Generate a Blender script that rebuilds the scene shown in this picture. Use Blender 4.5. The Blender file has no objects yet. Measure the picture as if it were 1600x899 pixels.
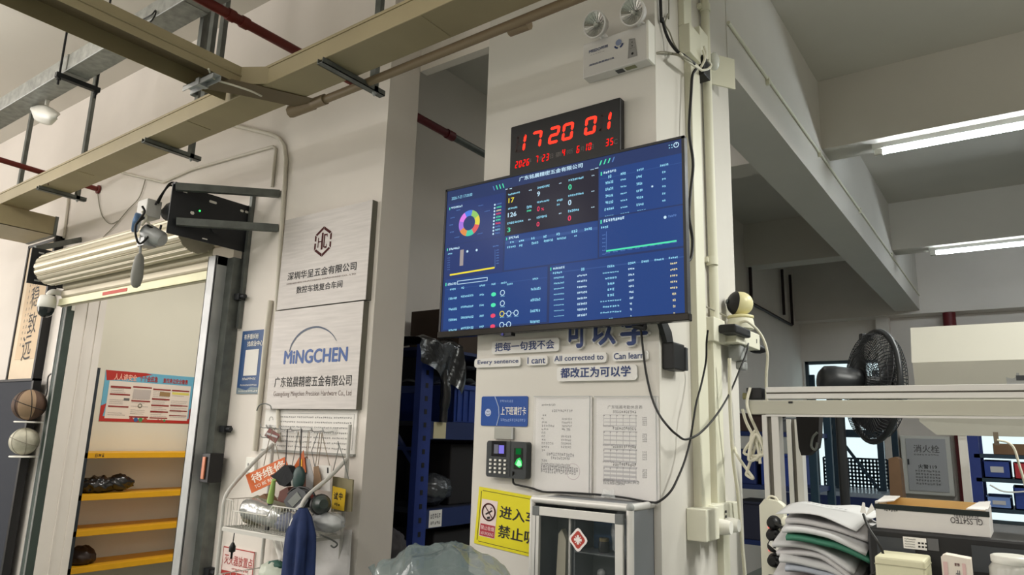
import bpy, math, random
from mathutils import Vector, Matrix
random.seed(7)
C = bpy.context.scene.collection
S = bpy.context.scene

# ------------------------------------------------------------------ camera
CAM = Vector((0.0, 0.0, 1.6))
FPX = 1103.73
YAW, PIT, ROL = 0.62682, 0.20370, -0.02973
_f = Vector((-math.sin(YAW)*math.cos(PIT), math.cos(YAW)*math.cos(PIT), math.sin(PIT)))
_r0 = Vector((math.cos(YAW), math.sin(YAW), 0)); _d0 = _f.cross(_r0)
_r = math.cos(ROL)*_r0 + math.sin(ROL)*_d0
_d = -math.sin(ROL)*_r0 + math.cos(ROL)*_d0
cd = bpy.data.cameras.new('camera'); cam = bpy.data.objects.new('camera', cd); C.objects.link(cam)
cd.sensor_fit = 'HORIZONTAL'; cd.sensor_width = 36.0; cd.lens = FPX/1600*36.0
cd.clip_start = 0.03; cd.clip_end = 100
cam.matrix_world = Matrix(((_r.x, -_d.x, -_f.x, CAM.x), (_r.y, -_d.y, -_f.y, CAM.y), (_r.z, -_d.z, -_f.z, CAM.z), (0, 0, 0, 1)))
S.camera = cam

# ------------------------------------------------------------------ world, lights, exposure
S.view_settings.view_transform = 'Standard'; S.view_settings.look = 'None'
S.view_settings.gamma = 1.0; S.view_settings.use_curve_mapping = False
S.view_settings.exposure = 0.0
w = bpy.data.worlds.new('sky'); S.world = w; w.use_nodes = True
w.node_tree.nodes['Background'].inputs[0].default_value = (0.76, 0.96, 1.0, 1)
w.node_tree.nodes['Background'].inputs[1].default_value = 1.35
def area(x, y, z, sx, sy, power, col=(1.0, 0.97, 0.93), rot=(0, 0, 0)):
    l = bpy.data.lights.new('area_light', 'AREA'); l.shape = 'RECTANGLE'; l.size = sx; l.size_y = sy
    l.energy = power; l.color = col
    o = bpy.data.objects.new('area_light', l); C.objects.link(o); o.location = (x, y, z); o.rotation_euler = rot
    return o
# rows of tube lamps over the hall, outside the picture behind and above the camera
UP = (math.pi, 0, 0)
for lx, ly, pw in ((-6.0, 0.4, 45), (-4.2, -1.0, 45), (-1.6, -1.0, 40), (1.2, -0.8, 35), (-5.4, -3.6, 45), (-2.6, -3.6, 45), (0.6, -3.6, 40)):
    area(lx, ly, 3.85, 1.2, 0.2, pw); area(lx, ly, 3.9, 1.2, 0.2, pw*0.68, (1.0, 0.97, 0.93), UP)
# daylight entering through the wide opening at the far left of the hall
area(-10.6, -1.6, 2.7, 3.4, 4.2, 300, (1.0, 0.945, 0.90), (0, -math.radians(86), math.radians(12)))
# tube lamps over the bench aisle to the right
for lx, ly, pw in ((1.5, 2.9, 100), (0.75, 4.5, 55)):
    area(lx, ly, 3.7, 1.2, 0.12, pw*1.08, (1.0, 1.0, 0.93)); area(lx, ly, 3.75, 1.2, 0.12, pw*0.06, (1.0, 1.0, 0.93), UP)
# lamps of the room behind the roller shutter
area(-2.3, 5.2, 4.4, 0.3, 0.3, 4.5, (1.0, 0.98, 0.95))   # unseen lamp added to brighten the upper store room wall
area(-5.4, 4.0, 3.7, 0.12, 1.2, 50, (1.0, 0.97, 0.91))

# ------------------------------------------------------------------ materials
def srgb(c):
    return tuple(((v/255.0)/12.92 if v/255.0 <= 0.04045 else ((v/255.0+0.055)/1.055)**2.4) for v in c)
_M = {}
def mat(name, rgb, rough=0.6, metal=0.0, noise=0.0, nscale=8.0, bump=0.0, bscale=60.0, spec=0.5, alpha=1.0, trans=0.0, coat=0.0, emit=None, estr=1.0, stretch=None, ior=1.45):
    if name in _M: return _M[name]
    m = bpy.data.materials.new(name); m.use_nodes = True; nt = m.node_tree
    b = nt.nodes['Principled BSDF']; c = (*srgb(rgb), 1)
    b.inputs['Base Color'].default_value = c; b.inputs['Roughness'].default_value = rough
    b.inputs['Metallic'].default_value = metal; b.inputs['Specular IOR Level'].default_value = spec
    b.inputs['Alpha'].default_value = alpha; b.inputs['Transmission Weight'].default_value = trans
    b.inputs['Coat Weight'].default_value = coat; b.inputs['IOR'].default_value = ior
    if emit is not None:
        b.inputs['Emission Color'].default_value = (*srgb(emit), 1); b.inputs['Emission Strength'].default_value = estr
    if noise or bump:
        tc = nt.nodes.new('ShaderNodeTexCoord'); mp = nt.nodes.new('ShaderNodeMapping')
        nt.links.new(tc.outputs['Object'], mp.inputs['Vector'])
        if stretch: mp.inputs['Scale'].default_value = stretch
    if noise:
        n = nt.nodes.new('ShaderNodeTexNoise'); n.inputs['Scale'].default_value = nscale; n.inputs['Detail'].default_value = 6
        nt.links.new(mp.outputs['Vector'], n.inputs['Vector'])
        r = nt.nodes.new('ShaderNodeMapRange'); r.inputs['From Min'].default_value = 0.3; r.inputs['From Max'].default_value = 0.7
        r.inputs['To Min'].default_value = 1-noise; r.inputs['To Max'].default_value = 1+noise*0.4
        nt.links.new(n.outputs['Fac'], r.inputs['Value'])
        mx = nt.nodes.new('ShaderNodeMix'); mx.data_type = 'RGBA'; mx.blend_type = 'MULTIPLY'; mx.inputs['Factor'].default_value = 1
        mx.inputs[6].default_value = c; nt.links.new(r.outputs['Result'], mx.inputs[7])
        nt.links.new(mx.outputs[2], b.inputs['Base Color'])
    if bump:
        n2 = nt.nodes.new('ShaderNodeTexNoise'); n2.inputs['Scale'].default_value = bscale; n2.inputs['Detail'].default_value = 4
        nt.links.new(mp.outputs['Vector'], n2.inputs['Vector'])
        bp = nt.nodes.new('ShaderNodeBump'); bp.inputs['Strength'].default_value = bump; bp.inputs['Distance'].default_value = 0.01
        nt.links.new(n2.outputs['Fac'], bp.inputs['Height']); nt.links.new(bp.outputs['Normal'], b.inputs['Normal'])
    _M[name] = m; return m
def glow(name, rgb, s=1.0):
    if name in _M: return _M[name]
    m = bpy.data.materials.new(name); m.use_nodes = True; nt = m.node_tree
    nt.nodes.remove(nt.nodes['Principled BSDF'])
    e = nt.nodes.new('ShaderNodeEmission'); e.inputs[0].default_value = (*srgb(rgb), 1); e.inputs[1].default_value = s
    nt.links.new(e.outputs[0], nt.nodes['Material Output'].inputs[0])
    _M[name] = m; return m
WALL = mat('white_wall_paint', (228, 221, 213), 0.85, noise=0.05, nscale=1.6, bump=0.05, bscale=25)
WALLG = mat('white_pier_paint', (216, 212, 204), 0.85, noise=0.05, nscale=1.6, bump=0.05, bscale=25)
CEIL = mat('ceiling_paint', (205, 200, 190), 0.9, noise=0.05, nscale=1.2)
CREAM = mat('cream_wall_paint', (228, 224, 208), 0.85, noise=0.04, nscale=1.4)
FLOOR = mat('floor_epoxy', (120, 128, 120), 0.4, noise=0.15, nscale=2)
WHITE = mat('white_plastic', (236, 234, 226), 0.45)
WHITE2 = mat('ivory_plastic', (228, 226, 208), 0.5)
PAPER = mat('paper', (232, 229, 224), 0.8)
PAPERG = mat('grey_paper', (186, 184, 184), 0.8)
BLACK = mat('black_plastic', (22, 22, 24), 0.45)
BLACKM = mat('black_metal', (34, 36, 40), 0.5, noise=0.15, nscale=9)
DGREY = mat('dark_grey_plastic', (58, 61, 65), 0.45)
GREY = mat('grey_plastic', (150, 152, 150), 0.5)
TRAY = mat('khaki_painted_steel', (160, 147, 114), 0.5, noise=0.10, nscale=3)
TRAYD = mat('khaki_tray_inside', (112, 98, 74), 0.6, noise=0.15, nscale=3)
GALV = mat('galvanised_steel', (164, 166, 162), 0.45, 0.3, noise=0.3, nscale=22)
GALVD = mat('dull_galvanised_strut', (112, 116, 112), 0.5, 0.5, noise=0.3, nscale=12)
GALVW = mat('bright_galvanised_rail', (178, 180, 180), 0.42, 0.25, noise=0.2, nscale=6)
SLAT = mat('shutter_slat_steel', (200, 192, 170), 0.42, 0.35, noise=0.15, nscale=3, stretch=(0.3, 4, 4))
REDP = mat('red_pipe_paint', (112, 38, 30), 0.45, noise=0.2, nscale=6)
REDP2 = mat('dull_red_pipe_paint', (105, 28, 34), 0.5, noise=0.15, nscale=6)
RODB = mat('black_hanger_rod', (40, 26, 28), 0.6)
STEEL = mat('brushed_steel', (194, 189, 185), 0.55, 0.25, noise=0.12, nscale=5, stretch=(1, 1, 14))
STEELE = mat('sign_edge_steel', (120, 118, 108), 0.5, 0.4)
YEL = mat('yellow_shelf_paint', (236, 174, 26), 0.45, noise=0.06, nscale=5)
RACKB = mat('dark_blue_post_paint', (40, 48, 56), 0.5, noise=0.1)
BLUE = mat('blue_rack_paint', (32, 52, 122), 0.5, noise=0.1, nscale=6)
BLUED = mat('deep_blue_paint', (28, 44, 92), 0.5, noise=0.1, nscale=6)
BIN = mat('blue_bin_plastic', (32, 58, 134), 0.4)
REDBIN = mat('red_bin_plastic', (170, 40, 50), 0.4)
KRAFT = mat('kraft_cardboard', (172, 136, 88), 0.85, noise=0.08, nscale=6)
KRAFTD = mat('brown_cardboard', (120, 92, 68), 0.85, noise=0.1, nscale=6)
ALU = mat('anodised_aluminium', (220, 218, 214), 0.4, 0.3, noise=0.05, nscale=4)
ALUG = mat('aluminium_slot', (110, 106, 98), 0.5, 0.4)
CORNER = mat('grey_corner_plastic', (105, 108, 108), 0.5)
CORD = mat('black_cord', (24, 23, 22), 0.5)
CORDW = mat('white_cord', (222, 218, 200), 0.5)
CORDG = mat('grey_cord', (150, 146, 130), 0.5)
NAVY = mat('navy_cloth', (30, 46, 88), 0.9, noise=0.25, nscale=14, bump=0.3, bscale=40)
DKBLUE = mat('navy_board', (42, 46, 56), 0.8)
INK = mat('black_ink', (30, 28, 28), 0.6)
INKG = mat('grey_ink', (110, 108, 108), 0.7)
INKB = mat('navy_ink', (38, 58, 110), 0.5)
INKR = mat('red_ink', (178, 48, 44), 0.6)
INKBR = mat('dark_maroon_ink', (70, 24, 24), 0.7, spec=0.2)
ORANGE = mat('orange_card', (206, 98, 40), 0.6)
YSIGN = mat('yellow_sign', (226, 214, 30), 0.45)
SIGNB = mat('blue_sign', (44, 82, 160), 0.35)
POSTB = mat('blue_poster', (42, 78, 128), 0.5)
GOLD = mat('gold_ink', (196, 160, 90), 0.5)
GLASS = mat('cabinet_glass', (70, 78, 78), 0.04, alpha=0.14, spec=0.5)
FILM = mat('clear_film', (225, 230, 230), 0.15, alpha=0.30, bump=0.5, bscale=14, spec=0.9)
SLEEVE = mat('clear_sleeve', (240, 240, 244), 0.06, alpha=0.14, spec=0.8)
BFILM = mat('black_film', (30, 31, 34), 0.22, bump=0.8, bscale=12, spec=0.9)
LEDR = glow('red_led', (255, 52, 36), 2.2)
LEDR2 = glow('red_led_small', (255, 30, 26), 1.4)
LEDOFF = mat('unlit_led', (48, 32, 32), 0.5)
LEDG = glow('green_led', (60, 255, 110), 2.0)
TUBE = glow('tube_phosphor', (238, 248, 254), 58.0)

# ------------------------------------------------------------------ mesh builder
def ray(px, py):
    return (_r*(px-800.0) + _d*(py-449.5) + _f*FPX)
def onY(px, py, Y):
    v = ray(px, py); return CAM + v*((Y-CAM.y)/v.y)
def onX(px, py, X):
    v = ray(px, py); return CAM + v*((X-CAM.x)/v.x)
def onZ(px, py, Z):
    v = ray(px, py); return CAM + v*((Z-CAM.z)/v.z)
VX, VY, VZ = Vector((1, 0, 0)), Vector((0, 1, 0)), Vector((0, 0, 1))
class MB:
    def __init__(s, m=None):
        s.v = []; s.f = []; s.mi = []; s.sm = []; s.mats = []; s.cur = m
    def _m(s, m):
        m = m or s.cur
        if m not in s.mats: s.mats.append(m)
        return s.mats.index(m)
    def add(s, vs, fs, m=None, smooth=False):
        b = len(s.v); i = s._m(m)
        s.v.extend(Vector(p) for p in vs)
        for f in fs: s.f.append([b+k for k in f]); s.mi.append(i); s.sm.append(smooth)
        return s
    def box(s, x0, x1, y0, y1, z0, z1, m=None):
        return s.add([(x0, y0, z0), (x1, y0, z0), (x1, y1, z0), (x0, y1, z0), (x0, y0, z1), (x1, y0, z1), (x1, y1, z1), (x0, y1, z1)],
                     [(0, 3, 2, 1), (4, 5, 6, 7), (0, 1, 5, 4), (1, 2, 6, 5), (2, 3, 7, 6), (3, 0, 4, 7)], m)
    def obb(s, c, ux, uy, uz, hx, hy, hz, m=None):
        c = Vector(c); P = []
        for dz in (-1, 1):
            for dx, dy in ((-1, -1), (1, -1), (1, 1), (-1, 1)):
                P.append(c + ux*(dx*hx) + uy*(dy*hy) + uz*(dz*hz))
        return s.add(P, [(0, 3, 2, 1), (4, 5, 6, 7), (0, 1, 5, 4), (1, 2, 6, 5), (2, 3, 7, 6), (3, 0, 4, 7)], m)
    def bar(s, a, b, wd, ht, up=VZ, m=None):
        a = Vector(a); b = Vector(b); d = (b-a); L = d.length; d.normalize()
        sd = d.cross(up)
        if sd.length < 1e-4: sd = d.cross(VX)
        sd.normalize(); u = sd.cross(d)
        return s.obb((a+b)/2, d, sd, u, L/2, wd/2, ht/2, m)
    def prism(s, poly, vec, m=None, mside=None):
        n = len(poly); poly = [Vector(p) for p in poly]; vec = Vector(vec)
        s.add(poly+[p+vec for p in poly], [tuple(range(n))[::-1], tuple(range(n, 2*n))], m)
        s.add(poly+[p+vec for p in poly], [(k, (k+1) % n, n+(k+1) % n, n+k) for k in range(n)], mside or m)
        return s
    def poly(s, pts, m=None):
        return s.add(pts, [tuple(range(len(pts)))], m)
    def tube(s, pts, r, n=8, m=None, cap=True, closed=False):
        pts = [Vector(p) for p in pts]; k = len(pts); rr = r if isinstance(r, (list, tuple)) else [r]*k
        ref = None; V = []
        for i in range(k):
            a = pts[i-1] if (i > 0 or closed) else pts[i]; b = pts[(i+1) % k] if (i < k-1 or closed) else pts[i]
            t = (b-a)
            t = t.normalized() if t.length > 1e-9 else VZ
            if ref is None:
                ref = t.cross(VZ)
                if ref.length < 0.1: ref = t.cross(VX)
            else:
                ref = ref - t*ref.dot(t)
                if ref.length < 1e-5: ref = t.cross(VX)
            ref.normalize(); o = t.cross(ref)
            for j in range(n):
                an = 2*math.pi*j/n
                V.append(pts[i] + (ref*math.cos(an) + o*math.sin(an))*rr[i])
        F = []
        for i in range(k if closed else k-1):
            for j in range(n):
                i2 = (i+1) % k
                F.append((i*n+j, i*n+(j+1) % n, i2*n+(j+1) % n, i2*n+j))
        s.add(V, F, m, True)
        if cap and not closed:
            s.add(V[:n], [tuple(range(n))], m); s.add(V[-n:], [tuple(range(n))], m)
        return s
    def lathe(s, prof, o, ax, n=24, m=None, sx=1.0, cap=(True, True)):
        o = Vector(o); ax = Vector(ax).normalized(); a = ax.cross(VZ)
        if a.length < 0.1: a = ax.cross(VX)
        a.normalize(); b = ax.cross(a); V = []
        for r, h in prof:
            for j in range(n):
                t = 2*math.pi*j/n
                V.append(o + ax*h + a*(r*math.cos(t)*sx) + b*(r*math.sin(t)))
        F = [(i*n+j, i*n+(j+1) % n, (i+1)*n+(j+1) % n, (i+1)*n+j) for i in range(len(prof)-1) for j in range(n)]
        s.add(V, F, m, True)
        if prof[0][0] > 1e-6 and cap[0]: s.add(V[:n], [tuple(range(n))], m)
        if prof[-1][0] > 1e-6 and cap[1]: s.add(V[-n:], [tuple(range(n))], m)
        return s
    def ball(s, c, r, sc=(1, 1, 1), nu=24, nv=14, m=None, fn=None):
        c = Vector(c); V = []; F = []
        for i in range(nv+1):
            th = math.pi*i/nv
            for j in range(nu):
                ph = 2*math.pi*j/nu
                d = Vector((math.sin(th)*math.cos(ph), math.sin(th)*math.sin(ph), math.cos(th)))
                k = fn(d) if fn else 1.0
                V.append(c + Vector((d.x*sc[0], d.y*sc[1], d.z*sc[2]))*(r*k))
        for i in range(nv):
            for j in range(nu):
                F.append((i*nu+j, i*nu+(j+1) % nu, (i+1)*nu+(j+1) % nu, (i+1)*nu+j))
        return s.add(V, F, m, True)
    def grid(s, fn, nu, nv, m=None, smooth=True):
        V = [fn(i/nu, j/nv) for j in range(nv+1) for i in range(nu+1)]
        F = [(j*(nu+1)+i, j*(nu+1)+i+1, (j+1)*(nu+1)+i+1, (j+1)*(nu+1)+i) for j in range(nv) for i in range(nu)]
        return s.add(V, F, m, smooth)
    def ring(s, c, ax, R, r, n=32, k=8, m=None):
        ax = Vector(ax).normalized(); a = ax.cross(VZ)
        if a.length < 0.1: a = ax.cross(VX)
        a.normalize(); b = ax.cross(a); c = Vector(c)
        return s.tube([c + a*(R*math.cos(2*math.pi*i/n)) + b*(R*math.sin(2*math.pi*i/n)) for i in range(n)], r, k, m, closed=True)
    # ---- flat marks on a plane facing the hall (Y = const), given by two picture points of the real plane
    def yrect(s, bl, tr, Y, m=None):
        a = onY(*bl, Y); b = onY(*tr, Y)
        return s.poly([(a.x, Y, a.z), (b.x, Y, a.z), (b.x, Y, b.z), (a.x, Y, b.z)], m)
    def text(s, st, o, u, v, wd, ht, m=None, bold=0.0, depth=0.0):
        vs, fs, (x0, y0, x1, y1) = glyphs(st, bold)
        o = Vector(o); kx = wd/max(x1-x0, 1e-6); ky = ht/max(y1-y0, 1e-6)
        lay = u.cross(v)*0.00012; P = [o + u*((p[0]-x0)*kx) + v*((p[1]-y0)*ky) + lay*p[2] for p in vs]
        s.add(P, fs, m)
        if depth:
            nn = u.cross(v)*(-depth); n = len(P); ed = {}
            for f in fs:
                for a, b in zip(f, f[1:]+f[:1]):
                    if (b, a) in ed: del ed[(b, a)]
                    else: ed[(a, b)] = 1
            s.add(P+[p+nn for p in P], [(a, b, b+n, a+n) for a, b in ed], m)
        return s
    def ytext(s, st, bl, tr, Y, m=None, bold=0.0, depth=0.0):
        a = onY(*bl, Y); b = onY(*tr, Y)
        return s.text(st, (a.x, Y, a.z), VX, VZ, b.x-a.x, b.z-a.z, m, bold, depth)
    def scrib(s, o, u, v, wd, ht, n, m=None, k=1.0):          # a line of small illegible print
        o = Vector(o); cw = wd/max(n, 1); rnd = random.Random(int(o.x*9973+o.z*7919+n))
        for kk in range(n):
            p = o + u*(kk*cw); w1 = cw*0.78
            lay = u.cross(v)*0.0001
            def q(x0, x1, y0, y1, h=0): s.poly([d+lay*h for d in (p+u*(x0*w1)+v*(y0*ht), p+u*(x1*w1)+v*(y0*ht), p+u*(x1*w1)+v*(y1*ht), p+u*(x0*w1)+v*(y1*ht))], m)
            for yy in rnd.sample((0.05, 0.28, 0.5, 0.72, 0.86), 3): q(rnd.uniform(0, .2), rnd.uniform(.75, 1), yy, yy+0.13*k)
            for xx in rnd.sample((0.05, 0.42, 0.78), 2): q(xx, xx+0.16*k, rnd.uniform(0, .3), rnd.uniform(.7, 1), 1)
        return s
    def yscrib(s, bl, tr, Y, n, m=None):
        a = onY(*bl, Y); b = onY(*tr, Y)
        return s.scrib((a.x, Y, a.z), VX, VZ, b.x-a.x, b.z-a.z, n, m, 1.6 if 2.49 < Y < 2.5 else 1.0)
_G = {}
def glyphs(st, bold=0.0):
    if (st, bold) in _G: return _G[(st, bold)]
    cu = bpy.data.curves.new('lettering', 'FONT'); cu.body = st; cu.resolution_u = 3; cu.fill_mode = 'FRONT'
    ob = bpy.data.objects.new('lettering', cu); C.objects.link(ob)
    me = bpy.data.meshes.new_from_object(ob.evaluated_get(bpy.context.evaluated_depsgraph_get()))
    vs = [(p.co.x, p.co.y, 0) for p in me.vertices]; fs = [list(p.vertices) for p in me.polygons]
    bpy.data.objects.remove(ob); bpy.data.curves.remove(cu); bpy.data.meshes.remove(me)
    if not vs: vs, fs = [(0, 0, 0), (1, 0, 0), (1, 1, 0)], [[0, 1, 2]]
    if bold:                                            # heavier strokes: the same outline laid down again with tiny shifts
        b = bold*1.0; v0, f0, n = list(vs), list(fs), len(vs); vs = []; fs = []
        for i, (dx, dy) in enumerate(((-b, 0), (b, 0), (0, b*.7), (0, -b*.7))):
            vs += [(x+dx, y+dy, i) for x, y, _ in v0]; fs += [[k+i*n for k in f] for f in f0]
    xs = [p[0] for p in vs]; ys = [p[1] for p in vs]
    _G[(st, bold)] = (vs, fs, (min(xs), min(ys), max(xs), max(ys)))
    return _G[(st, bold)]
def link(name, mb, origin, bevel=0.0, seg=2):
    me = bpy.data.meshes.new(name); o = Vector(origin)
    me.from_pydata([p-o for p in mb.v], [], mb.f)
    for m in mb.mats: me.materials.append(m)
    me.polygons.foreach_set('material_index', mb.mi); me.polygons.foreach_set('use_smooth', mb.sm)
    me.update()
    ob = bpy.data.objects.new(name, me); C.objects.link(ob)
    if bevel:
        b = ob.modifiers.new('bevel', 'BEVEL'); b.width = bevel; b.segments = seg; b.limit_method = 'ANGLE'; b.angle_limit = math.radians(50)
    return ob
def thing(name, label, cat, loc, group=None):
    o = bpy.data.objects.new(name, None); C.objects.link(o); o.location = loc; o.empty_display_size = 0.05
    o['label'] = label; o['category'] = cat
    if group: o['group'] = group
    return o
def world_loc(o):
    p = Vector(o.location)
    while o.parent: o = o.parent; p += Vector(o.location)
    return p
def part(name, mb, parent, bevel=0.0, label=None, seg=2):
    ob = link(name, mb, world_loc(parent), bevel, seg); ob.parent = parent
    if label: ob['label'] = label
    return ob
def solo(name, mb, label, cat, loc, group=None, bevel=0.0, seg=2):
    ob = link(name, mb, loc, bevel, seg); ob.location = loc; ob['label'] = label; ob['category'] = cat
    if group: ob['group'] = group
    return ob
def struct(name, mb, bevel=0.0):
    ob = link(name, mb, (0, 0, 0), bevel); ob['kind'] = 'structure'; return ob
def crop(x0, y0, k): return lambda x, y: (x0+x/k, y0+y/k)
def curve(pts, n=8):                                   # Catmull-Rom through points
    P = [Vector(p) for p in pts]; P = [P[0]*2-P[1]] + P + [P[-1]*2-P[-2]]; out = []
    for i in range(1, len(P)-2):
        for k in range(n):
            t = k/n; a, b, c, d = P[i-1:i+3]
            out.append(0.5*((b*2)+(c-a)*t+(a*2-b*5+c*4-d)*t*t+(b*3-a-c*3+d)*t**3))
    out.append(P[-2]); return out

# ------------------------------------------------------------------ the setting
ZC = 4.55; YW = 2.6; XC = -1.155; XP = -2.793; EP = 0.0008   # fixed things stop a hair short of the plaster
struct('floor', MB(FLOOR).box(-11, 7, -7, 16, -0.1, 0))
struct('ceiling', MB(CEIL).box(-11, 7, -7, 16, ZC+EP, ZC+0.2))
mb = MB(WALL)
mb.box(-11, -6.4, YW+EP, 2.84, 0, ZC).box(-4.17, XP, YW+EP, 2.84, 0, ZC).box(-6.4, -4.17, YW+EP, 2.84, 2.78, ZC)
struct('wall_front', mb)
struct('wall_partition', MB(WALL).box(-4.1, -3.65, 2.84, 7.5, 0, ZC))
struct('wall_storage', MB(WALL).box(-3.65, -2.96, 7.5, 12.4, 0, ZC))
struct('wall_shutter_room', MB(CREAM).box(-7.4, -7.15, 2.84, 9, 0, ZC).box(-7.15, -4.1, 8.8, 9, 0, ZC))
struct('wall_behind', MB(WALL).box(-11, 7, -7.2, -7, 0, ZC))
struct('wall_left', MB(WALL).box(-11.2, -11, -7, 2.84, 0, ZC))
struct('wall_right', MB(WALL).box(7, 7.2, -7, 16, 0, ZC))
struct('column', MB(WALLG).box(-2.075, XC-EP, YW+EP, 3.555, 0, ZC))
struct('lintel', MB(WALL).box(XP, -2.075, 2.84, 2.9, 3.735, ZC))
struct('beam_long', MB(WALLG).box(-1.48, XC+0.003, 3.555, 12.4, 3.6, ZC))
mb = MB(CEIL)
mb.box(XC+0.003, 7, 5.85, 6.15, 3.95, ZC).box(-3.65, -1.48, 5.85, 6.15, 3.95, ZC)
struct('beam_cross', mb)
mb = MB(CEIL).box(XC+0.003, 7, 9.55, 9.85, 3.95, ZC).box(-2.96, -1.48, 9.55, 9.85, 3.95, ZC)
struct('beam_cross_far', mb)
struct('beam_end', MB(WALL).box(-2.96, 7, 12.1, 12.4, 3.55, ZC))
# far wall with two window openings
W1 = (-2.93, -1.78, 0.55, 2.92); W2 = (-0.62, 1.2, 0.55, 2.05)
mb = MB(WALL)
xs = [-2.96, W1[0], W1[1], W2[0], W2[1], 7]
mb.box(-3.2, W1[0], 12.4, 12.65, 0, ZC).box(W1[1], W2[0], 12.4, 12.65, 0, ZC).box(W2[1], 7, 12.4, 12.65, 0, ZC)
for q in (W1, W2): mb.box(q[0], q[1], 12.4, 12.65, 0, q[2]).box(q[0], q[1], 12.4, 12.65, q[3], ZC)
struct('wall_far', mb)
PANE = mat('window_pane', (240, 250, 252), 0.02, alpha=0.1)
for k, q in enumerate((W1, W2)):
    r = bpy.data.objects.new('window_%d' % (k+1), None); C.objects.link(r); r.location = (q[0], 12.5, q[2]); r['kind'] = 'structure'
    m = MB(mat('window_frame_paint', (70, 84, 92), 0.5)); t = 0.05
    m.box(q[0], q[1], 12.48, 12.54, q[2], q[2]+t).box(q[0], q[1], 12.48, 12.54, q[3]-t, q[3])
    m.box(q[0], q[0]+t, 12.48, 12.54, q[2], q[3]).box(q[1]-t, q[1], 12.48, 12.54, q[2], q[3])
    part('window_frame', m, r)
    part('window_pane', MB(PANE).box(q[0], q[1], 12.5, 12.506, q[2], q[3]), r)
struct('trim_pilaster', MB(WALL).box(-1.78, -1.6, 12.2, 12.4, 0, 3.55))

# ------------------------------------------------------------------ overhead: trays, brackets, hangers, pipes
def skew(mb, x0, x1, yf0, yf1, yr0, yr1, z0, z1, m=None):
    return mb.add([(x0, yf0, z0), (x1, yf1, z0), (x1, yr1, z0), (x0, yr0, z0), (x0, yf0, z1), (x1, yf1, z1), (x1, yr1, z1), (x0, yr0, z1)],
                  [(0, 3, 2, 1), (4, 5, 6, 7), (0, 1, 5, 4), (1, 2, 6, 5), (2, 3, 7, 6), (3, 0, 4, 7)], m)
t = thing('cable_tray', 'long khaki steel cable tray running across the hall above the signs and shutter', 'cable tray', (-4.0, 2.05, 3.3))
m = MB(TRAY); skew(m, -7.6, 2.6, 2.025, 1.818, 2.235, 2.018, 3.3, 3.39); part('trough', m, t, 0.004)
m = MB(TRAY)
skew(m, -7.6, 2.6, 2.021, 1.814, 2.045, 1.838, 3.388, 3.402)
for x in (-5.2, -3.75, -1.9): skew(m, x-0.004, x+0.004, 1.962-0.0203*(x+4.2), 1.962-0.0203*(x+4.2), 2.1, 2.1, 3.298, 3.403)
part('lid', m, t)
p = onY(318, 193, 1.96)
m = MB(INKBR); m.tube([onY(63, 280, 2.0)-VY*0.004, onY(77, 273, 2.0)-VY*0.004, onY(76, 290, 2.0)-VY*0.004], 0.003, 6); part('wire_scrap', m, t)
# conduit hugging the tray's back edge
m = MB(mat('khaki_conduit', (142, 124, 98), 0.5)); m.tube([(-2.95, 2.21, 3.30), (2.6, 2.065, 3.30)], 0.022, 10)
for x in (-2.9, -1.6): m.tube([(x-0.05, 2.205, 3.30), (x+0.05, 2.205, 3.30)], 0.029, 10)
m.tube([(-3.12, 2.19, 3.29), (-2.95, 2.21, 3.30)], [0.034, 0.03], 8)
solo('conduit_pipe', m, 'khaki conduit pipe along the wall side of the khaki cable tray', 'pipe', (-2.95, 2.21, 3.3))
# branch tray
XL, XR = -3.325, -3.095
t = thing('branch_cable_tray', 'khaki branch tray open underneath, coming from overhead to join the long tray', 'cable tray', (XL, 1.9, 3.3))
part('side_wall', MB(TRAY).box(XL-0.003, XL, 0.1, 1.925, 3.3, 3.4), t)
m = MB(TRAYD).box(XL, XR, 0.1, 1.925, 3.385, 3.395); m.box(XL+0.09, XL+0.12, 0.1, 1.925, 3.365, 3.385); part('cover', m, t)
m = MB(TRAY).box(XR, XR+0.003, 0.1, 1.86, 3.3, 3.395)
m.prism([(XR, 1.86, 3.3), (XR, 1.86, 3.395), (XR+0.16, 1.955, 3.395), (XR+0.16, 1.955, 3.3)], (0.003, -0.003, 0))
m.tube([(XR+0.004, 0.1, 3.345), (XR+0.004, 1.86, 3.345)], 0.006, 6)
part('side_wall', m, t)
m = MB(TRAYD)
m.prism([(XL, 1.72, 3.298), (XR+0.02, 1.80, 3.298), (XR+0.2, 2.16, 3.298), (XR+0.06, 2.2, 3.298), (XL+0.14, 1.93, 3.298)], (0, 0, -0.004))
part('elbow_plate', m, t)
m = MB(CORDW); m.tube(curve([(XR+0.01, 1.68, 3.30), (XR-0.03, 1.74, 3.285), (XR+0.0, 1.82, 3.28), (XR+0.04, 1.9, 3.27), (XR+0.03, 1.97, 3.275)], 6), 0.005, 6)
solo('loose_wire', m, 'short white wire sagging where the two khaki trays meet', 'wire', (XR, 1.8, 3.28))
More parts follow.
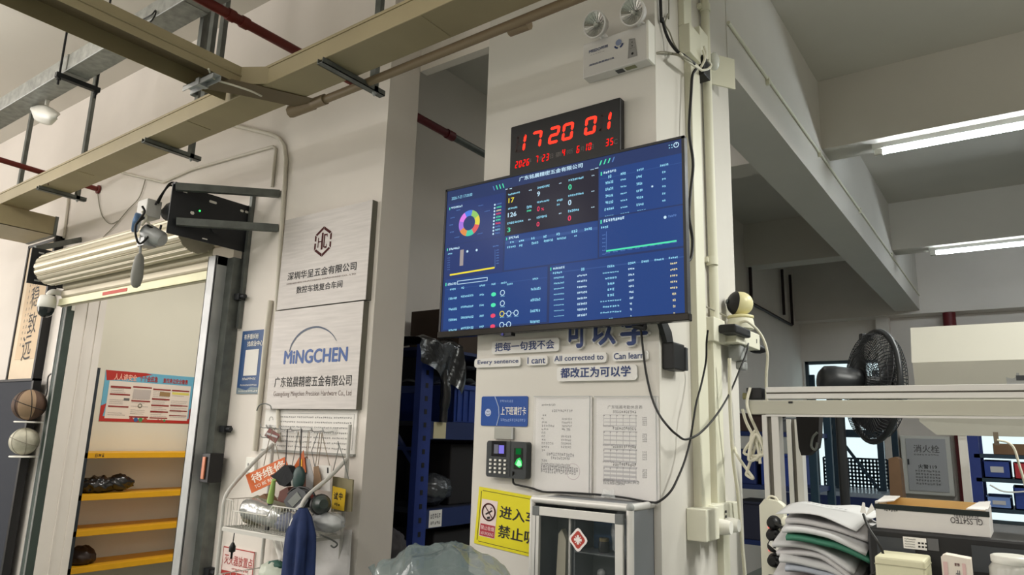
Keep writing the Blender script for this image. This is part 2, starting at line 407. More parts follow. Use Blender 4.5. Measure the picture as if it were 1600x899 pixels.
# galvanised tray, higher
t = thing('galvanised_cable_tray', 'grey galvanised cable tray crossing above the khaki trays', 'cable tray', (-4.3, 1.68, 3.7))
part('trough', MB(GALV).box(-8.0, 2.6, 1.608, 1.74, 3.7, 3.81), t, 0.003)
m = MB(GALVW).tube([(-8.0, 1.606, 3.70), (2.6, 1.606, 3.70)], 0.004, 6)  # thin brighter line stands in for the highlight along the fold
for x in (-4.62, -3.3): m.box(x-0.03, x+0.03, 1.604, 1.742, 3.697, 3.812, GALV)
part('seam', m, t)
m = MB(CORD); m.tube(curve([onY(p[0], p[1], 1.60) for p in ((212, 36), (228, 28), (238, 22), (243, 16), (243, 22), (238, 31), (235, 34))], 5), 0.004, 6)
solo('dangling_wire', m, 'black wire end hanging over the galvanised tray', 'wire', (-3.6, 1.6, 3.8))
# brackets under the khaki tray with their struts
NB = {'A': -5.80, 'B': -4.21, 'D': -2.53}
desc = {'A': 'steel channel bracket under the khaki tray, left one above the shutter drum', 'B': 'steel channel bracket under the khaki tray over the shutter motor', 'D': 'steel channel bracket under the khaki tray nearest the wall clock'}
for k, x in NB.items():
    t = thing('tray_bracket', desc[k], 'bracket', (x, 2.1, 3.27), 'brackets under the khaki tray')
    m = MB(GALVD); y0 = 1.962-0.0203*(x+4.2)-0.02
    m.box(x-0.02, x+0.02, y0, 2.31, 3.27, 3.274).box(x-0.02, x-0.016, y0, 2.31, 3.27, 3.298).box(x+0.016, x+0.02, y0, 2.31, 3.27, 3.298)
    part('channel', m, t)
    m = MB(GALVD); m.box(x-0.02, x+0.02, 2.235, 2.262, 3.274, ZC); part('strut', m, t)
    m = MB(GALVW).lathe([(0.012, 0), (0.012, 0.012), (0.006, 0.012), (0.006, 0.02)], (x+0.005, 2.25, 3.27), (0, 0, -1), 6); part('bolt', m, t)
m = MB(GALVD).box(-6.93, -6.89, 2.2, 2.23, 3.3, ZC)
solo('tray_strut', m, 'leftmost grey steel strut dropping from the ceiling to the khaki tray', 'strut', (-6.9, 2.2, 3.3), 'ceiling struts')
for x, lab in ((-3.98, 'left strut of the close pair between the two red pipe lengths'), (-3.86, 'right strut of the close pair beside the red pipe')):
    solo('tray_strut', MB(GALVD).box(x-0.022, x+0.022, 2.15, 2.18, 3.39, ZC), lab, 'strut', (x, 2.15, 3.39), 'ceiling struts')
m = MB(GALVW); m.box(-3.345, -3.075, 1.70, 1.745, 3.286, 3.29).box(-3.345, -3.075, 1.70, 1.704, 3.262, 3.29).box(-3.345, -3.075, 1.741, 1.745, 3.262, 3.29).box(-3.22, -3.19, 1.695, 1.75, 3.258, 3.294)
solo('tray_clamp', m, 'bright steel clamp channel under the branch tray by the corner', 'bracket', (-3.2, 1.72, 3.29))
m = MB(GALVD).box(-3.36, -3.325, 1.76, 1.79, 3.1, ZC)
solo('tray_strut', MB(GALVD).box(-3.36, -3.326, 1.75, 1.775, 3.265, ZC), 'strut behind the bright clamp at the branch tray corner', 'strut', (-3.34, 1.76, 3.3), 'ceiling struts')
# short duct under the far left end of the tray
m = MB(TRAY); m.box(-7.1, -6.55, 1.6, 2.42, 3.13, 3.135).box(-7.1, -7.095, 1.6, 2.42, 3.13, 3.29).box(-6.555, -6.55, 1.6, 2.42, 3.13, 3.29)
t = thing('duct_stub', 'khaki steel duct stub under the left end of the tray, open end to the wall', 'duct', (-6.8, 2.1, 3.13))
part('shell', m, t); part('rim', MB(GALVD).box(-7.1, -6.55, 2.4, 2.425, 3.125, 3.13).box(-6.56, -6.545, 2.4, 2.425, 3.125, 3.295), t)
# trapeze hanger of the galvanised tray
t = thing('trapeze_hanger', 'black threaded rods and cross bar carrying the galvanised tray', 'hanger', (-4.4, 1.6, 3.69))
a = Vector((-4.62, 1.585, 3.668)); b = Vector((-4.62, 1.80, 3.668))
part('cross_bar', MB(BLACKM).bar(a-VY*0.02, b+VY*0.02, 0.03, 0.03), t)
for q, top in ((a, ZC), (b, ZC)): part('rod', MB(BLACKM).tube([q-VZ*0.06, Vector((q.x, q.y, top))], 0.007, 6), t)
for q in (a, b): part('nut', MB(BLACKM).lathe([(0.013, 0), (0.013, 0.012)], q-VZ*0.03, (0, 0, 1), 6), t)
for k, (px, py, q2, lab) in enumerate(((0, 122, (8, 126), 'short dark strut end at the left edge under the ceiling'), (33, 120, (52, 126), 'short dark strut just left of the galvanised tray'))):
    a = onY(px, py, 2.2); b = onY(q2[0], q2[1], 2.2)
    a = Vector((a.x, 2.55, a.z)); 
    p0 = onY(px, py, 2.57); p1 = onY(q2[0], q2[1], 2.57)
    solo('wall_strut', MB(GALVD).bar(Vector((p0.x, 2.585, p0.z)), Vector((p1.x, 2.585, p1.z)), 0.04, 0.05), lab, 'strut', p0, 'strut ends on the wall')
# white curved cover under the galvanised tray
KC = crop(0, 0, 4)
OUT_T = [KC(*q) for q in ((195, 672), (240, 664), (290, 668), (330, 690), (372, 722))]; OUT_B = [KC(*q) for q in ((205, 690), (225, 745), (262, 764), (312, 776), (345, 742))]
def shell(u, v):
    k = min(u*4, 3.999); i = int(k); f = k-i
    a = [OUT_T[i][q]*(1-f)+OUT_T[i+1][q]*f for q in (0, 1)]; b = [OUT_B[i][q]*(1-f)+OUT_B[i+1][q]*f for q in (0, 1)]
    return onY(a[0]*(1-v)+b[0]*v, a[1]*(1-v)+b[1]*v, 1.74-.05*math.sin(math.pi*v)-.03*math.sin(math.pi*u)+.02*v)
t = thing('horn_cover', 'white curved plastic cover hanging under the galvanised tray', 'cover', (-5.4, 1.7, 3.7))
m = MB(WHITE).grid(shell, 14, 10)
o = part('cover', m, t); sm = o.modifiers.new('solid', 'SOLIDIFY'); sm.thickness = 0.012
q = onY(60, 168, 1.73); s_ = onY(73, 165, 1.72)
part('stem', MB(WHITE).tube([s_, Vector((s_.x, s_.y, 3.699))], 0.014, 10), t)
# red pipes
m = MB(REDP).tube([(-3.12, -1.0, 3.665), (-3.12, 2.62, 3.655)], 0.026, 12)
for y in (1.78, 1.86): m.tube([(-3.12, y-0.02, 3.657), (-3.12, y+0.02, 3.657)], 0.032, 12)
solo('sprinkler_pipe', m, 'dark red sprinkler pipe over the hall running into the wall above the signs', 'pipe', (-3.12, 2.6, 3.66))
m = MB(REDP2).tube([(-3.12, 2.83, 3.655), (-3.12, 3.5, 3.65)], 0.028, 12); m.tube([(-3.12, 3.5, 3.65), (-3.12, 7.5, 3.63)], 0.026, 12, GALVD)
m.tube([(-3.12, 3.47, 3.65), (-3.12, 3.54, 3.65)], 0.034, 12)
solo('sprinkler_pipe', m, 'dull red pipe in the dark gap between the pier and the column', 'pipe', (-3.12, 2.84, 3.65))
m = MB(REDP).tube([(-6.29, 0.5, 3.6), (-6.29, 2.61, 3.547)], 0.022, 12)
m.ring((-6.29, 2.59, 3.547), VY, 0.028, 0.012, 16, 6)
solo('brown_pipe', m, 'red brown pipe at the left passing behind the long khaki tray into the wall', 'pipe', (-6.29, 2.6, 3.55))

# ------------------------------------------------------------------ roller shutter
t = thing('roller_shutter', 'silver roller shutter, rolled up nearly all the way over the doorway', 'roller shutter', (-5.28, 2.4, 2.8))
def drum(cx, cz, r, n=15):
    P = []
    for k in range(n):
        a0 = 2*math.pi*k/n
        for f, rr in ((0.0, r), (0.10, r*0.93), (0.22, r*0.985), (0.5, r*1.0), (0.78, r*0.985), (0.90, r*0.93)):
            a = a0+2*math.pi*f/n; P.append((cx+rr*math.cos(a), cz+rr*math.sin(a)))
    return P
m = MB(SLAT); m.prism([(-6.34, y, z) for y, z in drum(2.36, 2.80, 0.135)], (2.13, 0, 0))
part('drum', m, t)
prof = [(2.475, 2.80)]
z = 2.80
while z > 2.56:
    prof += [(2.475, z), (2.468, z-0.012), (2.468, z-0.05), (2.475, z-0.062), (2.482, z-0.068)]; z -= 0.075
prof = prof + [(y+0.004, zz) for y, zz in reversed(prof)]
m = MB(SLAT); m.prism([(-6.37, y, zz) for y, zz in prof], (2.17, 0, 0)); part('curtain', m, t)
m = MB(mat('shutter_bar_reflection', (206, 204, 168), 0.45, 0.2, noise=0.1, nscale=4)); m.box(-6.38, -4.195, 2.46, 2.50, 2.515, 2.575).box(-6.38, -4.195, 2.452, 2.47, 2.515, 2.522)  # yellowish reflection on the bar is put into its base colour
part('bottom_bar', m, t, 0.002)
m = MB(mat('red_tape', (196, 74, 60), 0.6)).box(-5.62, -5.25, 2.457, 2.46, 2.535, 2.56); part('tape', m, t, label='red tape strip')
# end plates
m = MB(BLACKM).box(-4.024, -4.016, 2.06, 2.598, 2.70, 3.01); m.box(-4.05, -4.016, 2.585, 2.599, 2.66, 3.02).box(-4.024, -3.99, 2.06, 2.12, 3.0, 3.012)
m.lathe([(0.03, 0), (0.03, 0.05)], (-4.06, 2.36, 2.80), VX, 16)
part('end_plate', m, t)
m = MB(WHITE)
X0 = -4.0155
def slot(y, z, L, h): m.poly([(X0, y-L, z-h), (X0, y+L, z-h), (X0, y+L+h*.6, z), (X0, y+L, z+h), (X0, y-L, z+h), (X0, y-L-h*.6, z)])
slot(2.325, 2.965, 0.022, 0.008); slot(2.53, 2.965, 0.009, 0.008); slot(2.565, 2.967, 0.009, 0.008); slot(2.14, 2.975, 0.012, 0.004); slot(2.30, 2.72, 0.016, 0.004); slot(2.20, 2.86, 0.008, 0.01)
part('slot', m, t, label='pale slots cut in the black plate')
part('indicator', MB(LEDG).ball((-4.014, 2.245, 2.885), 0.006, nu=10, nv=6), t, label='small glowing green light')
m = MB(BLACKM).box(-6.42, -6.41, 2.22, 2.60, 2.67, 2.965); part('end_plate', m, t)
m = MB(GALVW)
for y, z in ((2.29, 2.93), (2.29, 2.70), (2.52, 2.70)): m.box(-6.409, -6.407, y-0.02, y+0.02, z-0.006, z+0.006)
part('slot', m, t)
m = MB(GALVD).bar((-4.0, 2.07, 2.985), (-3.73, 2.598, 3.05), 0.035, 0.045); part('brace', m, t)
m = MB(GALVD).bar((-4.0, 2.10, 2.775), (-3.71, 2.598, 2.82), 0.035, 0.045); part('brace', m, t)
part('brace', MB(GALVD).bar((-6.43, 2.25, 2.96), (-6.49, 2.598, 3.13), 0.03, 0.045), t)
# motor, control box
m = MB(BLACKM).lathe([(0.06, 0), (0.062, 0.01), (0.062, 0.10), (0.045, 0.12), (0.045, 0.16)], (-4.03, 2.14, 2.865), (-1, 0, 0), 18); part('motor', m, t)
m = MB(mat('control_box_plastic', (205, 203, 198), 0.5)).obb((-4.2, 2.03, 2.86), VX, VY, VZ, 0.06, 0.045, 0.055); part('control_box', m, t, 0.006)
m = MB(mat('blue_disc_paint', (92, 122, 160), 0.35, 0.3)).lathe([(0.055, 0), (0.06, 0.008), (0.06, 0.03), (0.03, 0.035)], (-4.2, 1.985, 2.765), (-0.5, -0.8, 0.1), 20); part('brake_disc', m, t, label='blue disc')
m = MB(GALVW).lathe([(0.045, 0), (0.05, 0.02), (0.05, 0.12), (0.035, 0.14)], (-4.2, 2.03, 2.73), (0.7, 0.3, -0.4), 18).box(-4.23, -4.15, 2.0, 2.08, 2.63, 2.68)
part('gear_housing', m, t)
for pts in (((247, 318), (256, 300), (267, 286), (280, 288)), ((243, 320), (252, 305), (263, 291), (270, 290)), ((225, 340), (212, 352), (213, 372), (219, 381), (230, 372), (238, 361)), ((222, 322), (226, 331), (219, 342), (214, 350)), ((230, 352), (240, 358), (248, 364), (252, 352))):
    m = MB(CORD).tube(curve([onX(p[0], p[1], -4.13) for p in pts], 6), 0.0065, 6); part('cable', m, t)
for pts in (((230, 345), (237, 358), (243, 366)), ((222, 330), (229, 340), (222, 352))):
    m = MB(CORDW).tube(curve([onX(p[0], p[1], -4.14) for p in pts], 6), 0.007, 6); part('cable', m, t, label='white cable')
m = MB(GREY).tube([onX(220, 368, -4.2), onX(219, 398, -4.2)], 0.008, 8)
m.lathe([(0.012, 0.02), (0.024, 0.0), (0.032, -0.06), (0.034, -0.12), (0.026, -0.17), (0.012, -0.185)], onX(218, 402, -4.2), VZ, 14, mat('pull_cover', (128, 128, 122), 0.6))
part('pull_weight', m, t)
# guide rails
m = MB(GALVW).box(-4.19, -4.10, 2.44, 2.45, 0, 2.66).box(-4.19, -4.18, 2.44, 2.6, 0, 2.66).box(-4.11, -4.10, 2.44, 2.6, 0, 2.66)
m.box(-4.19, -4.10, 2.45, 2.58, 2.60, 2.66)
m2 = MB(GALVD).box(-4.10, -4.03, 2.52, 2.598, 0, 2.655).box(-4.012, -3.985, 2.575, 2.599, 2.2, 3.09)
t2 = thing('shutter_guide_rail', 'bright steel guide rail on the right side of the shutter doorway', 'rail', (-4.12, 2.6, 0), 'shutter guide rails')
part('channel', m, t2, 0.002); part('angle_bar', m2, t2)
for z in (2.40, 1.575, 0.75):
    part('clip', MB(BLACKM).box(-4.06, -3.98, 2.55, 2.60, z-0.02, z+0.02).lathe([(0.014, 0), (0.014, 0.05)], (-3.99, 2.57, z), VX, 8), t2)
m = MB(BLACK).box(-4.06, -3.965, 2.47, 2.56, 1.26, 1.43); part('latch', m, t2, 0.004, label='black latch with a copper coloured bolt')
part('bolt', MB(mat('copper_bolt', (190, 120, 90), 0.4, 0.3)).box(-4.03, -4.0, 2.46, 2.47, 1.28, 1.41), t2, 0.003)
m = MB(mat('green_grey_rail', (62, 74, 68), 0.6, 0.1, noise=0.2, nscale=6)).box(-6.468, -6.405, 2.535, 2.6, 0, 2.66)
m2 = MB(GALVW).box(-6.474, -6.468, 2.53, 2.6, 0, 2.66).box(-6.405, -6.402, 2.53, 2.54, 0, 2.66)
t2 = thing('shutter_guide_rail', 'grey green guide rail on the left side of the shutter doorway', 'rail', (-6.45, 2.6, 0), 'shutter guide rails')
part('channel', m, t2); part('lip', m2, t2)

# ------------------------------------------------------------------ room behind the shutter: yellow shelf, poster
struct('trim_jamb', MB(WALL).box(-6.402, -6.394, 2.70, 2.71, 0, 2.75).box(-6.402, -6.394, 2.79, 2.845, 0, 2.75))
XF = -6.75
t = thing('yellow_shelf_rack', 'steel rack with four yellow shelves seen through the shutter doorway', 'shelf rack', (-6.95, 3.7, 0))
for z in (1.325, 0.965, 0.665, 0.36):
    m = MB(YEL).box(-7.12, XF, 3.0, 4.22, z-0.05, z); part('shelf', m, t, 0.003)
for x, y in ((XF-0.03, 3.0), (XF-0.03, 4.26), (-7.11, 3.0), (-7.11, 4.26)):
    part('post', MB(RACKB).box(x-0.02, x+0.03, y-0.03, y+0.03, 0, 2.07), t)
for y in (3.0, 4.26):
    m = MB(RACKB)
    for z0, z1 in ((0.3, 0.8), (0.8, 0.4), (1.2, 1.7)): m.bar((XF-0.04, y, z0), (-7.09, y, z1), 0.02, 0.006)
    part('brace', m, t)
m = MB(INK); q = Vector((XF+0.001, 3.09, 1.285)); m.scrib(q, VY, VZ, 0.09, 0.03, 3); part('hand_marking', m, t)
def bag(c, r, sc, seed, amp=0.25, m=None, nu=36, nv=22):
    rnd = random.Random(seed); K = [(Vector((rnd.uniform(-1, 1), rnd.uniform(-1, 1), rnd.uniform(-1, 1)))*rnd.uniform(3, 9), rnd.uniform(0, 6), rnd.uniform(.3, 1)) for _ in range(9)]
    return MB(m).ball(c, r, sc, nu, nv, m, lambda d: 1+amp*sum(a*(1-abs(math.sin(k.dot(d)+p))) for k, p, a in K)/5)
m = bag((-6.92, 3.22, 1.03), 0.085, (1.0, 1.45, 0.7), 3, 0.75, BFILM, 60, 36); 
for v in m.v: v.z = max(v.z, 0.966)
m2 = bag((-6.88, 3.40, 1.05), 0.06, (1, 1.5, 0.9), 5, 0.9, BFILM)
t2 = thing('black_bag', 'crumpled black plastic bag lying on the second yellow shelf', 'plastic bag', (-6.85, 3.2, 0.966))
part('bag_body', m, t2); part('bag_knot', m2, t2)
m = bag((-6.93, 3.17, 0.42), 0.11, (1, 1.0, 0.7), 9, 0.4, mat('dark_brown_bag', (48, 36, 30), 0.5))
for v in m.v: v.z = max(v.z, 0.361)
solo('brown_bag', m, 'dark brown bag at the near end of the lowest yellow shelf', 'plastic bag', (-6.85, 3.1, 0.361))
m = bag((-6.9, 4.12, 1.36), 0.06, (1, 1.3, 0.6), 11, 0.4, mat('grey_rag', (150, 140, 120), 0.9))
for v in m.v: v.z = max(v.z, 1.326)
solo('rag', m, 'crumpled grey rag at the far end of the top yellow shelf', 'rag', (-6.9, 4.12, 1.326))
# second rack continuing behind
t2 = thing('grey_side_rack', 'grey steel rack beyond the yellow shelves, beside the bright guide rail', 'shelf rack', (-6.9, 4.9, 0))
for z in (2.02, 1.9, 1.62, 1.3): part('shelf', MB(GALVD).box(-7.1, -6.6, 4.4, 5.6, z-0.04, z), t2)
for x, y in ((-6.62, 4.42), (-6.62, 5.58), (-7.08, 4.42), (-7.08, 5.58)): part('post', MB(RACKB).box(x-0.02, x+0.02, y-0.02, y+0.02, 0, 2.08), t2)
# safety poster on the room's left wall
XPO = -7.146
t = thing('safety_poster', 'red and blue safety notice poster above the yellow shelves', 'poster', (XPO, 3.73, 1.85))
Y0, Y1, Z0, Z1 = 3.26, 4.18, 1.60, 2.085
W_ = lambda u, v: Vector((XPO, Y0+(Y1-Y0)*u, Z0+(Z1-Z0)*v))
def pr(mb, u0, v0, u1, v1, m, d): mb.poly([W_(u0, v0)+VX*d, W_(u1, v0)+VX*d, W_(u1, v1)+VX*d, W_(u0, v1)+VX*d], m)
mR, mC, mW = mat('poster_red', (188, 52, 44), 0.4), mat('poster_blue', (112, 182, 210), 0.4), mat('poster_cream', (238, 226, 214), 0.4)
m = MB(mC); m.box(XPO-0.003, XPO, Y0, Y1, Z0, Z1)
m.poly([W_(0.02, .8)+VX*.001, W_(0.2, .84)+VX*.001, W_(.5, .98)+VX*.001, W_(.42, 1)+VX*.001, W_(0, 1)+VX*.001], mR)
m.poly([W_(0, 0)+VX*.001, W_(1, 0)+VX*.001, W_(1, .36)+VX*.001, W_(.97, .3)+VX*.001, W_(.97, .1)+VX*.001, W_(0.03, .1)+VX*.001, W_(.05, .35)+VX*.001, W_(0, .3)+VX*.001], mR)
pr(m, .05, .06, .955, .80, mW, 0.0015)
part('sheet', m, t)
m = MB(mR)
m.text('人人讲安全', W_(.09, .815)+VX*.003, VY, VZ, .24*.92, .065, mat('poster_pink_ink', (250, 190, 170), 0.4), 0.03)
m.text('个个会应急', W_(.36, .825)+VX*.003, VY, VZ, .20*.92, .06, mR, 0.02)
m.text('查找身边安全隐患', W_(.62, .83)+VX*.003, VY, VZ, .29*.92, .05, mR, 0.02)
xx = [(.07, .28), (.30, .505), (.52, .72), (.735, .94)]
rb = random.Random(4)
for (a, b), rows in zip(xx, (((.70, .66), (.55, .52), (.31, .28)), ((.72, .69), (.44, .41), (.12, .09)), ((.70, .67), (.50, .47), (.37, .34), (.24, .21), (.11, .085)), ((.70, .67), (.38, .36), (.27, .25), (.17, .155)))):
    for v1, v0 in rows: pr(m, a, v0, b, v1, mat('poster_bar', (150, 52, 50), 0.5), .003)
part('lettering', m, t)
m = MB(INKG); mK = mat('poster_grey', (196, 186, 180), 0.5)
for (a, b) in xx:
    for k in range(15):
        v = 0.64-0.037*k
        if rb.random() < .75: m.scrib(W_(a+.005, v)+VX*.0022, VY, VZ, (b-a)*.92*rb.uniform(.6, .95), .008, 18, mat('poster_fine_print', (150, 138, 134), 0.6))
pr(m, .31, .47, .50, .66, mK, .0024); pr(m, .60, .55, .72, .64, mat('poster_brown', (160, 130, 90), 0.5), .0025); pr(m, .74, .60, .94, .65, mat('poster_yellow', (228, 216, 110), 0.5), .0025)
pr(m, .22, .42, .28, .47, INKG, .0025); m.ring(W_(.40, .33)+VX*.003, VX, .018, .004, 16, 4, mat('poster_leaf', (110, 110, 90), .6))
for k, cc in enumerate(((180, 60, 60), (60, 100, 160), (80, 150, 90), (180, 80, 60))): m.lathe([(0.021, 0), (0.021, 0.001)], W_(.325+.05*k, .05)+VX*.0025, VX, 14, mat('poster_dot%d' % k, cc, .5))
for k in range(3): m.lathe([(0.012, 0), (0.012, 0.001)], W_(.62+.035*k, .05)+VX*.0025, VX, 12, mat('poster_dot%d' % ((0, 3, 2)[k]), (0, 0, 0)))
part('printed_panels', m, t)

# ------------------------------------------------------------------ far left: scroll, board, balls, camera
t = thing('calligraphy_scroll', 'framed calligraphy scroll with black frame at the left edge', 'picture', (-7.16, 2.6, 1.9))
part('mount', MB(mat('scroll_silk', (232, 214, 188), 0.8, noise=0.05, nscale=6)).box(-7.5, -6.84, 2.575, 2.598, 1.9, 3.19), t)
part('paper', MB(mat('scroll_paper', (222, 198, 168), 0.85, noise=0.06, nscale=5)).box(-7.40, -6.94, 2.572, 2.576, 2.12, 3.05), t)
m = MB(BLACK)
m.box(-7.51, -7.485, 2.565, 2.6, 1.89, 3.2).box(-6.86, -6.825, 2.53, 2.6, 1.89, 3.2).box(-7.51, -6.825, 2.565, 2.6, 3.175, 3.2).box(-7.51, -6.825, 2.565, 2.6, 1.885, 1.90)
part('frame', m, t)
m = MB(INK)
for ch, (px, py, k) in zip('稳致远', ((56, 466, 1.0), (51, 508, 1.0), (42, 547, 1.1))):
    c = onY(px, py, 2.571); m.text(ch, (c.x-0.09*k, 2.571, c.z-0.09*k), (VX+VZ*0.1).normalized(), (VZ-VX*0.12).normalized(), .17*k, .20*k)
for x in (-7.33, -7.27, -7.22):
    for k in range(14): m.scrib((x, 2.571, 2.95-0.055*k), VX, VZ, 0.02, 0.03, 1, INKG)
part('brush_writing', m, t)
t = thing('notice_board', 'large dark navy board standing against the wall at the left edge', 'board', (-7.2, 2.5, 0))
part('panel', MB(DKBLUE).box(-8.0, -6.72, 2.50, 2.545, 0.05, 1.92), t)
part('edge_frame', MB(BLACK).box(-6.725, -6.69, 2.49, 2.55, 0.0, 1.935).box(-8.0, -6.69, 2.49, 2.55, 1.915, 1.935).box(-8.0, -6.69, 2.49, 2.55, 0, 0.06), t)
part('back_rest', MB(BLACK).box(-7.6, -7.54, 2.54, 2.6, 0, 1.9), t)
def ballthing(name, lab, cat, c, r, base, seam, panels):
    tt = thing(name, lab, cat, (c[0], c[1], c[2]-r)); m = MB(base)
    m.ball(c, r, nu=48, nv=24, m=base)
    if panels:
        m.mats.append(panels); 
        for k in range(len(m.f)):
            j = k % 48
            if (j//8) % 2: m.mi[k] = 1
    part('skin', m, tt)
    s = MB(seam); R_ = r*1.002; cv = Vector(c)
    s.ring(c, (0.2, 0.3, 1), R_, .003, 40, 5)
    for k in range(3): s.ring(c, (math.cos(k*1.047+.3), math.sin(k*1.047+.3), 0.1), R_, .003, 40, 5)
    part('seam', s, tt); return tt
def ballrest(lab, c, r):
    tt = thing('ball_shelf', lab, 'shelf', (c[0], 2.6, c[2]-r), 'ball shelves')
    m = MB(WHITE).lathe([(0.085, 0), (0.09, 0.006), (0.085, 0.012)], (c[0], c[1], c[2]-r-0.008), (0, 0, -1), 24); part('plate', m, tt)
    part('arm', MB(WHITE).bar((c[0], c[1]+0.05, c[2]-r-0.014), (c[0]+0.02, 2.6, c[2]-r-0.014), 0.03, 0.012), tt)
c1 = onY(46, 633, 2.43); ballthing('basketball', 'brown and tan basketball on a small white wall shelf', 'ball', c1, 0.122, mat('basketball_dark', (84, 62, 48), 0.7, bump=0.3, bscale=180), INK, mat('basketball_tan', (150, 126, 100), 0.7, bump=0.3, bscale=180))
ballrest('upper small white wall shelf under the basketball', c1, 0.122)
c2 = onY(38, 690, 2.44); ballthing('volleyball', 'pale worn ball on the white wall shelf below the basketball', 'ball', c2, 0.105, mat('ball_pale', (188, 184, 166), 0.6, noise=0.3, nscale=14), mat('ball_seam', (140, 136, 122), .7), None)
ballrest('lower small white wall shelf under the pale ball', c2, 0.105)
# ptz camera on the shutter jamb
t = thing('dome_camera', 'white dome security camera with black eye on an arm by the shutter', 'security camera', (-6.47, 2.55, 2.62))
c = Vector((-6.44, 2.40, 2.50))
part('housing', MB(WHITE).lathe([(0.03, 0.10), (0.055, 0.095), (0.066, 0.06), (0.068, 0.0), (0.06, -0.005)], c, VZ, 28), t)
part('dome_lens', MB(mat('dome_glass', (20, 28, 30), 0.12, spec=0.8)).lathe([(0.062, 0.0), (0.06, -0.03), (0.048, -0.062), (0.025, -0.08), (0.004, -0.085)], c, VZ, 24), t)
m = MB(WHITE).tube(curve([c+VZ*0.1, c+VZ*0.13+VX*0.02+VY*0.02, c+VZ*.13+VX*0.02+VY*0.10, c+VZ*0.12+VY*0.19], 5), 0.024, 10)
m.box(-6.49, -6.40, 2.575, 2.6, 2.50, 2.665); part('bracket', m, t)
m = MB(CORDW).tube(curve([(-6.42, 2.57, 2.55), (-6.50, 2.58, 2.42), (-6.44, 2.585, 2.33), (-6.46, 2.59, 2.2)], 6), .004, 5); part('cable', m, t)
# sockets on the strip of wall left of the doorway
for (px, py, lab, h) in ((88, 573, 'small white wall socket left of the shutter rail', 0.05), (85, 603, 'tall white socket below the small one, black plug above', 0.09)):
    c = onY(px, py, 2.6); c.x = max(min(c.x, -6.56), -6.64)
    t = thing('wall_socket', lab, 'socket', (c.x, 2.6, c.z))
    part('plate', MB(WHITE).box(c.x-.04, c.x+.04, 2.585, 2.6, c.z-h, c.z+h), t, .004)
    part('pin_holes', MB(DGREY).box(c.x-.015, c.x-.008, 2.584, 2.586, c.z-.015, c.z+.01).box(c.x+.008, c.x+.015, 2.584, 2.586, c.z-.015, c.z+.01), t)
p = [onY(x, y, 2.56) for x, y in ((92, 582), (84, 583), (76, 588), (74, 600), (73, 615), (66, 632))]
m = MB(CORD).tube(curve(p, 6), .006, 6); m.lathe([(.014, 0), (.016, .03), (.008, .05)], p[0], (-1, 0, 0), 10)
solo('black_plug', m, 'black plug with cord hanging beside the basketball', 'cord', p[0])
# ---- conduits on the sign wall
def wpipe(pts, r, mm, lab, name='conduit'):
    P = []
    for a in pts:
        q = onY(a[0], a[1], YW-r); P.append(q)
    return solo(name, MB(mm).tube(curve(P, 1) if False else P, r, 10), lab, 'conduit', P[-1], 'conduits on the sign wall')
CP = mat('ivory_conduit', (206, 200, 186), 0.5)
wpipe([(436, 690), (432, 480), (447, 250), (444, 228), (436, 216), (424, 210), (340, 190)], 0.014, CP, 'ivory conduit bending over at the top left of the signs and running down beside them')
wpipe([(425, 292), (431, 233), (427, 229), (300, 265), (255, 285), (190, 270)], 0.010, CP, 'thin ivory conduit dipping towards the shutter motor')
wpipe([(423, 470), (417, 515), (398, 705)], 0.016, CP, 'ivory conduit between the blue notice and the steel signs')
wpipe([(110, 268), (106, 320), (100, 372)], 0.012, CP, 'white conduit above the black framed scroll')
m = MB(CORDG).tube(curve([onY(x, y, 2.59) for x, y in ((152, 296), (155, 320), (160, 338), (172, 350), (185, 345))], 6), .004, 5)
solo('loose_wire', m, 'thin grey wire hanging from the brown pipe end on the wall', 'wire', onY(152, 296, 2.59))
m = MB(CORDG).tube(curve([onY(x, y, 2.59) for x, y in ((228, 278), (218, 308), (200, 328), (178, 354), (155, 377))], 6), .004, 5)
solo('loose_wire', m, 'thin grey wire sloping down the wall behind the shutter drum', 'wire', onY(228, 278, 2.59))
c = onY(395, 727, 2.6); t = thing('wall_socket', 'white wall socket behind the orange tag', 'socket', c)
part('plate', MB(WHITE).box(c.x-.045, c.x+.045, 2.58, 2.6, c.z-.045, c.z+.045), t, .004); part('pin_holes', MB(DGREY).box(c.x-.02, c.x-.012, 2.579, 2.581, c.z-.015, c.z+.01).box(c.x+.008, c.x+.016, 2.579, 2.581, c.z-.015, c.z+.01), t)
# blue notice
t = thing('blue_notice', 'narrow blue notice with white heading between the shutter rail and steel signs', 'poster', (-3.84, 2.6, 1.98))
A, B, Zb, Zt = -3.962, -3.712, 1.79, 2.18
part('sheet', MB(POSTB).box(A, B, 2.594, 2.6, Zb, Zt), t)
m = MB(PAPER); m.poly([(A+.055, 2.593, 1.9), (A+.19, 2.593, 1.9), (A+.19, 2.593, 2.06), (A+.055, 2.593, 2.06)])
m.poly([(A, 2.5935, Zb), (B, 2.5935, Zb), (B, 2.5935, Zb+.035), (A+.14, 2.5935, Zb+.04), (A+.1, 2.5935, Zb+.02), (A, 2.5935, Zb+.04)], mat('notice_grey', (126, 142, 152), .6))
part('blank_square', m, t)
m = MB(WHITE); m.text('有矛盾纠纷', (A+.025, 2.592, 2.125), VX, VZ, .15, .034, None, .02); m.text('找综治中心', (A+.065, 2.592, 2.08), VX, VZ, .16, .034, None, .02)
m.scrib((A+.05, 2.592, 1.873), VX, VZ, .14, .014, 9); m.scrib((A+.035, 2.592, 1.837), VX, VZ, .17, .01, 14); m.scrib((A+.02, 2.592, 1.80), VX, VZ, .2, .01, 12)
part('lettering', m, t)

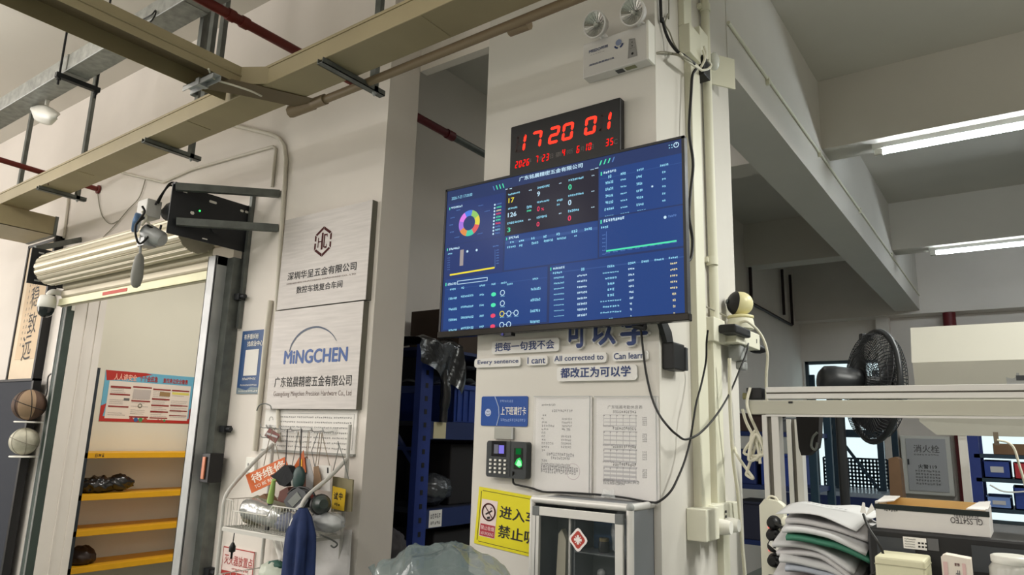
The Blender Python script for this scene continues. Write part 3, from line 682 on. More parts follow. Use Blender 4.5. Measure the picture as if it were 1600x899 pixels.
# ------------------------------------------------------------------ steel company signs
def steel_sign(name, lab, tl, br, seam):
    a = onY(*tl, 2.56); b = onY(*br, 2.56)
    t = thing(name, lab, 'sign', ((a.x+b.x)/2, 2.6, b.z))
    part('plate', MB(STEEL).box(a.x, b.x, 2.56, 2.563, b.z, a.z), t)
    part('side_rim', MB(STEELE).box(a.x+.002, b.x, 2.563, 2.6, b.z, a.z), t)
    return t
YS = 2.5592
t = steel_sign('steel_sign', 'upper brushed steel company sign with dark red hexagon emblem', (446, 344.5), (571, 468), 0)
m = MB(INK); k6 = crop(400, 225, 4)
m.ytext('深圳华呈五金有限公司', k6(195, 857), k6(630, 733), YS, INK, 0.02)
m.ytext('SHENZHEN HUACHENG HARDWARE CO., LTD', k6(190, 884), k6(625, 806), YS, mat('brown_ink', (110, 92, 84), .6), 0.01)
m.ytext('数控车铣复合车间', (462.5, 459.5), (535.5, 437.5), YS, INK, 0.02)
part('lettering', m, t)
c = (onY(504.5, 377.5, YS)); hh = (onY(504.5, 354, YS).z-onY(504.5, 401.5, YS).z)/2; hw = hh*0.80
m = MB(INKBR)
def HX(k, s): a = math.radians(60*k+30); return Vector((c.x+hw*s*math.cos(a)/0.866, YS, c.z+hh*s*math.sin(a)))
for k in range(6):
    p, q = HX(k, 1.0), HX(k+1, 1.0); p2, q2 = HX(k, .8), HX(k+1, .8)
    if k in (0, 1, 3, 4): e0, e1 = (.06, .98) if k in (0, 3) else (.02, .94)
    else: e0, e1 = (0.0, 0.40), (0.55, 1.0)
    segs = [(e0, e1)] if not isinstance(e0, tuple) else [e0, e1]
    for s0, s1 in segs: m.poly([p.lerp(q, s0), p.lerp(q, s1), p2.lerp(q2, s1), p2.lerp(q2, s0)])
def hb(x0, z0, x1, z1): m.poly([(c.x+hw*x0, YS, c.z+hh*z0), (c.x+hw*x1, YS, c.z+hh*z0), (c.x+hw*x1, YS, c.z+hh*z1), (c.x+hw*x0, YS, c.z+hh*z1)])
hb(-.6, -.36, -.5, .30); hb(-.5, -.02, -.16, .06); hb(-.20, -.52, .02, .58); hb(.08, -.40, .22, .48); hb(.22, .36, .5, .46); hb(.22, -.46, .5, -.34); hb(.42, .26, .5, .36); hb(.42, -.34, .5, -.2)
part('emblem', m, t, label='dark red hexagon emblem with letters H and C')
t = steel_sign('steel_sign', 'lower brushed steel company sign with blue lettering under a dark arc', (430, 487), (556, 640), 1)
m = MB(INK); k6 = crop(400, 450, 4)
m.ytext('MiNGCHEN', k6(170, 480), k6(577, 366), YS, mat('sign_blue_ink', (40, 82, 150), .5), 0.035)
m.ytext('广东铭晨精密五金有限公司', k6(112, 623), k6(600, 541), YS, INK, 0.015)
m.ytext('Guangdong Mingchen Precision Hardware Co., Ltd', k6(107, 687), k6(597, 640), YS, mat('brown_ink', (0, 0, 0)), 0.0)
part('lettering', m, t)
P = curve([onY(*k6(x, y), YS-.0005) for x, y in ((208, 400), (225, 350), (265, 295), (320, 258), (385, 245), (440, 262), (480, 295), (503, 332))], 6)
m = MB(mat('dark_slate_ink', (56, 72, 96), .5)); n = len(P)
for k in range(n-1):
    def wd(i): f = i/(n-1); return 0.0016+0.007*max(0, math.sin(math.pi*min(1, f*0.92+.08)))**1.0*(1-f*.75)
    a, b = P[k], P[k+1]; nn = Vector((-(b-a).z, 0, (b-a).x)).normalized()
    m.poly([a+nn*wd(k), b+nn*wd(k+1), b-nn*wd(k+1), a-nn*wd(k)])
part('arc_mark', m, t)

# ------------------------------------------------------------------ television with the production dashboard
YT = 2.5
t = thing('television', 'large wall television showing a blue production dashboard', 'television', (-1.6, 2.6, 2.03))
a = onY(697, 298, YT); b = onY(1075, 490, YT); TX0, TX1, TZ1 = a.x, -0.992, 2.772; TZ0 = 2.06
m = MB(BLACK).box(TX0, TX1, YT+.002, YT+.03, TZ0-.02, TZ1); part('back_shell', m, t, .003)
m = MB(BLACK)
m.box(TX0, TX1, YT-.004, YT+.004, TZ1-.011, TZ1).box(TX0, TX0+.011, YT-.004, YT+.004, TZ0-.02, TZ1).box(TX1-.012, TX1, YT-.004, YT+.004, TZ0-.02, TZ1)
part('bezel', m, t)
m = MB(mat('tv_lip_metal', (66, 64, 62), 0.22, 0.85)).box(TX0-.004, TX1+.004, YT-.008, YT+.03, TZ0-.028, TZ0+.002)
part('bottom_lip', m, t, .004)
part('sensor', MB(BLACK).box(-1.86, -1.80, YT-.012, YT+.02, TZ0-.04, TZ0-.026).lathe([(.006, 0), (.006, .004)], (-1.845, YT-.012, TZ0-.033), (0, -1, 0), 10, mat('blue_sensor', (60, 60, 150), .3)), t)
part('wall_bracket', MB(BLACKM).box(-1.9, -1.3, YT+.03, 2.6, 2.35, 2.5), t)
def scr(name, rgb, s=1.0):
    return mat(name, (6, 8, 12), 0.22, spec=0.12, emit=rgb, estr=s)
SB = scr('screen_base', (44, 58, 100)); YR = YT-.001
part('screen', MB(SB).box(TX0+.01, TX1-.011, YT-.0005, YT+.002, TZ0, TZ1-.01), t, label='lit screen')
kA, kB, kC, kD = crop(690, 270, 6.915), crop(690, 380, 5.995), crop(870, 380, 6.42), crop(870, 220, 4.995)
m = MB(); SP = scr('screen_panel', (40, 68, 128)); SP2 = scr('screen_panel_reflection', (44, 60, 112)); SD = scr('screen_dark', (40, 38, 50)); SL = scr('screen_rule', (22, 30, 58))  # dimmer panel colour holds the viewing reflection at the upper left
SH = scr('screen_band', (54, 84, 142))
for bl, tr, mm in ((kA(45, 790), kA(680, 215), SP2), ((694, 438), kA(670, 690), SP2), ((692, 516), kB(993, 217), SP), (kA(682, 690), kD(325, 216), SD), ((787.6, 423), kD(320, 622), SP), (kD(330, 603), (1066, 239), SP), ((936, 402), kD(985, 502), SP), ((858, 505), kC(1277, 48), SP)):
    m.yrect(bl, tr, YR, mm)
YQ = YR-.0004
for bl, tr in ((kB(45, 440), kB(990, 320)), (kC(-70, 310), kC(1277, 130)), (kD(332, 300), kD(982, 170)), (kA(690, 775), kD(318, 672))):
    m.yrect(bl, tr, YQ, SH)
for bl, tr in ((kA(672, 692), kA(681, 200)), (kB(993, 750), kB(1000, 215)), (kC(412, 152), kC(420, -120)), ((693, 441), kB(993, 214)),):
    pass
part('panel_fields', m, t)
YI = YR-.0008
GW, GC, GY, GR, GG, GDIM, GO = glow('screen_white', (200, 232, 250)), glow('screen_cyan', (150, 215, 240)), glow('screen_yellow', (245, 225, 70)), glow('screen_red', (240, 80, 110)), glow('screen_green', (90, 235, 180)), glow('screen_dim_blue', (96, 130, 190)), glow('screen_cream', (240, 228, 170))
m = MB(GW)
m.ytext('广东铭晨精密五金有限公司', kD(-295, 318), kD(203, 172), YI, GW, .025)
part('screen_title', m, t)
part('date_line', MB(GC).ytext('2026-7-23 17:20:00', kA(108, 298), kA(332, 218), YI, GC, .01), t)
for st, kk, bl, tr, mm in (('17', kA, (722, 330), (785, 264), GY), ('126', kA, (715, 485), (810, 418), GW), ('3', kA, (709, 645), (744, 590), GG), ('9', kA, (1032, 258), (1064, 200), GW), ('0', kA, (1031, 420), (1060, 362), GR), ('%', kA, (1076, 412), (1108, 376), GR), ('0', kA, (1026, 585), (1058, 528), GR), ('0', kD, (90, 386), (116, 338), GG), ('0', kD, (88, 506), (114, 459), GW), ('0', kD, (86, 628), (112, 581), GR)):
    part('figure', MB(mm).ytext(st, kk(*bl), kk(*tr), YI, mm, .02), t)
m = MB(GC)
for kk, x0, y0, x1, y1, n, mm in ((kA, 718, 250, 848, 203, 8, GC), (kA, 718, 402, 822, 362, 7, GC), (kA, 710, 562, 885, 508, 9, GC), (kA, 1035, 178, 1170, 126, 9, GC), (kA, 1030, 333, 1165, 287, 9, GC), (kA, 1027, 500, 1140, 455, 8, GC), (kD, 92, 320, 213, 278, 8, GC), (kD, 90, 440, 213, 400, 8, GC), (kD, 88, 562, 175, 527, 6, GC),
        (kA, 920, 390, 978, 350, 4, GC), (kA, 920, 425, 972, 398, 3, GG), (kA, 1245, 315, 1310, 280, 4, GC), (kA, 1245, 358, 1280, 332, 2, GC), (kA, 943, 200, 975, 180, 2, GW), (kA, 1268, 122, 1300, 104, 2, GW), (kA, 935, 518, 965, 498, 2, GW), (kA, 1265, 450, 1298, 430, 2, GW), (kD, 272, 278, 298, 264, 2, GW), (kD, 270, 402, 297, 388, 2, GW), (kD, 268, 526, 296, 512, 2, GW),
        (kA, 103, 395, 228, 348, 8, GW), (kA, 80, 842, 195, 800, 7, GW), (kA, 725, 722, 838, 678, 6, GW), (kB, 57, 400, 140, 368, 6, GW), (kB, 1045, 250, 1157, 215, 6, GW), (kD, 365, 262, 465, 222, 6, GW), (kD, 365, 640, 530, 590, 9, GW),
        (kA, 740, 765, 785, 738, 2, GC), (kA, 836, 752, 893, 720, 3, GC), (kA, 968, 730, 1008, 695, 2, GC), (kA, 1098, 708, 1140, 674, 2, GC), (kA, 1240, 682, 1280, 648, 2, GC), (kD, 115, 722, 163, 692, 3, GC), (kD, 215, 705, 278, 675, 4, GC), (kA, 708, 820, 803, 785, 5, GC), (kA, 838, 803, 880, 770, 2, GC), (kA, 972, 778, 1048, 740, 4, GC), (kA, 1103, 755, 1208, 712, 6, GC), (kA, 1245, 730, 1350, 690, 7, GC), (kD, 135, 752, 160, 735, 2, GC)):
    m.yscrib(kk(x0, y0), kk(x1, y1), YI, n, mm)
for k in range(6):      # upper right table
    y = 284+54*k; h = 26 if k < 5 else 12
    m.yscrib(kD(372+8*(k < 4), y+58-2*k), kD(450-8*(k < 4), y+24-2*k), YI, 5, GC) if k < 5 else None
    for x, n in ((497, 4), (622, 4), ):
        m.yscrib(kD(x, y+30-(x-497)*.14), kD(x+45+3*k, y-(x-497)*.2+8), YI, n, GC) if k < 5 else None
    m.yscrib(kD(823, 255+56*k), kD(852, 234+56*k), YI, 2, GC) if k < 5 else None
for x, y, n in ((400, 295, 2), (498, 272, 3), (625, 242, 4), (805, 205, 5)): m.yscrib(kD(x, y), kD(x+n*14, y-30), YI, n, GC)
for x, y in ((375, 592), (497, 572), (628, 548)): m.yscrib(kD(x, y), kD(x+70, y-16), YI, 4, GC)
for k in range(5):      # lower left table
    y = 520+100*k
    if k: m.yscrib(kB(65, y-100+15), kB(145, y-100-15), YI, 7, GC); m.yscrib(kB(180, y-108), kB(300, y-140), YI, 9, GC); m.yscrib(kB(355, y-125), kB(398, y-148), YI, 4, GC)
for x, y, n in ((78, 445, 4), (185, 433, 2), (355, 410, 4), (467, 397, 3), (556, 385, 4), (612, 398, 4), (853, 348, 4)): m.yscrib(kB(x, y), kB(x+n*14, y-24), YI, n, GC)
for k in range(4): m.yscrib(kB(836-3*k, 446+103*k), kB(930-3*k, 412+103*k), YI, 7, GC)
for k in range(9):      # lower right table
    y = 58*k; n2 = (7, 5, 3, 3, 3, 9, 7, 9, 2)[k]; h = 1 if k < 8 else .5
    m.yscrib(kC(-30, y+362-4*k), kC(75, y+332-2*k), YI, 8, GC) if k < 8 else None
    m.yscrib(kC(205, y+340-1*k), kC(305, y+340-30*h-1*k), YI, 6, GW)
    m.yscrib(kC(545-12*n2, y+310-k), kC(545+12*n2, y+310-32*h-k), YI, n2, GC)
    m.yscrib(kC(714+3*k, y+273), kC(780-2*k-(12 if k > 5 else 0), y+273-26*h), YI, 4 if k < 6 else 2, GW)
    m.yscrib(kC(1138+(4*k if k > 4 else 0), y*1.06+217), kC(1212-(3*k if k > 4 else 0), y*1.06+217-26*h), YI, 4 if k < 6 else 2, GO)
for x, y, n in ((-40, 315, 5), (243, 280, 2), (507, 248, 4), (715, 218, 4), (850, 200, 4), (980, 182, 5), (1123, 162, 5)): m.yscrib(kC(x, y), kC(x+n*19, y-32), YI, n, GC)
for x, y, w in ((160, 415, 45), (395, 365, 55), (95, 497, 50), (85, 575, 40), (90, 652, 45), (140, 708, 55), (390, 668, 55), (465, 425, 55)): m.yscrib(kA(x, y), kA(x+w, y-20), YI, 5, GDIM)
for k in range(6): m.yscrib(kB(55, 145+22*k), kB(80, 135+22*k), YI, 3, GDIM); m.yscrib(kB(512, 72+25*k), kB(538, 58+25*k), YI, 3, GDIM)
for k in range(6): m.yscrib(kD(355, 742+30*k), kD(380, 730+30*k), YI, 3, GDIM)
for k in range(10): m.yscrib(kD(380+58*k, 882-9.2*k), kD(418+58*k, 868-9.2*k), YI, 4, GDIM)
m.yscrib(kD(345, 690), kD(405, 662), YI, 4, GC); m.yscrib(kD(870, 600), kD(935, 572), YI, 5, GDIM); m.yscrib(kB(58, 112), kB(102, 92), YI, 4, GC); m.yscrib(kA(555, 805), kA(620, 780), YI, 4, GDIM)
part('small_print', m, t)
m = MB(GG)
def dot(kk, x, y, r, mm):
    p = onY(*kk(x, y), YI); rr = (onY(*kk(x, y-r), YI).z-p.z); m.poly([(p.x+rr*math.cos(q*.5236), YI, p.z+rr*math.sin(q*.5236)) for q in range(12)], mm)
cx, cz = onY(*kA(298, 545), YI).x, onY(*kA(298, 545), YI).z; R1 = onY(*kA(298, 407), YI).z-cz; R0 = R1*.56
for k, cc in enumerate(((92, 140, 240), (160, 214, 120), (240, 228, 90), (240, 110, 110), (90, 220, 180), (240, 155, 90), (178, 130, 235), (240, 140, 245))):
    g = glow('chart_colour_%s' % 'abcdefgh'[k], cc, 0.9); a0 = math.pi/2+.5-k*math.pi/4; n = 6
    for j in range(n):
        p, q = a0-j*math.pi/4/n, a0-(j+1)*math.pi/4/n
        m.poly([(cx+R0*math.cos(p), YI, cz+R0*math.sin(p)), (cx+R1*math.cos(p), YI, cz+R1*math.sin(p)), (cx+R1*math.cos(q), YI, cz+R1*math.sin(q)), (cx+R0*math.cos(q), YI, cz+R0*math.sin(q))], g)
part('donut_chart', m, t); m = MB(GG)
for k in range(10):
    dot(kA, 575-2*k, 347+35*k, 11, GW); m.yscrib(kA(595-2*k, 350+35*k), kA(650-2*k, 322+35*k), YI, 5, (GDIM, GG, GO, GR, GG, GG, GR, GDIM, GC, GDIM)[k])
part('legend', m, t); m = MB(GG)
for kk, x, y in ((kA, 87, 392), (kA, 62, 835), (kA, 702, 718), (kB, 40, 390), (kB, 1022, 245), (kD, 347, 260), (kD, 345, 635)): m.yrect(kk(x-4, y+14), kk(x+6, y-16), YI, GG)
for kk, x0, y0, dx, n, w, h in ((kA, 552, 192, 34, 4, 26, 48), (kD, 330, 194, 33, 4, 24, 42)):
    for k in range(n):
        s = 1 if kk is kD else -1
        p = [(x0+dx*k, y0-9*k), (x0+dx*k+10, y0-9*k-3), (x0+dx*k+10+w*.6, y0-h-9*k), (x0+dx*k+w*.6, y0-h-9*k+3)] if s > 0 else [(x0+dx*k+14, y0-9*k), (x0+dx*k+24, y0-9*k-3), (x0+dx*k+10, y0-h-9*k), (x0+dx*k, y0-h-9*k+3)]
        m.poly([onY(*kk(*v), YI) for v in p], GG if not (s > 0 and k == 3) and not (s < 0 and k == 0) else GDIM)
part('marker', m, t); m = MB(GG)
for kk, pts, mm, wv in ((kB, ((77, 300), (496, 230)), GY, .004), (kD, ((385, 862), (935, 782)), GG, .0035), (kD, ((385, 862), (387, 708)), GDIM, .001), (kB, ((500, 232), (500, 60)), GDIM, .001)):
    a, b = onY(*kk(*pts[0]), YI), onY(*kk(*pts[1]), YI); q = (b-a).normalized(); n = Vector((-q.z, 0, q.x))*wv
    m.poly([a-n, b-n, b+n, a+n], mm)
part('line_chart', m, t); m = MB(GG)
for k, c2 in ((0, GG), (1, GG), (2, GR), (3, GR)):
    dot(kB, 486-3*k, 481+100*k, 20, c2); dot(kB, 478-3*k, 482+100*k, 17, c2); dot(kB, 496-3*k, 480+100*k, 17, c2)
part('status_dot', m, t); m = MB(GG)
YJ = YI-.0003
for x, y, c2 in ((570, 466, GW), (569, 565, GW), (565, 663, GY), (630, 660, GW), (697, 654, GW), (563, 767, GW), (628, 762, GW)):
    p = onY(*kB(x, y), YI); m.ring(p, VY, .0115, .0018, 20, 4, c2); m.yscrib(kB(x-18, y+38), kB(x+24, y+28), YI, 4, GC)
for x0, x1, y in ((585, 612, 660), (650, 680, 655), (582, 612, 764)): m.yrect(kB(x0, y+3), kB(x1, y-4), YI, GW)
part('progress_ring', m, t); m = MB(GG)
dot(kB, 241, 78, 12, GW); dot(kB, 328, 66, 12, GW); dot(kD, 845, 598, 12, GW); dot(kD, 745, 357, 8, GW)
m.yrect(kB(145, 390), kB(430, 318), YI, GW); m.yrect(kB(150, 384), kB(425, 325), YJ, SP)
part('select_box', m, t); m = MB(GW)
m.yrect(kB(168, 215), kB(208, 60), YI, mat('screen_tip_box', (10, 10, 12), .4, emit=(150, 140, 140)))
part('tip_box', m, t); m = MB(GW)
p = onY(*kD(932, 32), YI); m.ring(p, VY, .010, .0016, 20, 4, GW); m.yrect(kD(929, 32), kD(935, 12), YI, GW)
for x, y in ((873, 35), (893, 32), (875, 55), (895, 52)): m.yrect(kD(x, y+6), kD(x+8, y-4), YI, GC)
m.yrect(kA(690, 185), kA(715, 172), YI, GW); m.yrect(kA(735, 180), kA(760, 165), YI, GW); m.yrect(kD(262, 230), kD(290, 220), YI, GW); m.yrect(kD(298, 220), kD(325, 208), YI, GW)
part('screen_icons', m, t)

# ------------------------------------------------------------------ led clock
YK = 2.558
t = thing('wall_clock', 'black digital wall clock with red glowing digits above the television', 'clock', (-1.6, 2.6, 2.72))
a = onY(798, 198, YK); b = onY(969, 152, YK)
part('case', MB(BLACK).box(a.x, b.x, YK, 2.6, 2.71, (a.z+b.z)/2), t, .006)
SEG = {'0': 'abcdef', '1': 'bc', '2': 'abged', '3': 'abgcd', '4': 'fgbc', '5': 'afgcd', '6': 'afgedc', '7': 'abc', '8': 'abcdefg', '9': 'abcdfg'}
def seg7(mb, ch, x, z, wd, ht, th, on, off, Y):
    sl = 0.12
    def pt(u, v): return (x+u*wd+v*ht*sl, Y, z+v*ht)
    tw, tv = th/wd, th/ht; g = .02
    def H(v): return [pt(g+tw*.2, v), pt(tw*.8, v+tv/2), pt(1-tw*.8, v+tv/2), pt(1-g-tw*.2, v), pt(1-tw*.8, v-tv/2), pt(tw*.8, v-tv/2)]
    def Vv(u, v0, v1): return [pt(u, v0+g), pt(u+tw/2, v0+g+tv*.5), pt(u+tw/2, v1-g-tv*.5), pt(u, v1-g), pt(u-tw/2, v1-g-tv*.5), pt(u-tw/2, v0+g+tv*.5)]
    G = {'a': H(1-tv/2), 'd': H(tv/2), 'g': H(.5), 'f': Vv(tw/2, .5, 1), 'e': Vv(tw/2, 0, .5), 'b': Vv(1-tw/2, .5, 1), 'c': Vv(1-tw/2, 0, .5)}
    for k, p in G.items():
        if k in SEG.get(ch, ''): mb.poly(p, on)
        elif off: mb.poly(p, off)
YD = YK-.001
m = MB(LEDR); offm = mat('unlit_big_led', (40, 20, 20), .5)
base = onY(815, 238, YD).z; top = onY(960, 172, YD).z
for ch, px in zip('172001', (817, 829, 856, 877, 912, 949)):
    x = onY(px, 215, YD).x - (.046 if ch == '1' else 0); m = MB(LEDR); seg7(m, ch, x, base+.004, .058, top-base-.006, .014, LEDR, offm if ch == '1' else None, YD); part('digit', m, t, label='red glowing digit %s' % ch)
m = MB(LEDR2); zb = onY(806, 264, YD).z; hs = onY(806, 252.5, YD).z-zb
def small(st, px0, py0):
    m = MB(LEDR2); p = onY(px0, py0, YD)
    for k, ch in enumerate(st): seg7(m, ch, p.x+k*.0215, p.z, .015, .034, .0045, LEDR2, None, YD)
    part('date_digits', m, t)
kE, kF = crop(660, 180, 6.66), crop(900, 180, 6.66)
small('2026', *kE(962, 556)); small('7', *kE(1172, 500)); small('23', *kE(1242, 486)); small('4', *kE(1450, 432)); small('6', *kF(2, 398)); small('10', *kF(80, 378)); small('35', *kF(305, 328))
m = MB(mat('unlit_caption', (112, 106, 104), .6)); 
for st, kk, x, y in (('年', kE, 1102, 500), ('月', kE, 1212, 482), ('日', kE, 1325, 455), ('星', kE, 1385, 440), ('期', kE, 1412, 432), ('农', kE, 1498, 412), ('历', kE, 1528, 405), ('月', kF, 45, 382), ('日', kF, 145, 358), ('C', kF, 392, 305)):
    p = onY(*kk(x, y), YD); m.text(st, p, VX, VZ, .018, .022)
part('captions', m, t)

# ------------------------------------------------------------------ emergency light
kG = crop(880, 0, 6.154); YE = 2.54
a = onY(*kG(188, 755), YE); b = onY(*kG(800, 215), YE); b2 = onY(*kG(800, 555), YE)
EX0, EX1, EZ0, EZ1 = a.x, b.x, a.z, onY(*kG(188, 430), YE).z
t = thing('emergency_light', 'white twin head emergency light high on the column above the clock', 'emergency light', ((EX0+EX1)/2, 2.6, EZ0))
EB = mat('emergency_box_plastic', (214, 211, 208), 0.4)
part('box', MB(EB).box(EX0, EX1, YE, 2.6, EZ0, EZ1), t, .004)
part('side_cap', MB(WHITE).box(EX1, EX1+.012, YE-.006, 2.6, EZ0-.004, EZ1+.012), t, .003)
m = MB(DGREY).box(EX0+.155, EX0+.19, YE+.015, YE+.045, EZ0-.002, EZ0+.001); m.box(EX0+.2, EX0+.25, YE+.015, YE+.04, EZ0-.002, EZ0+.001, mat('olive_label', (130, 130, 100), .6)); part('underside_switch', m, t)
YL = YE-.0015
m = MB(INKB); m.ytext('MISDO', kG(248, 515), kG(360, 450), YL, INKB, .02); m.ytext('明朗', kG(362, 475), kG(428, 425), YL, INKB, .01); m.yscrib(kG(262, 530), kG(400, 490), YL, 6, INKG)
m.ytext('消防应急照明灯具', kG(248, 640), kG(490, 545), YL, INKB, .02); m.yrect(kG(250, 650), kG(488, 580), YL, INKB) if False else None
p = onY(*kG(532, 420), YL)
for ang in (200, 290): m.poly([(p.x+.024*math.cos(math.radians(ang+q)), YL, p.z+.024*math.sin(math.radians(ang+q))) for q in (0, 20, 40, 60)]+[(p.x+.016*math.cos(math.radians(ang+q)), YL, p.z+.016*math.sin(math.radians(ang+q))) for q in (60, 40, 20, 0)])
m.poly([(p.x+.015*math.cos(q*.5236), YL, p.z+.006+.015*math.sin(q*.5236)) for q in range(12)], mat('pale_blue_ink', (130, 140, 170), .6))
part('lettering', m, t)
m = MB(mat('indicator_strip', (150, 148, 146), .5)); q = [onY(*kG(x, y), YL) for x, y in ((620, 565), (712, 535), (690, 368), (632, 375))]; m.poly(q)
for x, y, r in ((665, 515, .006), (663, 440, .003), (662, 405, .003)):
    p = onY(*kG(x, y), YL-.0005); m.poly([(p.x+r*math.cos(k*.6283), YL-.0005, p.z+r*math.sin(k*.6283)) for k in range(10)], INK)
for k in range(3): m.yscrib(kG(640, 470-42*k), kG(690, 450-42*k), YL-.0004, 4, INK)
part('indicator_panel', m, t)
for (x, y, fx) in ((308, 235, 0), (668, 115, 1)):
    c = onY(*kG(x, y), 2.49); ax = Vector((-0.12, -1, -0.30)).normalized()
    h = MB(EB).lathe([(.02, -.055), (.045, -.04), (.056, -.012), (.060, 0.0), (.060, .008), (.054, .010), (.053, .004)], c, ax, 32, None, 1.0, (True, False))
    hd = part('lamp_head', h, t)
    rf = MB(mat('lamp_reflector', (205, 204, 198), 0.25, 0.85))
    V = []; n = 36
    rim = [c+ax*.009 for _ in range(1)]
    a1 = ax.cross(VZ).normalized(); b1 = ax.cross(a1)
    for k in range(n):
        t0, t1 = 2*math.pi*k/n, 2*math.pi*(k+1)/n; d0, d1 = (.054, .054*1.0)
        p0 = c+ax*.009+(a1*math.cos(t0)+b1*math.sin(t0))*.054; p1 = c+ax*.009+(a1*math.cos(t1)+b1*math.sin(t1))*.054
        q0 = c-ax*(.018+(.004 if k % 2 else 0)); rf.poly([p0, p1, q0])
    rf.lathe([(.008, -.018), (.008, .002), (.003, .006)], c, ax, 10, WHITE)
    part('reflector', rf, hd)
    part('lens', MB(GLASS).lathe([(.0535, .0095), (.03, .012), (0, .013)], c, ax, 24, None, 1.0, (False, True)), hd)
    part('neck', MB(EB).tube([c-ax*.03-VZ*.03, Vector((c.x+.01, 2.56, EZ1))], .012, 10).ball(Vector((c.x+.01, 2.555, EZ1+.008)), .018, nu=12, nv=8), t)
# ------------------------------------------------------------------ foam board lettering on the column
def plaque(lab, st, bl, tr, tbl, ttr, bold=.02, r=.012, txt=INKB):
    a, b = onY(*bl, 2.585), onY(*tr, 2.585); Yp = 2.585
    tt = thing('lettering_plaque', lab, 'wall lettering', ((a.x+b.x)/2, 2.6, a.z), 'foam lettering plaques on the column')
    P = []
    for cx_, cz_, a0 in ((b.x-r, b.z-r, 0), (a.x+r, b.z-r, 90), (a.x+r, a.z+r, 180), (b.x-r, a.z+r, 270)):
        for q in range(4): an = math.radians(a0+30*q); P.append((cx_+r*math.cos(an), Yp, cz_+r*math.sin(an)))
    part('board', MB(PAPERG if False else mat('foam_board', (222, 220, 216), .7)).prism(P, (0, .015, 0)), tt)
    part('lettering', MB(txt).ytext(st, tbl, ttr, Yp-.001, txt, bold), tt)
kH, kI = crop(660, 420, 6.66), crop(800, 450, 4)
plaque('white plaque reading 把每一句我不会 just under the television', '把每一句我不会', (768, 554), (873.5, 527.5), kH(752, 866), kH(1375, 735), .025)
plaque('white plaque reading Every sentence', 'Every sentence', (741, 575), (813.5, 558), (746, 571.5), (810, 560.5), .015)
plaque('small white plaque reading I cant in script', 'I cant', (822.5, 571.5), (855.5, 555.5), (824, 569), (852, 557.5), .015)
plaque('white plaque reading All corrected to', 'All corrected to', (864.5, 569.5), (947.5, 550.5), (866, 565), (943, 553), .015)
plaque('white plaque reading Can learn in script', 'Can learn', (957, 565), (1011.5, 547.5), (959, 562), (1006, 550), .015)
plaque('lowest white plaque reading 都改正为可以学', '都改正为可以学', (870, 596.5), (994.5, 569.5), kI(302, 565), kI(742, 485), .03)
for ch, bl, tr in (('可', (885, 545), (915, 494)), ('以', (925, 541), (962, 490)), ('学', (969, 541), (1012, 486))):
    a = onY(*bl, 2.582)
    tt = thing('letter', 'large blue character %s half hidden by the television edge' % ch, 'wall lettering', (a.x, 2.6, a.z), 'large blue characters on the column')
    part('white_backing', MB(mat('foam_board', (0, 0, 0))).ytext(ch, (bl[0]-2.2, bl[1]+2.2), (tr[0]+2.2, tr[1]-2.2), 2.584, None, .075, .016), tt)
    part('face', MB(INKB).ytext(ch, bl, tr, 2.581, INKB, .035), tt)
# ------------------------------------------------------------------ blue card, time clock, yellow sign, sheets
t = thing('blue_card', 'blue laminated card with smiling face reminding to clock in', 'sign', onY(787, 665, 2.6))
a, b = onY(751, 665.5, 2.596), onY(825, 619.3, 2.596); Yc = 2.596
SBG = mat('blue_card_face', (46, 84, 160), 0.12, spec=0.7); 
def rr(a, b, r, Y):
    P = []
    for cx_, cz_, a0 in ((b.x-r, b.z-r, 0), (a.x+r, b.z-r, 90), (a.x+r, a.z+r, 180), (b.x-r, a.z+r, 270)):
        for q in range(4): an = math.radians(a0+30*q); P.append((cx_+r*math.cos(an), Y, cz_+r*math.sin(an)))
    return P
part('card', MB(SBG).prism(rr(a, b, .008, Yc), (0, .004, 0)), t)
kJ = crop(700, 560, 4.444); m = MB(WHITE)
m.ytext('上下班请打卡', kJ(366, 395), kJ(543, 338), Yc-.0008, WHITE, .02); m.yscrib(kJ(360, 308), kJ(455, 290), Yc-.0008, 8, mat('card_pale_ink', (140, 165, 215), .5)); m.yscrib(kJ(365, 440), kJ(540, 422), Yc-.0008, 13, mat('card_pale_ink', (0, 0, 0)))
p = [onY(*kJ(x, y), Yc-.0008) for x, y in ((338, 467), (355, 400), (352, 340), (335, 290), (325, 265))]
m.tube(p, .0025, 4, mat('card_line', (190, 205, 235), .4))
part('lettering', m, t)
p = onY(*kJ(278, 378), Yc-.001); m = MB(mat('card_face_disc', (190, 200, 225), .4)); r = .017
m.poly([(p.x+r*math.cos(k*.314), p.y, p.z+r*math.sin(k*.314)) for k in range(20)])
for dx in (-.005, .005): m.poly([(p.x+dx+.0022*math.cos(k*.63), p.y-.0006, p.z+.005+.004*math.sin(k*.63)) for k in range(10)], INKB)
m.tube([(p.x+.011*math.cos(math.radians(k)), p.y-.0006, p.z+.011*math.sin(math.radians(k))) for k in range(200, 341, 14)], .0012, 4, INKB)
part('smiling_face', m, t)
t = thing('code_plate', 'small grey plastic plate above the time clock', 'plate', onY(787, 686, 2.6))
a, b = onY(*kJ(322, 560), 2.59), onY(*kJ(445, 482), 2.59)
part('plate', MB(mat('grey_card_face', (168, 168, 160), .5)).box(a.x, b.x, 2.588, 2.6, a.z, b.z), t); part('side_strip', MB(GALVW).box(b.x, b.x+.008, 2.586, 2.6, a.z, b.z), t)
t = thing('time_clock', 'dark grey fingerprint time clock with keypad and green lit sensor', 'time clock', onY(794, 748, 2.6))
a, b = onY(*kJ(262, 825), 2.56), onY(*kJ(545, 570), 2.56); a.z = onY(*kJ(262, 822), 2.56).z; b.z = onY(*kJ(262, 572), 2.56).z
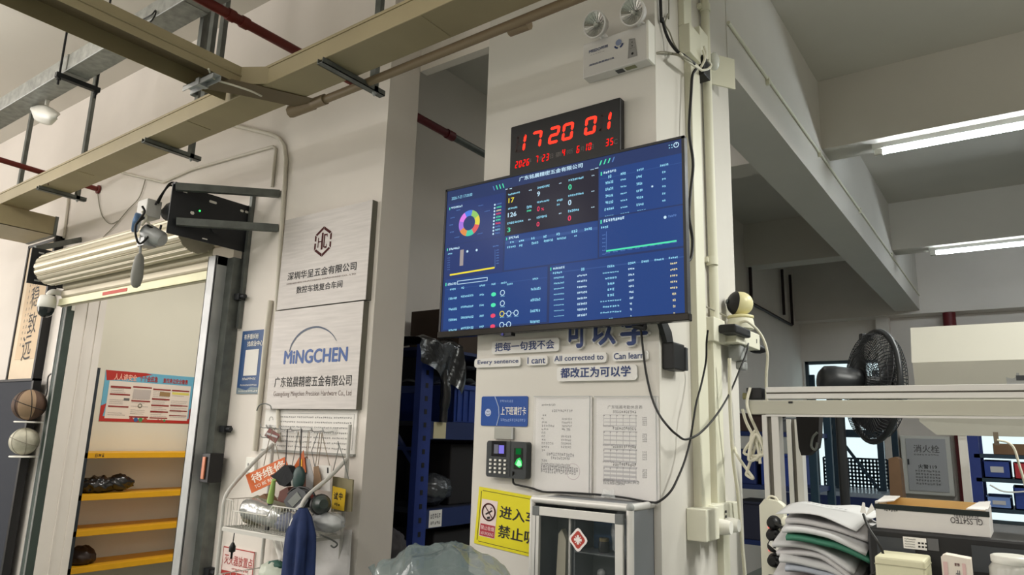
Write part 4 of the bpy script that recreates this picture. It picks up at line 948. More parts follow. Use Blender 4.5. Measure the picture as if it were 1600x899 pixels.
DV = mat('device_plastic', (56, 60, 62), .4)
part('case', MB(DV).prism(rr(a, b, .012, 2.56), (0, .04, 0)), t, .003)
Yv = 2.5585
part('display', MB(BLACK).yrect(kJ(300, 680), kJ(403, 578), Yv, mat('device_screen_black', (14, 16, 22), .2)).yrect(kJ(352, 662), kJ(390, 606), Yv-.0006, glow('device_lcd', (140, 130, 235), .9)).yrect(kJ(318, 662), kJ(350, 600), Yv-.0006, mat('device_lcd_grey', (110, 112, 130), .3)), t, label='small screen glowing violet')
p0 = onY(*kJ(295, 706), Yv-.002); dx = onY(*kJ(328, 706), Yv-.002).x-p0.x; dz = p0.z-onY(*kJ(295, 734), Yv-.002).z
for r_ in range(4):
    for c_ in range(4):
        x, z = p0.x+dx*c_, p0.z-dz*r_; mk = MB(WHITE).box(x-.0062, x+.0062, Yv-.004, Yv+.002, z-.0045, z+.0045); part('key', mk, t, .0015)
m = MB(BLACK).yrect(kJ(455, 770), kJ(518, 625), Yv-.0004, mat('sensor_well', (12, 30, 18), .3))
m.yrect(kJ(470, 668), kJ(508, 628), Yv-.001, glow('sensor_green_dim', (24, 110, 52), .8))
p = [onY(*kJ(x, y), Yv-.001) for x, y in ((462, 735), (478, 700), (500, 690), (515, 720), (512, 752), (495, 762), (475, 748))]; m.poly(p, glow('sensor_green', (60, 210, 100), 1.0))
p = [onY(*kJ(x, y), Yv-.0015) for x, y in ((472, 742), (488, 705), (503, 715), (512, 745), (490, 752))]; m.poly(p, glow('sensor_green_hot', (170, 255, 190), 1.2))
part('fingerprint_sensor', m, t, label='green glowing finger sensor'); 
part('seam_line', MB(BLACK).yrect(kJ(428, 824), kJ(432, 572), Yv, BLACK), t)
part('side_tab', MB(DV).box(a.x-.004, a.x+.004, 2.57, 2.59, b.z-.03, b.z-.02), t)
# yellow sign, hung slightly askew
an = math.radians(4.2); U = Vector((math.cos(an), 0, -math.sin(an))); W = Vector((math.sin(an), 0, math.cos(an)))
o = onY(740.5, 849, 2.596); tlp = onY(743, 760, 2.596); H = (tlp-o).length; Wd = .42
t = thing('warning_sign', 'yellow no smoking sign, its right side behind the white cabinet', 'sign', o)
def Q(u, v, d=0): return o + U*(Wd*u) + W*(H*v) - VY*d
m = MB(YSIGN).prism([Q(0, 0), Q(1, 0), Q(1, 1), Q(0, 1)], (0, .004, 0)); part('panel', m, t)
m = MB(INK); e, f = .035, .05
def strip(u0, v0, u1, v1, mm=None, d=.001): m.poly([Q(u0, v0, d), Q(u1, v0, d), Q(u1, v1, d), Q(u0, v1, d)], mm)
strip(e+.02, f, 1-e, f+.008); strip(e+.02, 1-f-.008, 1-e, 1-f); strip(e, f+.02, e+.006, 1-f-.02); strip(1-e-.006, f+.02, 1-e, 1-f-.02)
m.text('进入车间', Q(.30, .53, .001), U, W, .64*Wd, .22*H, INK, .02); m.text('禁止吸烟', Q(.30, .20, .001), U, W, .64*Wd, .22*H, INK, .02)
part('lettering', m, t)
m = MB(mat('icon_white', (232, 214, 210), .5)); strip(.055, .15, .265, .80, None, .0008)
strip(.065, .16, .26, .37, mat('icon_red', (176, 52, 64), .5), .0012)
m.text('禁止吸烟', Q(.075, .27, .0018), U, W, .175*Wd, .075*H, mat('icon_pale', (240, 200, 200), .5), .02); m.text('NO SMOKING', Q(.08, .185, .0018), U, W, .165*Wd, .055*H, mat('icon_pale', (0, 0, 0)), .02)
cI = Q(.16, .59, .0015); m.ring(cI, VY, .035, .0035, 28, 5, INKBR)
def bar2(a, b, wd, mm, d):
    a = cI+U*a[0]+W*a[1]-VY*d; b = cI+U*b[0]+W*b[1]-VY*d; q = (b-a).normalized(); n = q.cross(VY)*wd; m.poly([a-n, b-n, b+n, a+n], mm)
bar2((-.016, -.012), (.014, .006), .0035, INK, .0004); bar2((.014, .006), (.018, .0085), .0035, INKBR, .0004)
for k in range(3): bar2((.008+.004*k, .010+.003*k), (.010+.004*k, .022), .0008, INK, .0006)
bar2((-.006, -.026), (.010, -.022), .005, INK, .0005)
bar2((-.024, .024), (.024, -.024), .0022, INKBR, .0010)
part('no_smoking_mark', m, t)
# plastic document sleeves
def sleeve(lab, x0, x1, z0, z1):
    tt = thing('document_sleeve', lab, 'document holder', ((x0+x1)/2, 2.6, z0), 'clear document sleeves')
    part('sheet', MB(PAPER).box(x0+.006, x1-.006, 2.595, 2.599, z0+.006, z1-.006), tt)
    part('clear_cover', MB(SLEEVE).box(x0, x1, 2.585, 2.5865, z0, z1), tt)
    part('edge_strip', MB(GALVW).box(x1-.012, x1-.009, 2.583, 2.586, z0, z1).box(x0, x1, 2.583, 2.586, z1-.003, z1), tt)
    return tt
a, b = onY(832, 769, 2.59), onY(926, 619, 2.59)
tt = sleeve('left clear wall sleeve holding a printed notice with a red seal', a.x, b.x, a.z, b.z)
Yp = 2.5945; m = MB(INKG)
m.yscrib(kJ(650, 332), kJ(748, 318), Yp, 8, INK); m.yscrib(kJ(720, 375), kJ(870, 358), Yp, 10)
for k, (x0, x1, n, x2, n2) in enumerate(((655, 685, 2, 0, 0), (650, 668, 1, 790, 7), (652, 690, 2, 790, 7), (650, 740, 6, 790, 7), (650, 700, 3, 785, 2), (650, 680, 2, 0, 0), (650, 675, 2, 785, 6), (650, 680, 2, 785, 6), (650, 735, 6, 785, 6), (650, 705, 4, 785, 6), (650, 675, 2, 0, 0))):
    y = 404+24.3*k; m.yscrib(kJ(x0, y), kJ(x1, y-14), Yp, n)
    if n2: m.yscrib(kJ(x2, y+2), kJ(x2+72, y-12), Yp, n2)
for x0, y, x1, n in ((685, 678, 880, 13), (715, 703, 850, 10), (648, 718, 692, 3), (645, 752, 852, 20), (645, 775, 905, 17), (645, 797, 890, 16)): m.yscrib(kJ(x0, y), kJ(x1, y-15), Yp, n)
p = onY(*kJ(868, 788), Yp); m.ring((p.x, Yp, p.z), VY, .032, .0008, 28, 4, mat('seal_ink', (170, 140, 150), .6))
part('print', m, tt)
a, b = onY(927, 780, 2.59), onY(1031, 619, 2.59)
tt = sleeve('right clear wall sleeve holding a sheet of four printed tables', a.x+.004, b.x-.004, a.z, b.z)
m = MB(INKG); m.ytext('广东铭晨考勤休息表', kJ(1108, 352), kJ(1350, 328), Yp, INK, .0)
for y0, y1 in ((395, 470), (510, 602), (635, 718), (760, 848)):
    m.yscrib(kJ(1145, y0-12), kJ(1310, y0-30), Yp, 11, INK)
    for k in range(6): m.yrect(kJ(1080+45*k, y1), kJ(1082+45*k, y0), Yp); m.yscrib(kJ(1078+45*k, y0+8), kJ(1092+45*k, y0), Yp, 1, INK)
    for k in range(4): m.yrect(kJ(1080, y0+(y1-y0)*k/3+1), kJ(1310, y0+(y1-y0)*k/3-1), Yp, PAPERG)
    for k in range(5): m.yscrib(kJ(1350, y0+22+k*13), kJ(1385, y0+14+k*13), Yp, 3, INK)
    m.yscrib(kJ(1075, y1+6), kJ(1150, y1-4), Yp, 8, INK)
m.yscrib(kJ(1080, 860), kJ(1330, 852), Yp, 26, INK); m.yscrib(kJ(1080, 875), kJ(1230, 867), Yp, 14, INK)
part('print', m, tt)
# ------------------------------------------------------------------ first aid cabinet
CX0, CX1, CY0, CZ1, CZ0 = -1.612, -1.185, 2.40, 1.355, 0.86
t = thing('first_aid_cabinet', 'aluminium first aid cabinet with glass door and red cross emblem', 'cabinet', ((CX0+CX1)/2, 2.6, CZ0))
SH_ = mat('cabinet_sheet', (128, 132, 136), .45, .3)
m = MB(SH_).box(CX0, CX0+.006, CY0+.02, 2.6, CZ0, CZ1).box(CX1-.006, CX1, CY0+.02, 2.6, CZ0, CZ1).box(CX0, CX1, CY0+.02, 2.6, CZ1-.006, CZ1).box(CX0, CX1, CY0+.02, 2.6, CZ0, CZ0+.006)
m.box(CX0, CX1, 2.592, 2.6, CZ0, CZ1); part('body', m, t, .002)
m = MB(ALU).tube([(CX0, CY0+.01, CZ1-.006), (CX1-.004, CY0+.01, CZ1-.006)], .014, 10).tube([(CX1-.006, CY0+.01, CZ1-.006), (CX1-.006, 2.598, CZ1-.006)], .014, 10).tube([(CX1-.006, CY0+.01, CZ0), (CX1-.006, CY0+.01, CZ1-.006)], .014, 10).tube([(CX0, CY0+.01, CZ0), (CX0, CY0+.01, CZ1-.006)], .012, 10).tube([(CX0, CY0+.01, CZ1-.006), (CX0, 2.598, CZ1-.006)], .012, 10)
m.ball((CX1-.005, CY0+.008, CZ1-.005), .0155, nu=14, nv=10, m=GREY); part('frame_tube', m, t)
dr = thing('door', '', '', (0, 0, 0)); del dr['label']; del dr['category']; dr.parent = t
dr.location = Vector((CX0+.015, CY0, CZ0))-Vector(t.location)
D0, D1, DZ1 = CX0+.014, CX1-.026, CZ1-.03; fw = .03
m = MB(ALU).box(D0, D1, CY0-.012, CY0+.004, DZ1-.032, DZ1).box(D0, D0+fw, CY0-.012, CY0+.004, CZ0, DZ1).box(D1-fw, D1, CY0-.012, CY0+.004, CZ0, DZ1)
m.box(D0, D1, CY0-.012, CY0+.004, CZ0, CZ0+.03); m.box(D0+.013, D0+.016, CY0-.013, CY0, CZ0, DZ1-.03, BLACK); part('door_frame', m, dr, .002)
m = MB(CORNER).box(D0-.001, D0+fw, CY0-.014, CY0+.005, DZ1-.034, DZ1+.001); part('corner_cap', MB(CORNER).box(D1-fw, D1+.001, CY0-.014, CY0+.005, DZ1-.034, DZ1+.001), dr, .002); part('corner_cap', m, dr, .002)
part('glass_pane', MB(GLASS).box(D0+.02, D1-.02, CY0-.003, CY0, CZ0, DZ1-.02), dr)
m = MB(ALU).box(D0+.155, D0+.163, CY0+.003, CY0+.012, CZ0, DZ1-.03); part('meeting_strip', m, t)
m = MB(SH_).box(CX0+.17, CX1-.01, CY0+.05, 2.59, 1.165, 1.17).box(CX0+.165, CX0+.17, CY0+.05, 2.59, CZ0, CZ1-.02); part('shelf', m, t)
kK = crop(700, 720, 4.444); ce = onY(*kK(893, 553), CY0-.0145); m = MB(mat('sticker_white', (238, 230, 228), .5))
def rh(s, y, mm, sh=.34): 
    P = []
    for k in range(24):
        a_ = 2*math.pi*k/24; r_ = s*(1+.28*abs(math.cos(2*a_))**3*(1))
        P.append((ce.x+r_*math.cos(a_), y, ce.z+r_*1.06*math.sin(a_)))
    m.poly(P, mm)
rh(.031, CY0-.0042, None); rh(.0235, CY0-.0047, mat('emblem_red', (176, 62, 52), .5))
for dx, dz, yy in ((.0045, .0165, .0052), (.0165, .0045, .0055)): m.poly([(ce.x-dx, CY0-yy, ce.z-dz), (ce.x+dx, CY0-yy, ce.z-dz), (ce.x+dx, CY0-yy, ce.z+dz), (ce.x-dx, CY0-yy, ce.z+dz)])
for k in range(4): a_ = math.radians(45+90*k); p = Vector((ce.x+.011*math.cos(a_), CY0-.0058, ce.z+.011*math.sin(a_))); q = Vector((math.cos(a_), 0, math.sin(a_)))*.006; n_ = Vector((-q.z, 0, q.x))*.25; m.poly([p-q-n_, p+q-n_, p+q+n_, p-q+n_])
part('cross_emblem', m, dr)
# in the cabinet
def inside(lab, name, cat, mb): return solo(name, mb, lab, cat, (mb.v[0].x, 2.5, 1.17))
m = bag((-1.245, 2.47, 1.245), .05, (0.8, .6, 1.5), 21, .5, FILM)
for v in m.v: v.z = max(v.z, 1.171)
solo('clear_bag', m, 'crumpled clear plastic bag on the right of the cabinet shelf', 'plastic bag', (-1.245, 2.47, 1.171))
t2 = thing('medicine_jar', 'dark jar with brass lid standing on the cabinet shelf', 'jar', (-1.345, 2.50, 1.17))
part('jar_body', MB(mat('dark_jar', (34, 36, 38), .3)).lathe([(.02, 0), (.021, .03), (.018, .04)], (-1.345, 2.50, 1.17), VZ, 16), t2); part('lid', MB(mat('brass_lid', (150, 136, 104), .35, .6)).lathe([(.019, .04), (.019, .052)], (-1.345, 2.50, 1.17), VZ, 16), t2)
for k, (x, z) in enumerate(((-1.365, 1.09), (-1.36, 1.035))):
    t2 = thing('knob_bottle', ('upper', 'lower')[k]+' round silver cap of the pair under the cabinet shelf', 'bottle', (x, 2.52, z-.02), 'bottles in the cabinet')
    part('cap', MB(GALVW).ball((x, 2.52, z), .018, nu=16, nv=10), t2); part('bottle_body', MB(GREY).lathe([(.012, -.02), (.012, -.01)], (x, 2.52, z), VZ, 12), t2)
m = MB(mat('cream_packet', (214, 208, 188), .6)).prism([(-1.545, 2.47, .9), (-1.50, 2.47, .9), (-1.495, 2.47, 1.20), (-1.515, 2.47, 1.24), (-1.53, 2.47, 1.22)], (0, .03, 0))
solo('cream_packet', m, 'tall cream packet behind the left pane of the cabinet', 'packet', (-1.52, 2.48, .9))
m = MB(mat('blue_box_card', (40, 74, 110), .6)).box(-1.42, -1.27, 2.555, 2.59, 1.171, 1.29); solo('blue_carton', m, 'dark blue carton at the back of the cabinet shelf', 'box', (-1.36, 2.57, 1.171), None, .002)

# ------------------------------------------------------------------ white wire trolley with hanging tags
TXL, TXR, TYB, TYF = -3.5, -2.87, 2.56, 2.29
TW = mat('white_enamel_tube', (196, 194, 188), 0.4)
t = thing('wire_trolley', 'white tubular trolley with wire baskets standing below the steel signs', 'trolley', (-3.2, 2.45, 0))
for x, zt in ((TXL, 1.5), (TXR, 1.62)):
    part('rear_post', MB(TW).tube([(x, TYB, 0), (x, TYB, zt)], .010, 10), t)
    zk = 1.50 if x == TXL else 1.45
    part('front_post', MB(TW).tube(curve([(x, TYB, zk), (x, TYB-.10, zk-.085), (x, TYF+.03, 1.27), (x, TYF, 1.20), (x, TYF, 1.10), (x, TYF, .6), (x, TYF, 0.0)], 6), .0105, 10), t)
WIRE = mat('white_wire', (220, 218, 210), 0.4)
def basket(z, h):
    m = MB(WIRE); X0, X1, Y0, Y1 = TXL+.015, TXR-.015, TYF, TYB-.02
    m.tube([(X0, Y0, z), (X1, Y0, z), (X1, Y1, z), (X0, Y1, z)], .0035, 6, closed=True)
    m.tube([(X0, Y0, z+h), (X0+.06, Y0, z+h), (X0+.075, Y0, z+h*.62), (X0+.36, Y0, z+h*.62), (X0+.40, Y0, z+h*.98), (X1, Y0, z+h*.98), (X1, Y1, z+h), (X0, Y1, z+h)], .0035, 6, closed=True)
    n = 26
    for k in range(n+1):
        x = X0+(X1-X0)*k/n; f = k*(X1-X0)/n
        hh = h if f < .06 else (h*.62 if .075 <= f <= .37 else h*.98)
        m.tube([(x, Y0, z+hh), (x, Y0, z), (x, Y1, z), (x, Y1, z+h)], .0018, 4)
    for k in range(8):
        y = Y0+(Y1-Y0)*k/7; m.tube([(X0, y, z+h), (X0, y, z), (X1, y, z), (X1, y, z+h)], .0018, 4)
    return m
part('basket', basket(1.075, .14), t); part('basket', basket(.70, .14), t)
m = MB(TW).box(TXL, TXR, TYF-.004, TYF+.006, 1.055, 1.072).box(TXL, TXL+.006, TYF, TYB, 1.055, 1.072).box(TXR-.006, TXR, TYF, TYB, 1.055, 1.072); part('tray_edge', m, t)
# number sheet behind the hooks
t = thing('number_sheet', 'white sheet of rows of small figures under the lower steel sign', 'sheet', (-3.2, 2.6, 1.47))
a, b = onY(416, 641, 2.588), onY(562, 643, 2.588); SX0, SX1, SZ1, SZ0 = -3.64, -2.855, 1.695, 1.47
part('sheet', MB(PAPER).box(SX0, SX1, 2.59, 2.6, SZ0, SZ1), t); part('lower_rail', MB(mat('grey_rail', (150, 150, 144), .5)).box(SX0, SX1, 2.582, 2.6, SZ0-.012, SZ0), t)
m = MB(INKG)
for k in range(7):
    for j in range(4): m.scrib((SX0+.14+.155*j, 2.5895, SZ1-.045-.027*k), VX, VZ, .145, .009, 9)
m.scrib((SX0+.03, 2.5895, SZ1-.10), VX, VZ, .05, .012, 4); m.tube([(SX0+.06+.018*math.cos(k), 2.5895, SZ1-.06+.02*math.sin(k)) for k in (0, 1, 2, 2.6, 3.4)], .0015, 4)
for x0, x1, z0, z1 in ((SX0+.125, SX1-.02, SZ1-.02, SZ1-.019), (SX0+.125, SX0+.126, SZ0+.02, SZ1-.02), (SX1-.021, SX1-.02, SZ0+.02, SZ1-.02)): m.box(x0, x1, 2.589, 2.59, z0, z1)
part('print', m, t)
# clear hook strips
def hooks(lab, px, n, Y=2.585):
    p, q = onY(*px[0], Y), onY(*px[1], Y)
    tt = thing('hook_strip', lab, 'hook', (p.x, 2.6, p.z), 'hook strips')
    part('strip', MB(mat('clear_strip', (220, 222, 220), .15, alpha=.2)).box(min(p.x, q.x)-.02, max(p.x, q.x)+.02, 2.578, 2.59, min(p.z, q.z)-.015, max(p.z, q.z)+.015), tt)
    for k in range(n):
        x = p.x+(q.x-p.x)*k/max(n-1, 1); z = p.z+(q.z-p.z)*k/max(n-1, 1)
        part('hook', MB(GALVW).tube(curve([(x, 2.58, z), (x, 2.54, z-.004), (x, 2.515, z-.002), (x, 2.505, z+.016)], 5), .003, 6), tt)
hooks('long strip of steel hooks over the number sheet', ((440, 670), (522, 675)), 6)
hooks('upper wire hook pair left of the number sheet', ((425, 668), (434, 669)), 2)
hooks('lower wire hook pair left of the number sheet', ((425, 683), (434, 684)), 2)
m = MB(GALVD).tube(curve([onY(x, y, 2.56) for x, y in ((401, 642), (405, 634), (413, 631), (422, 634), (424, 640))], 5), .0035, 6)
solo('wire_hook', m, 'bent wire hook poking out at the foot of the lower sign', 'hook', onY(424, 640, 2.56))
def pquad(pts, Y, th, m): return MB(m).prism([onY(x, y, Y) for x, y in pts], (0, th, 0))
def string(pts, Y, r=.0022, m=None): return MB(m or mat('hanging_string', (150, 138, 120), .8)).tube([onY(x, y, Y) for x, y in pts], r, 5)
# tags
t = thing('orange_tag', 'orange tag reading 待维修 hanging askew in front of the trolley', 'tag', onY(420, 740, 2.40))
T = [(383.5, 742.6), (444.7, 714.5), (455, 742), (393, 771)]; YT2 = 2.40
part('card', pquad(T, YT2, .003, ORANGE), t)
o = onY(*T[3], YT2-.001); Ux = (onY(*T[2], YT2-.001)-o); Vx = (onY(*T[0], YT2-.001)-o); m = MB(mat('tag_white_ink', (240, 226, 212), .6))
m.text('待维修', o+Ux*.10+Vx*.40, Ux.normalized(), Vx.normalized(), Ux.length*.86, Vx.length*.48, None, .02); m.text('TO BE REPAIRED', o+Ux*.12+Vx*.12, Ux.normalized(), Vx.normalized(), Ux.length*.8, Vx.length*.17, None, .01)
part('lettering', m, t); part('string', string(((412, 728), (420, 690), (426, 672)), YT2+.05), t); part('string', string(((436, 718), (432, 700), (426, 684)), YT2+.05), t)
def card(name, lab, pts, Y, mm, strg, cat='tag', group=None, extra=None):
    tt = thing(name, lab, cat, onY(*pts[0], Y), group); part('card', pquad(pts, Y, .003, mm), tt)
    for s_ in strg: part('string', string(s_, Y-.004), tt)
    if extra: extra(tt)
    return tt
MAR = mat('maroon_card', (112, 58, 52), .6); BRC = mat('brown_card', (150, 122, 96), .8)
card('maroon_tag', 'small maroon tag with white tape on the wire hooks left of the sheet', ((421, 669), (437, 680), (430, 693), (413, 681)), 2.52, MAR, (((424, 668), (430, 673)),), extra=lambda tt: part('tape', pquad(((417, 676), (434, 682), (433, 685), (416, 679)), 2.518, .001, PAPERG), tt))
card('orange_tag', 'orange and yellow tag half hidden behind the dark green pouch', ((455, 736), (474, 704), (478, 738), (462, 752)), 2.44, mat('orange_card_dark', (204, 104, 50), .6), (((470, 704), (466, 674)),), extra=lambda tt: part('yellow_edge', pquad(((468, 722), (472, 717), (472, 740), (468, 744)), 2.437, .001, YEL), tt))
card('brown_tag', 'rusty brown card hanging by the white document tags', ((472, 718), (480, 713), (487, 745), (478, 778), (470, 760)), 2.46, mat('rust_card', (136, 92, 76), .8), (((478, 714), (482, 674)),))
card('paper_tag', 'grey white folded card hanging between the brown cards', ((478, 716), (483, 718), (490, 745), (490, 772), (478, 775)), 2.45, PAPERG, (((480, 716), (484, 675)),))
card('brown_tag', 'tan cardboard tag left of the white card with a slot', ((490, 730), (497, 728), (502, 752), (496, 765), (488, 768), (490, 748)), 2.45, BRC, (((493, 729), (500, 676)),))
card('white_tag', 'white card with a dark slot hanging near the right of the hooks', ((492, 727), (517, 728), (516, 768), (496, 766), (502, 750)), 2.47, PAPER, (((497, 727), (502, 690), (503, 676)), ((515, 728), (506, 690), (503, 676))), extra=lambda tt: part('slot', pquad(((511, 731), (513, 731), (513, 740), (511, 740)), 2.468, .001, INK), tt))
for k, pts in enumerate((((519, 743), (529, 700), (528, 690), (536, 715), (545, 750)), ((497, 676), (487, 705), (493, 735)), ((466, 674), (459, 715), (455, 735)))):
    solo('hanging_wire', string(pts, 2.5, .0022, GALVD), ('thin wire loop hanging at the right end of the hooks', 'thin wire hanging in the middle of the hook strip', 'thin string hanging left of the dark green pouch')[k], 'wire', onY(*pts[0], 2.5))
t = thing('black_pouch', 'black fabric pouch hanging on a black strap over the orange tag', 'pouch', onY(447, 770, 2.36))
m = MB(mat('black_fabric', (24, 26, 30), .85, bump=.3)).prism([onY(x, y, 2.34) for x, y in ((444, 727), (450, 729), (459, 744), (455, 752), (444, 761), (436, 758), (430, 750), (422, 744), (428, 741))], (0, .04, 0)); part('pouch', m, t, .006)
part('strap', MB(BLACK).bar(onY(446, 730, 2.36), onY(449, 672, 2.5), .008, .003, VY), t)
t = thing('dark_green_pouch', 'rounded dark green pouch on a thick black strap', 'pouch', onY(467, 758, 2.36))
c = onY(467, 747, 2.36); m = MB(mat('dark_green_plastic', (42, 66, 64), .5)).ball(c, .05, (.85, .45, 1.15)); part('pouch', m, t)
part('grey_side', MB(GREY).ball(c+Vector((-.03, -.006, -.012)), .03, (.5, .45, 1.1)), t); part('strap', MB(BLACK).bar(c+VZ*.05, onY(471, 672, 2.5), .010, .004, VY), t)
m = MB(mat('green_handle_plastic', (166, 196, 112), .45)); p, q = onY(428, 750, 2.33), onY(422, 785, 2.36); m.tube([p, p.lerp(q, .2), p.lerp(q, .6), q], [.010, .012, .016, .017], 12)
t = thing('green_handle', 'pale green plastic tool handle standing up in the basket', 'tool', (q.x, q.y, 1.08)); part('grip', m, t); part('shaft', MB(BLACKM).tube([q, Vector((q.x, q.y, 1.08))], .012, 10), t)
# things in the basket
def restz(m, z):
    d = z-min(v.z for v in m.v)
    for v in m.v: v.z += d if d > 0 else 0
    return m
YB = 2.38
m = pquad(((437, 768), (449, 761), (456, 786), (455, 797), (430, 797)), 2.42, .06, mat('maroon_box', (108, 66, 58), .7)); solo('maroon_box', m, 'maroon cardboard box in the basket behind the pale green handle', 'box', onY(440, 797, 2.42), None, .003)
m = pquad(((381, 790), (412, 772), (421, 786), (395, 792)), 2.40, .06, KRAFTD); solo('brown_carton', m, 'brown carton flap at the left end of the basket', 'box', onY(395, 792, 2.40))
a, b = onY(384, 795, 2.36), onY(442, 806, 2.36)
m = MB(mat('silver_wrap', (176, 178, 176), .22, .6, bump=.6, bscale=22)).tube(curve([(a.x, 2.37, 1.165), (a.x+.06, 2.37, 1.17), (a.x+.16, 2.37, 1.155), (b.x, 2.38, 1.14)], 6), [.02]+[.055]*5+[.058]*12+[.04], 14)
m2 = MB(mat('olive_trim', (120, 118, 100), .6)).prism([(a.x-.01, 2.35, 1.195), (b.x, 2.35, 1.18), (b.x, 2.41, 1.195), (a.x+.02, 2.41, 1.225)], (0, 0, .012))
t = thing('wrapped_roll', 'shiny silver wrapped roll lying in the left of the basket', 'roll', (a.x, 2.37, 1.08)); part('wrapped_body', m, t); part('top_flap', m2, t)
t = thing('meter', 'grey handheld meter with blank screen leaning in the basket', 'meter', onY(465, 800, 2.35))
m = MB(DGREY).prism([onY(x, y, 2.34) for x, y in ((443, 784), (452, 770), (465, 762), (476, 768), (482, 782), (470, 800), (452, 800))], (0, .03, 0)); part('case', m, t, .006)
part('screen', pquad(((449, 784), (464, 769), (471, 779), (457, 793)), 2.337, .004, mat('meter_screen', (112, 116, 112), .3)), t); part('lower_bar', pquad(((458, 797), (471, 785), (473, 788), (460, 800)), 2.337, .004, PAPERG), t)
m = MB(BLACK).tube(curve([onY(x, y, 2.35) for x, y in ((450, 772), (460, 763), (475, 762), (487, 768), (492, 775))], 5), .005, 6); part('lead', m, t)
m = pquad(((476, 772), (484, 771), (487, 781), (480, 790), (474, 783)), 2.36, .03, mat('red_brown_plastic', (126, 50, 40), .5)); solo('red_clip', m, 'red brown plastic clip by the meter in the basket', 'clip', onY(480, 790, 2.36), None, .003)
c = onY(500, 789, 2.38); da = Vector((.85, -.45, .12)).normalized(); m = MB(mat('dark_tool_plastic', (48, 58, 54), .4)).lathe([(.02, -.085), (.042, -.075), (.046, -.02), (.044, .03), (.034, .06), (.022, .085)], c, da, 20).bar(c-da*.03, c-da*.05-VZ*.075, .036, .03, VY); t = thing('dark_tool', 'dark green black power tool lying in the right of the basket', 'tool', (c.x, c.y, 1.08)); part('body', m, t)
part('collar', MB(BLACK).lathe([(.047, 0), (.05, .006), (.05, .03), (.046, .036)], c-da*.01, da, 20), t)
m = bag(onY(510, 816, 2.40), .07, (1.3, .7, .55), 33, .45, mat('white_crumpled_bag', (184, 186, 186), .25, alpha=.75)); restz(m, 1.08); solo('white_bag', m, 'crumpled white plastic bag in the right of the basket', 'plastic bag', (m.v[0].x, 2.36, 1.08))
m = bag(onY(447, 822, 2.38), .065, (1.3, .7, .6), 35, .4, mat('grey_blue_rag', (120, 124, 140), .8)); restz(m, 1.08); solo('rag', m, 'grey blue rag in the middle of the basket behind the wire', 'rag', (m.v[0].x, 2.38, 1.08))
m = bag(onY(400, 822, 2.42), .06, (1.6, .8, .4), 37, .3, mat('olive_rag', (110, 106, 84), .8)); restz(m, 1.08); solo('rag', m, 'olive rag under the silver wrapped roll', 'rag', (m.v[0].x, 2.42, 1.08))
t = thing('khaki_board', 'khaki board standing behind the yellow tag at the right of the basket', 'board', onY(540, 798, 2.50)); part('board', pquad(((517, 800), (520, 745), (551, 750), (548, 800)), 2.51, .01, mat('khaki_card', (146, 138, 110), .8)), t)
t = thing('yellow_tag', 'yellow tag with black sideways writing at the right of the basket', 'tag', onY(528, 798, 2.47)); T = [(518, 795), (537, 799), (540, 765), (520, 760)]
part('card', pquad(T, 2.48, .003, mat('yellow_card', (216, 178, 40), .6)), t)
o = onY(*T[0], 2.479); Ux = onY(*T[1], 2.479)-o; Vx = onY(*T[3], 2.479)-o; m = MB(INK)
m.text('试', o+Ux*.12+Vx*.42, Ux.normalized(), Vx.normalized(), Ux.length*.34, Vx.length*.34, None, .03); m.text('中', o+Ux*.55+Vx*.45, Ux.normalized(), Vx.normalized(), Ux.length*.30, Vx.length*.34, None, .03); m.scrib(o+Ux*.2+Vx*.16, Ux.normalized(), Vx.normalized(), Ux.length*.5, Vx.length*.12, 3)
part('lettering', m, t)
# blue garment hanging at the trolley's front right corner
def garment(u, v):
    a_ = 2*math.pi*u; top = 1.225; z = top-v*1.0
    r = .022+.050*min(1, v*9)**.6*(1+.25*v)
    r *= 1+.20*math.sin(a_*6+2*v)*min(1, v*6)+.09*math.sin(a_*11+1-3*v)*min(1, v*4)
    return Vector((TXR+.045+r*1.12*math.cos(a_), TYF-.02+r*.72*math.sin(a_), z))
t = thing('blue_garment', 'long navy blue garment hanging from the front corner of the trolley', 'garment', (TXR, TYF, .22)); part('cloth', MB(NAVY).grid(garment, 72, 26), t)
m = MB(TW).tube(curve([(TXR, TYF+.012, 1.205), (TXR, TYF-.015, 1.185), (TXR-.002, TYF-.038, 1.165), (TXR-.003, TYF-.045, 1.14)], 5), .010, 10); part('hook_end', m, bpy.data.objects['wire_trolley'])
# below the basket
t = thing('fire_notice', 'red and white fire extinguisher notice low on the wall under the trolley', 'sign', onY(370, 899, 2.59))
a, b = onY(345, 899, 2.592), onY(398, 866, 2.592); zt = onY(347, 853, 2.592).z; FX0, FX1, FZ0, FZ1 = a.x, b.x, a.z-.12, zt
part('panel', MB(mat('notice_pink', (236, 216, 210), .6)).box(FX0, FX1, 2.592, 2.6, FZ0, FZ1), t)
m = MB(mat('notice_red', (176, 58, 54), .5)); Yf = 2.591
m.text('灭火器放置点', (FX0+.02, Yf, FZ1-.095), VX, VZ, (FX1-FX0)*.9, .055, None, .01); m.poly([(FX0, Yf, FZ1-.165), (FX1, Yf, FZ1-.165), (FX1, Yf, FZ1-.13), (FX0, Yf, FZ1-.13)]); m.scrib((FX0+.1, Yf, FZ1-.12), VX, VZ, .16, .012, 10)
for x0, x1, z0, z1 in ((FX0, FX1, FZ1-.006, FZ1), (FX1-.006, FX1, FZ0, FZ1), (FX0, FX0+.004, FZ0, FZ1)): m.poly([(x0, Yf, z0), (x1, Yf, z0), (x1, Yf, z1), (x0, Yf, z1)])
m.poly([(FX0+.01, Yf-.0005, FZ0), (FX1-.015, Yf-.0005, FZ0), (FX1-.015, Yf-.0005, FZ1-.175), (FX0+.01, Yf-.0005, FZ1-.175)], mat('notice_ochre', (214, 176, 120), .6))
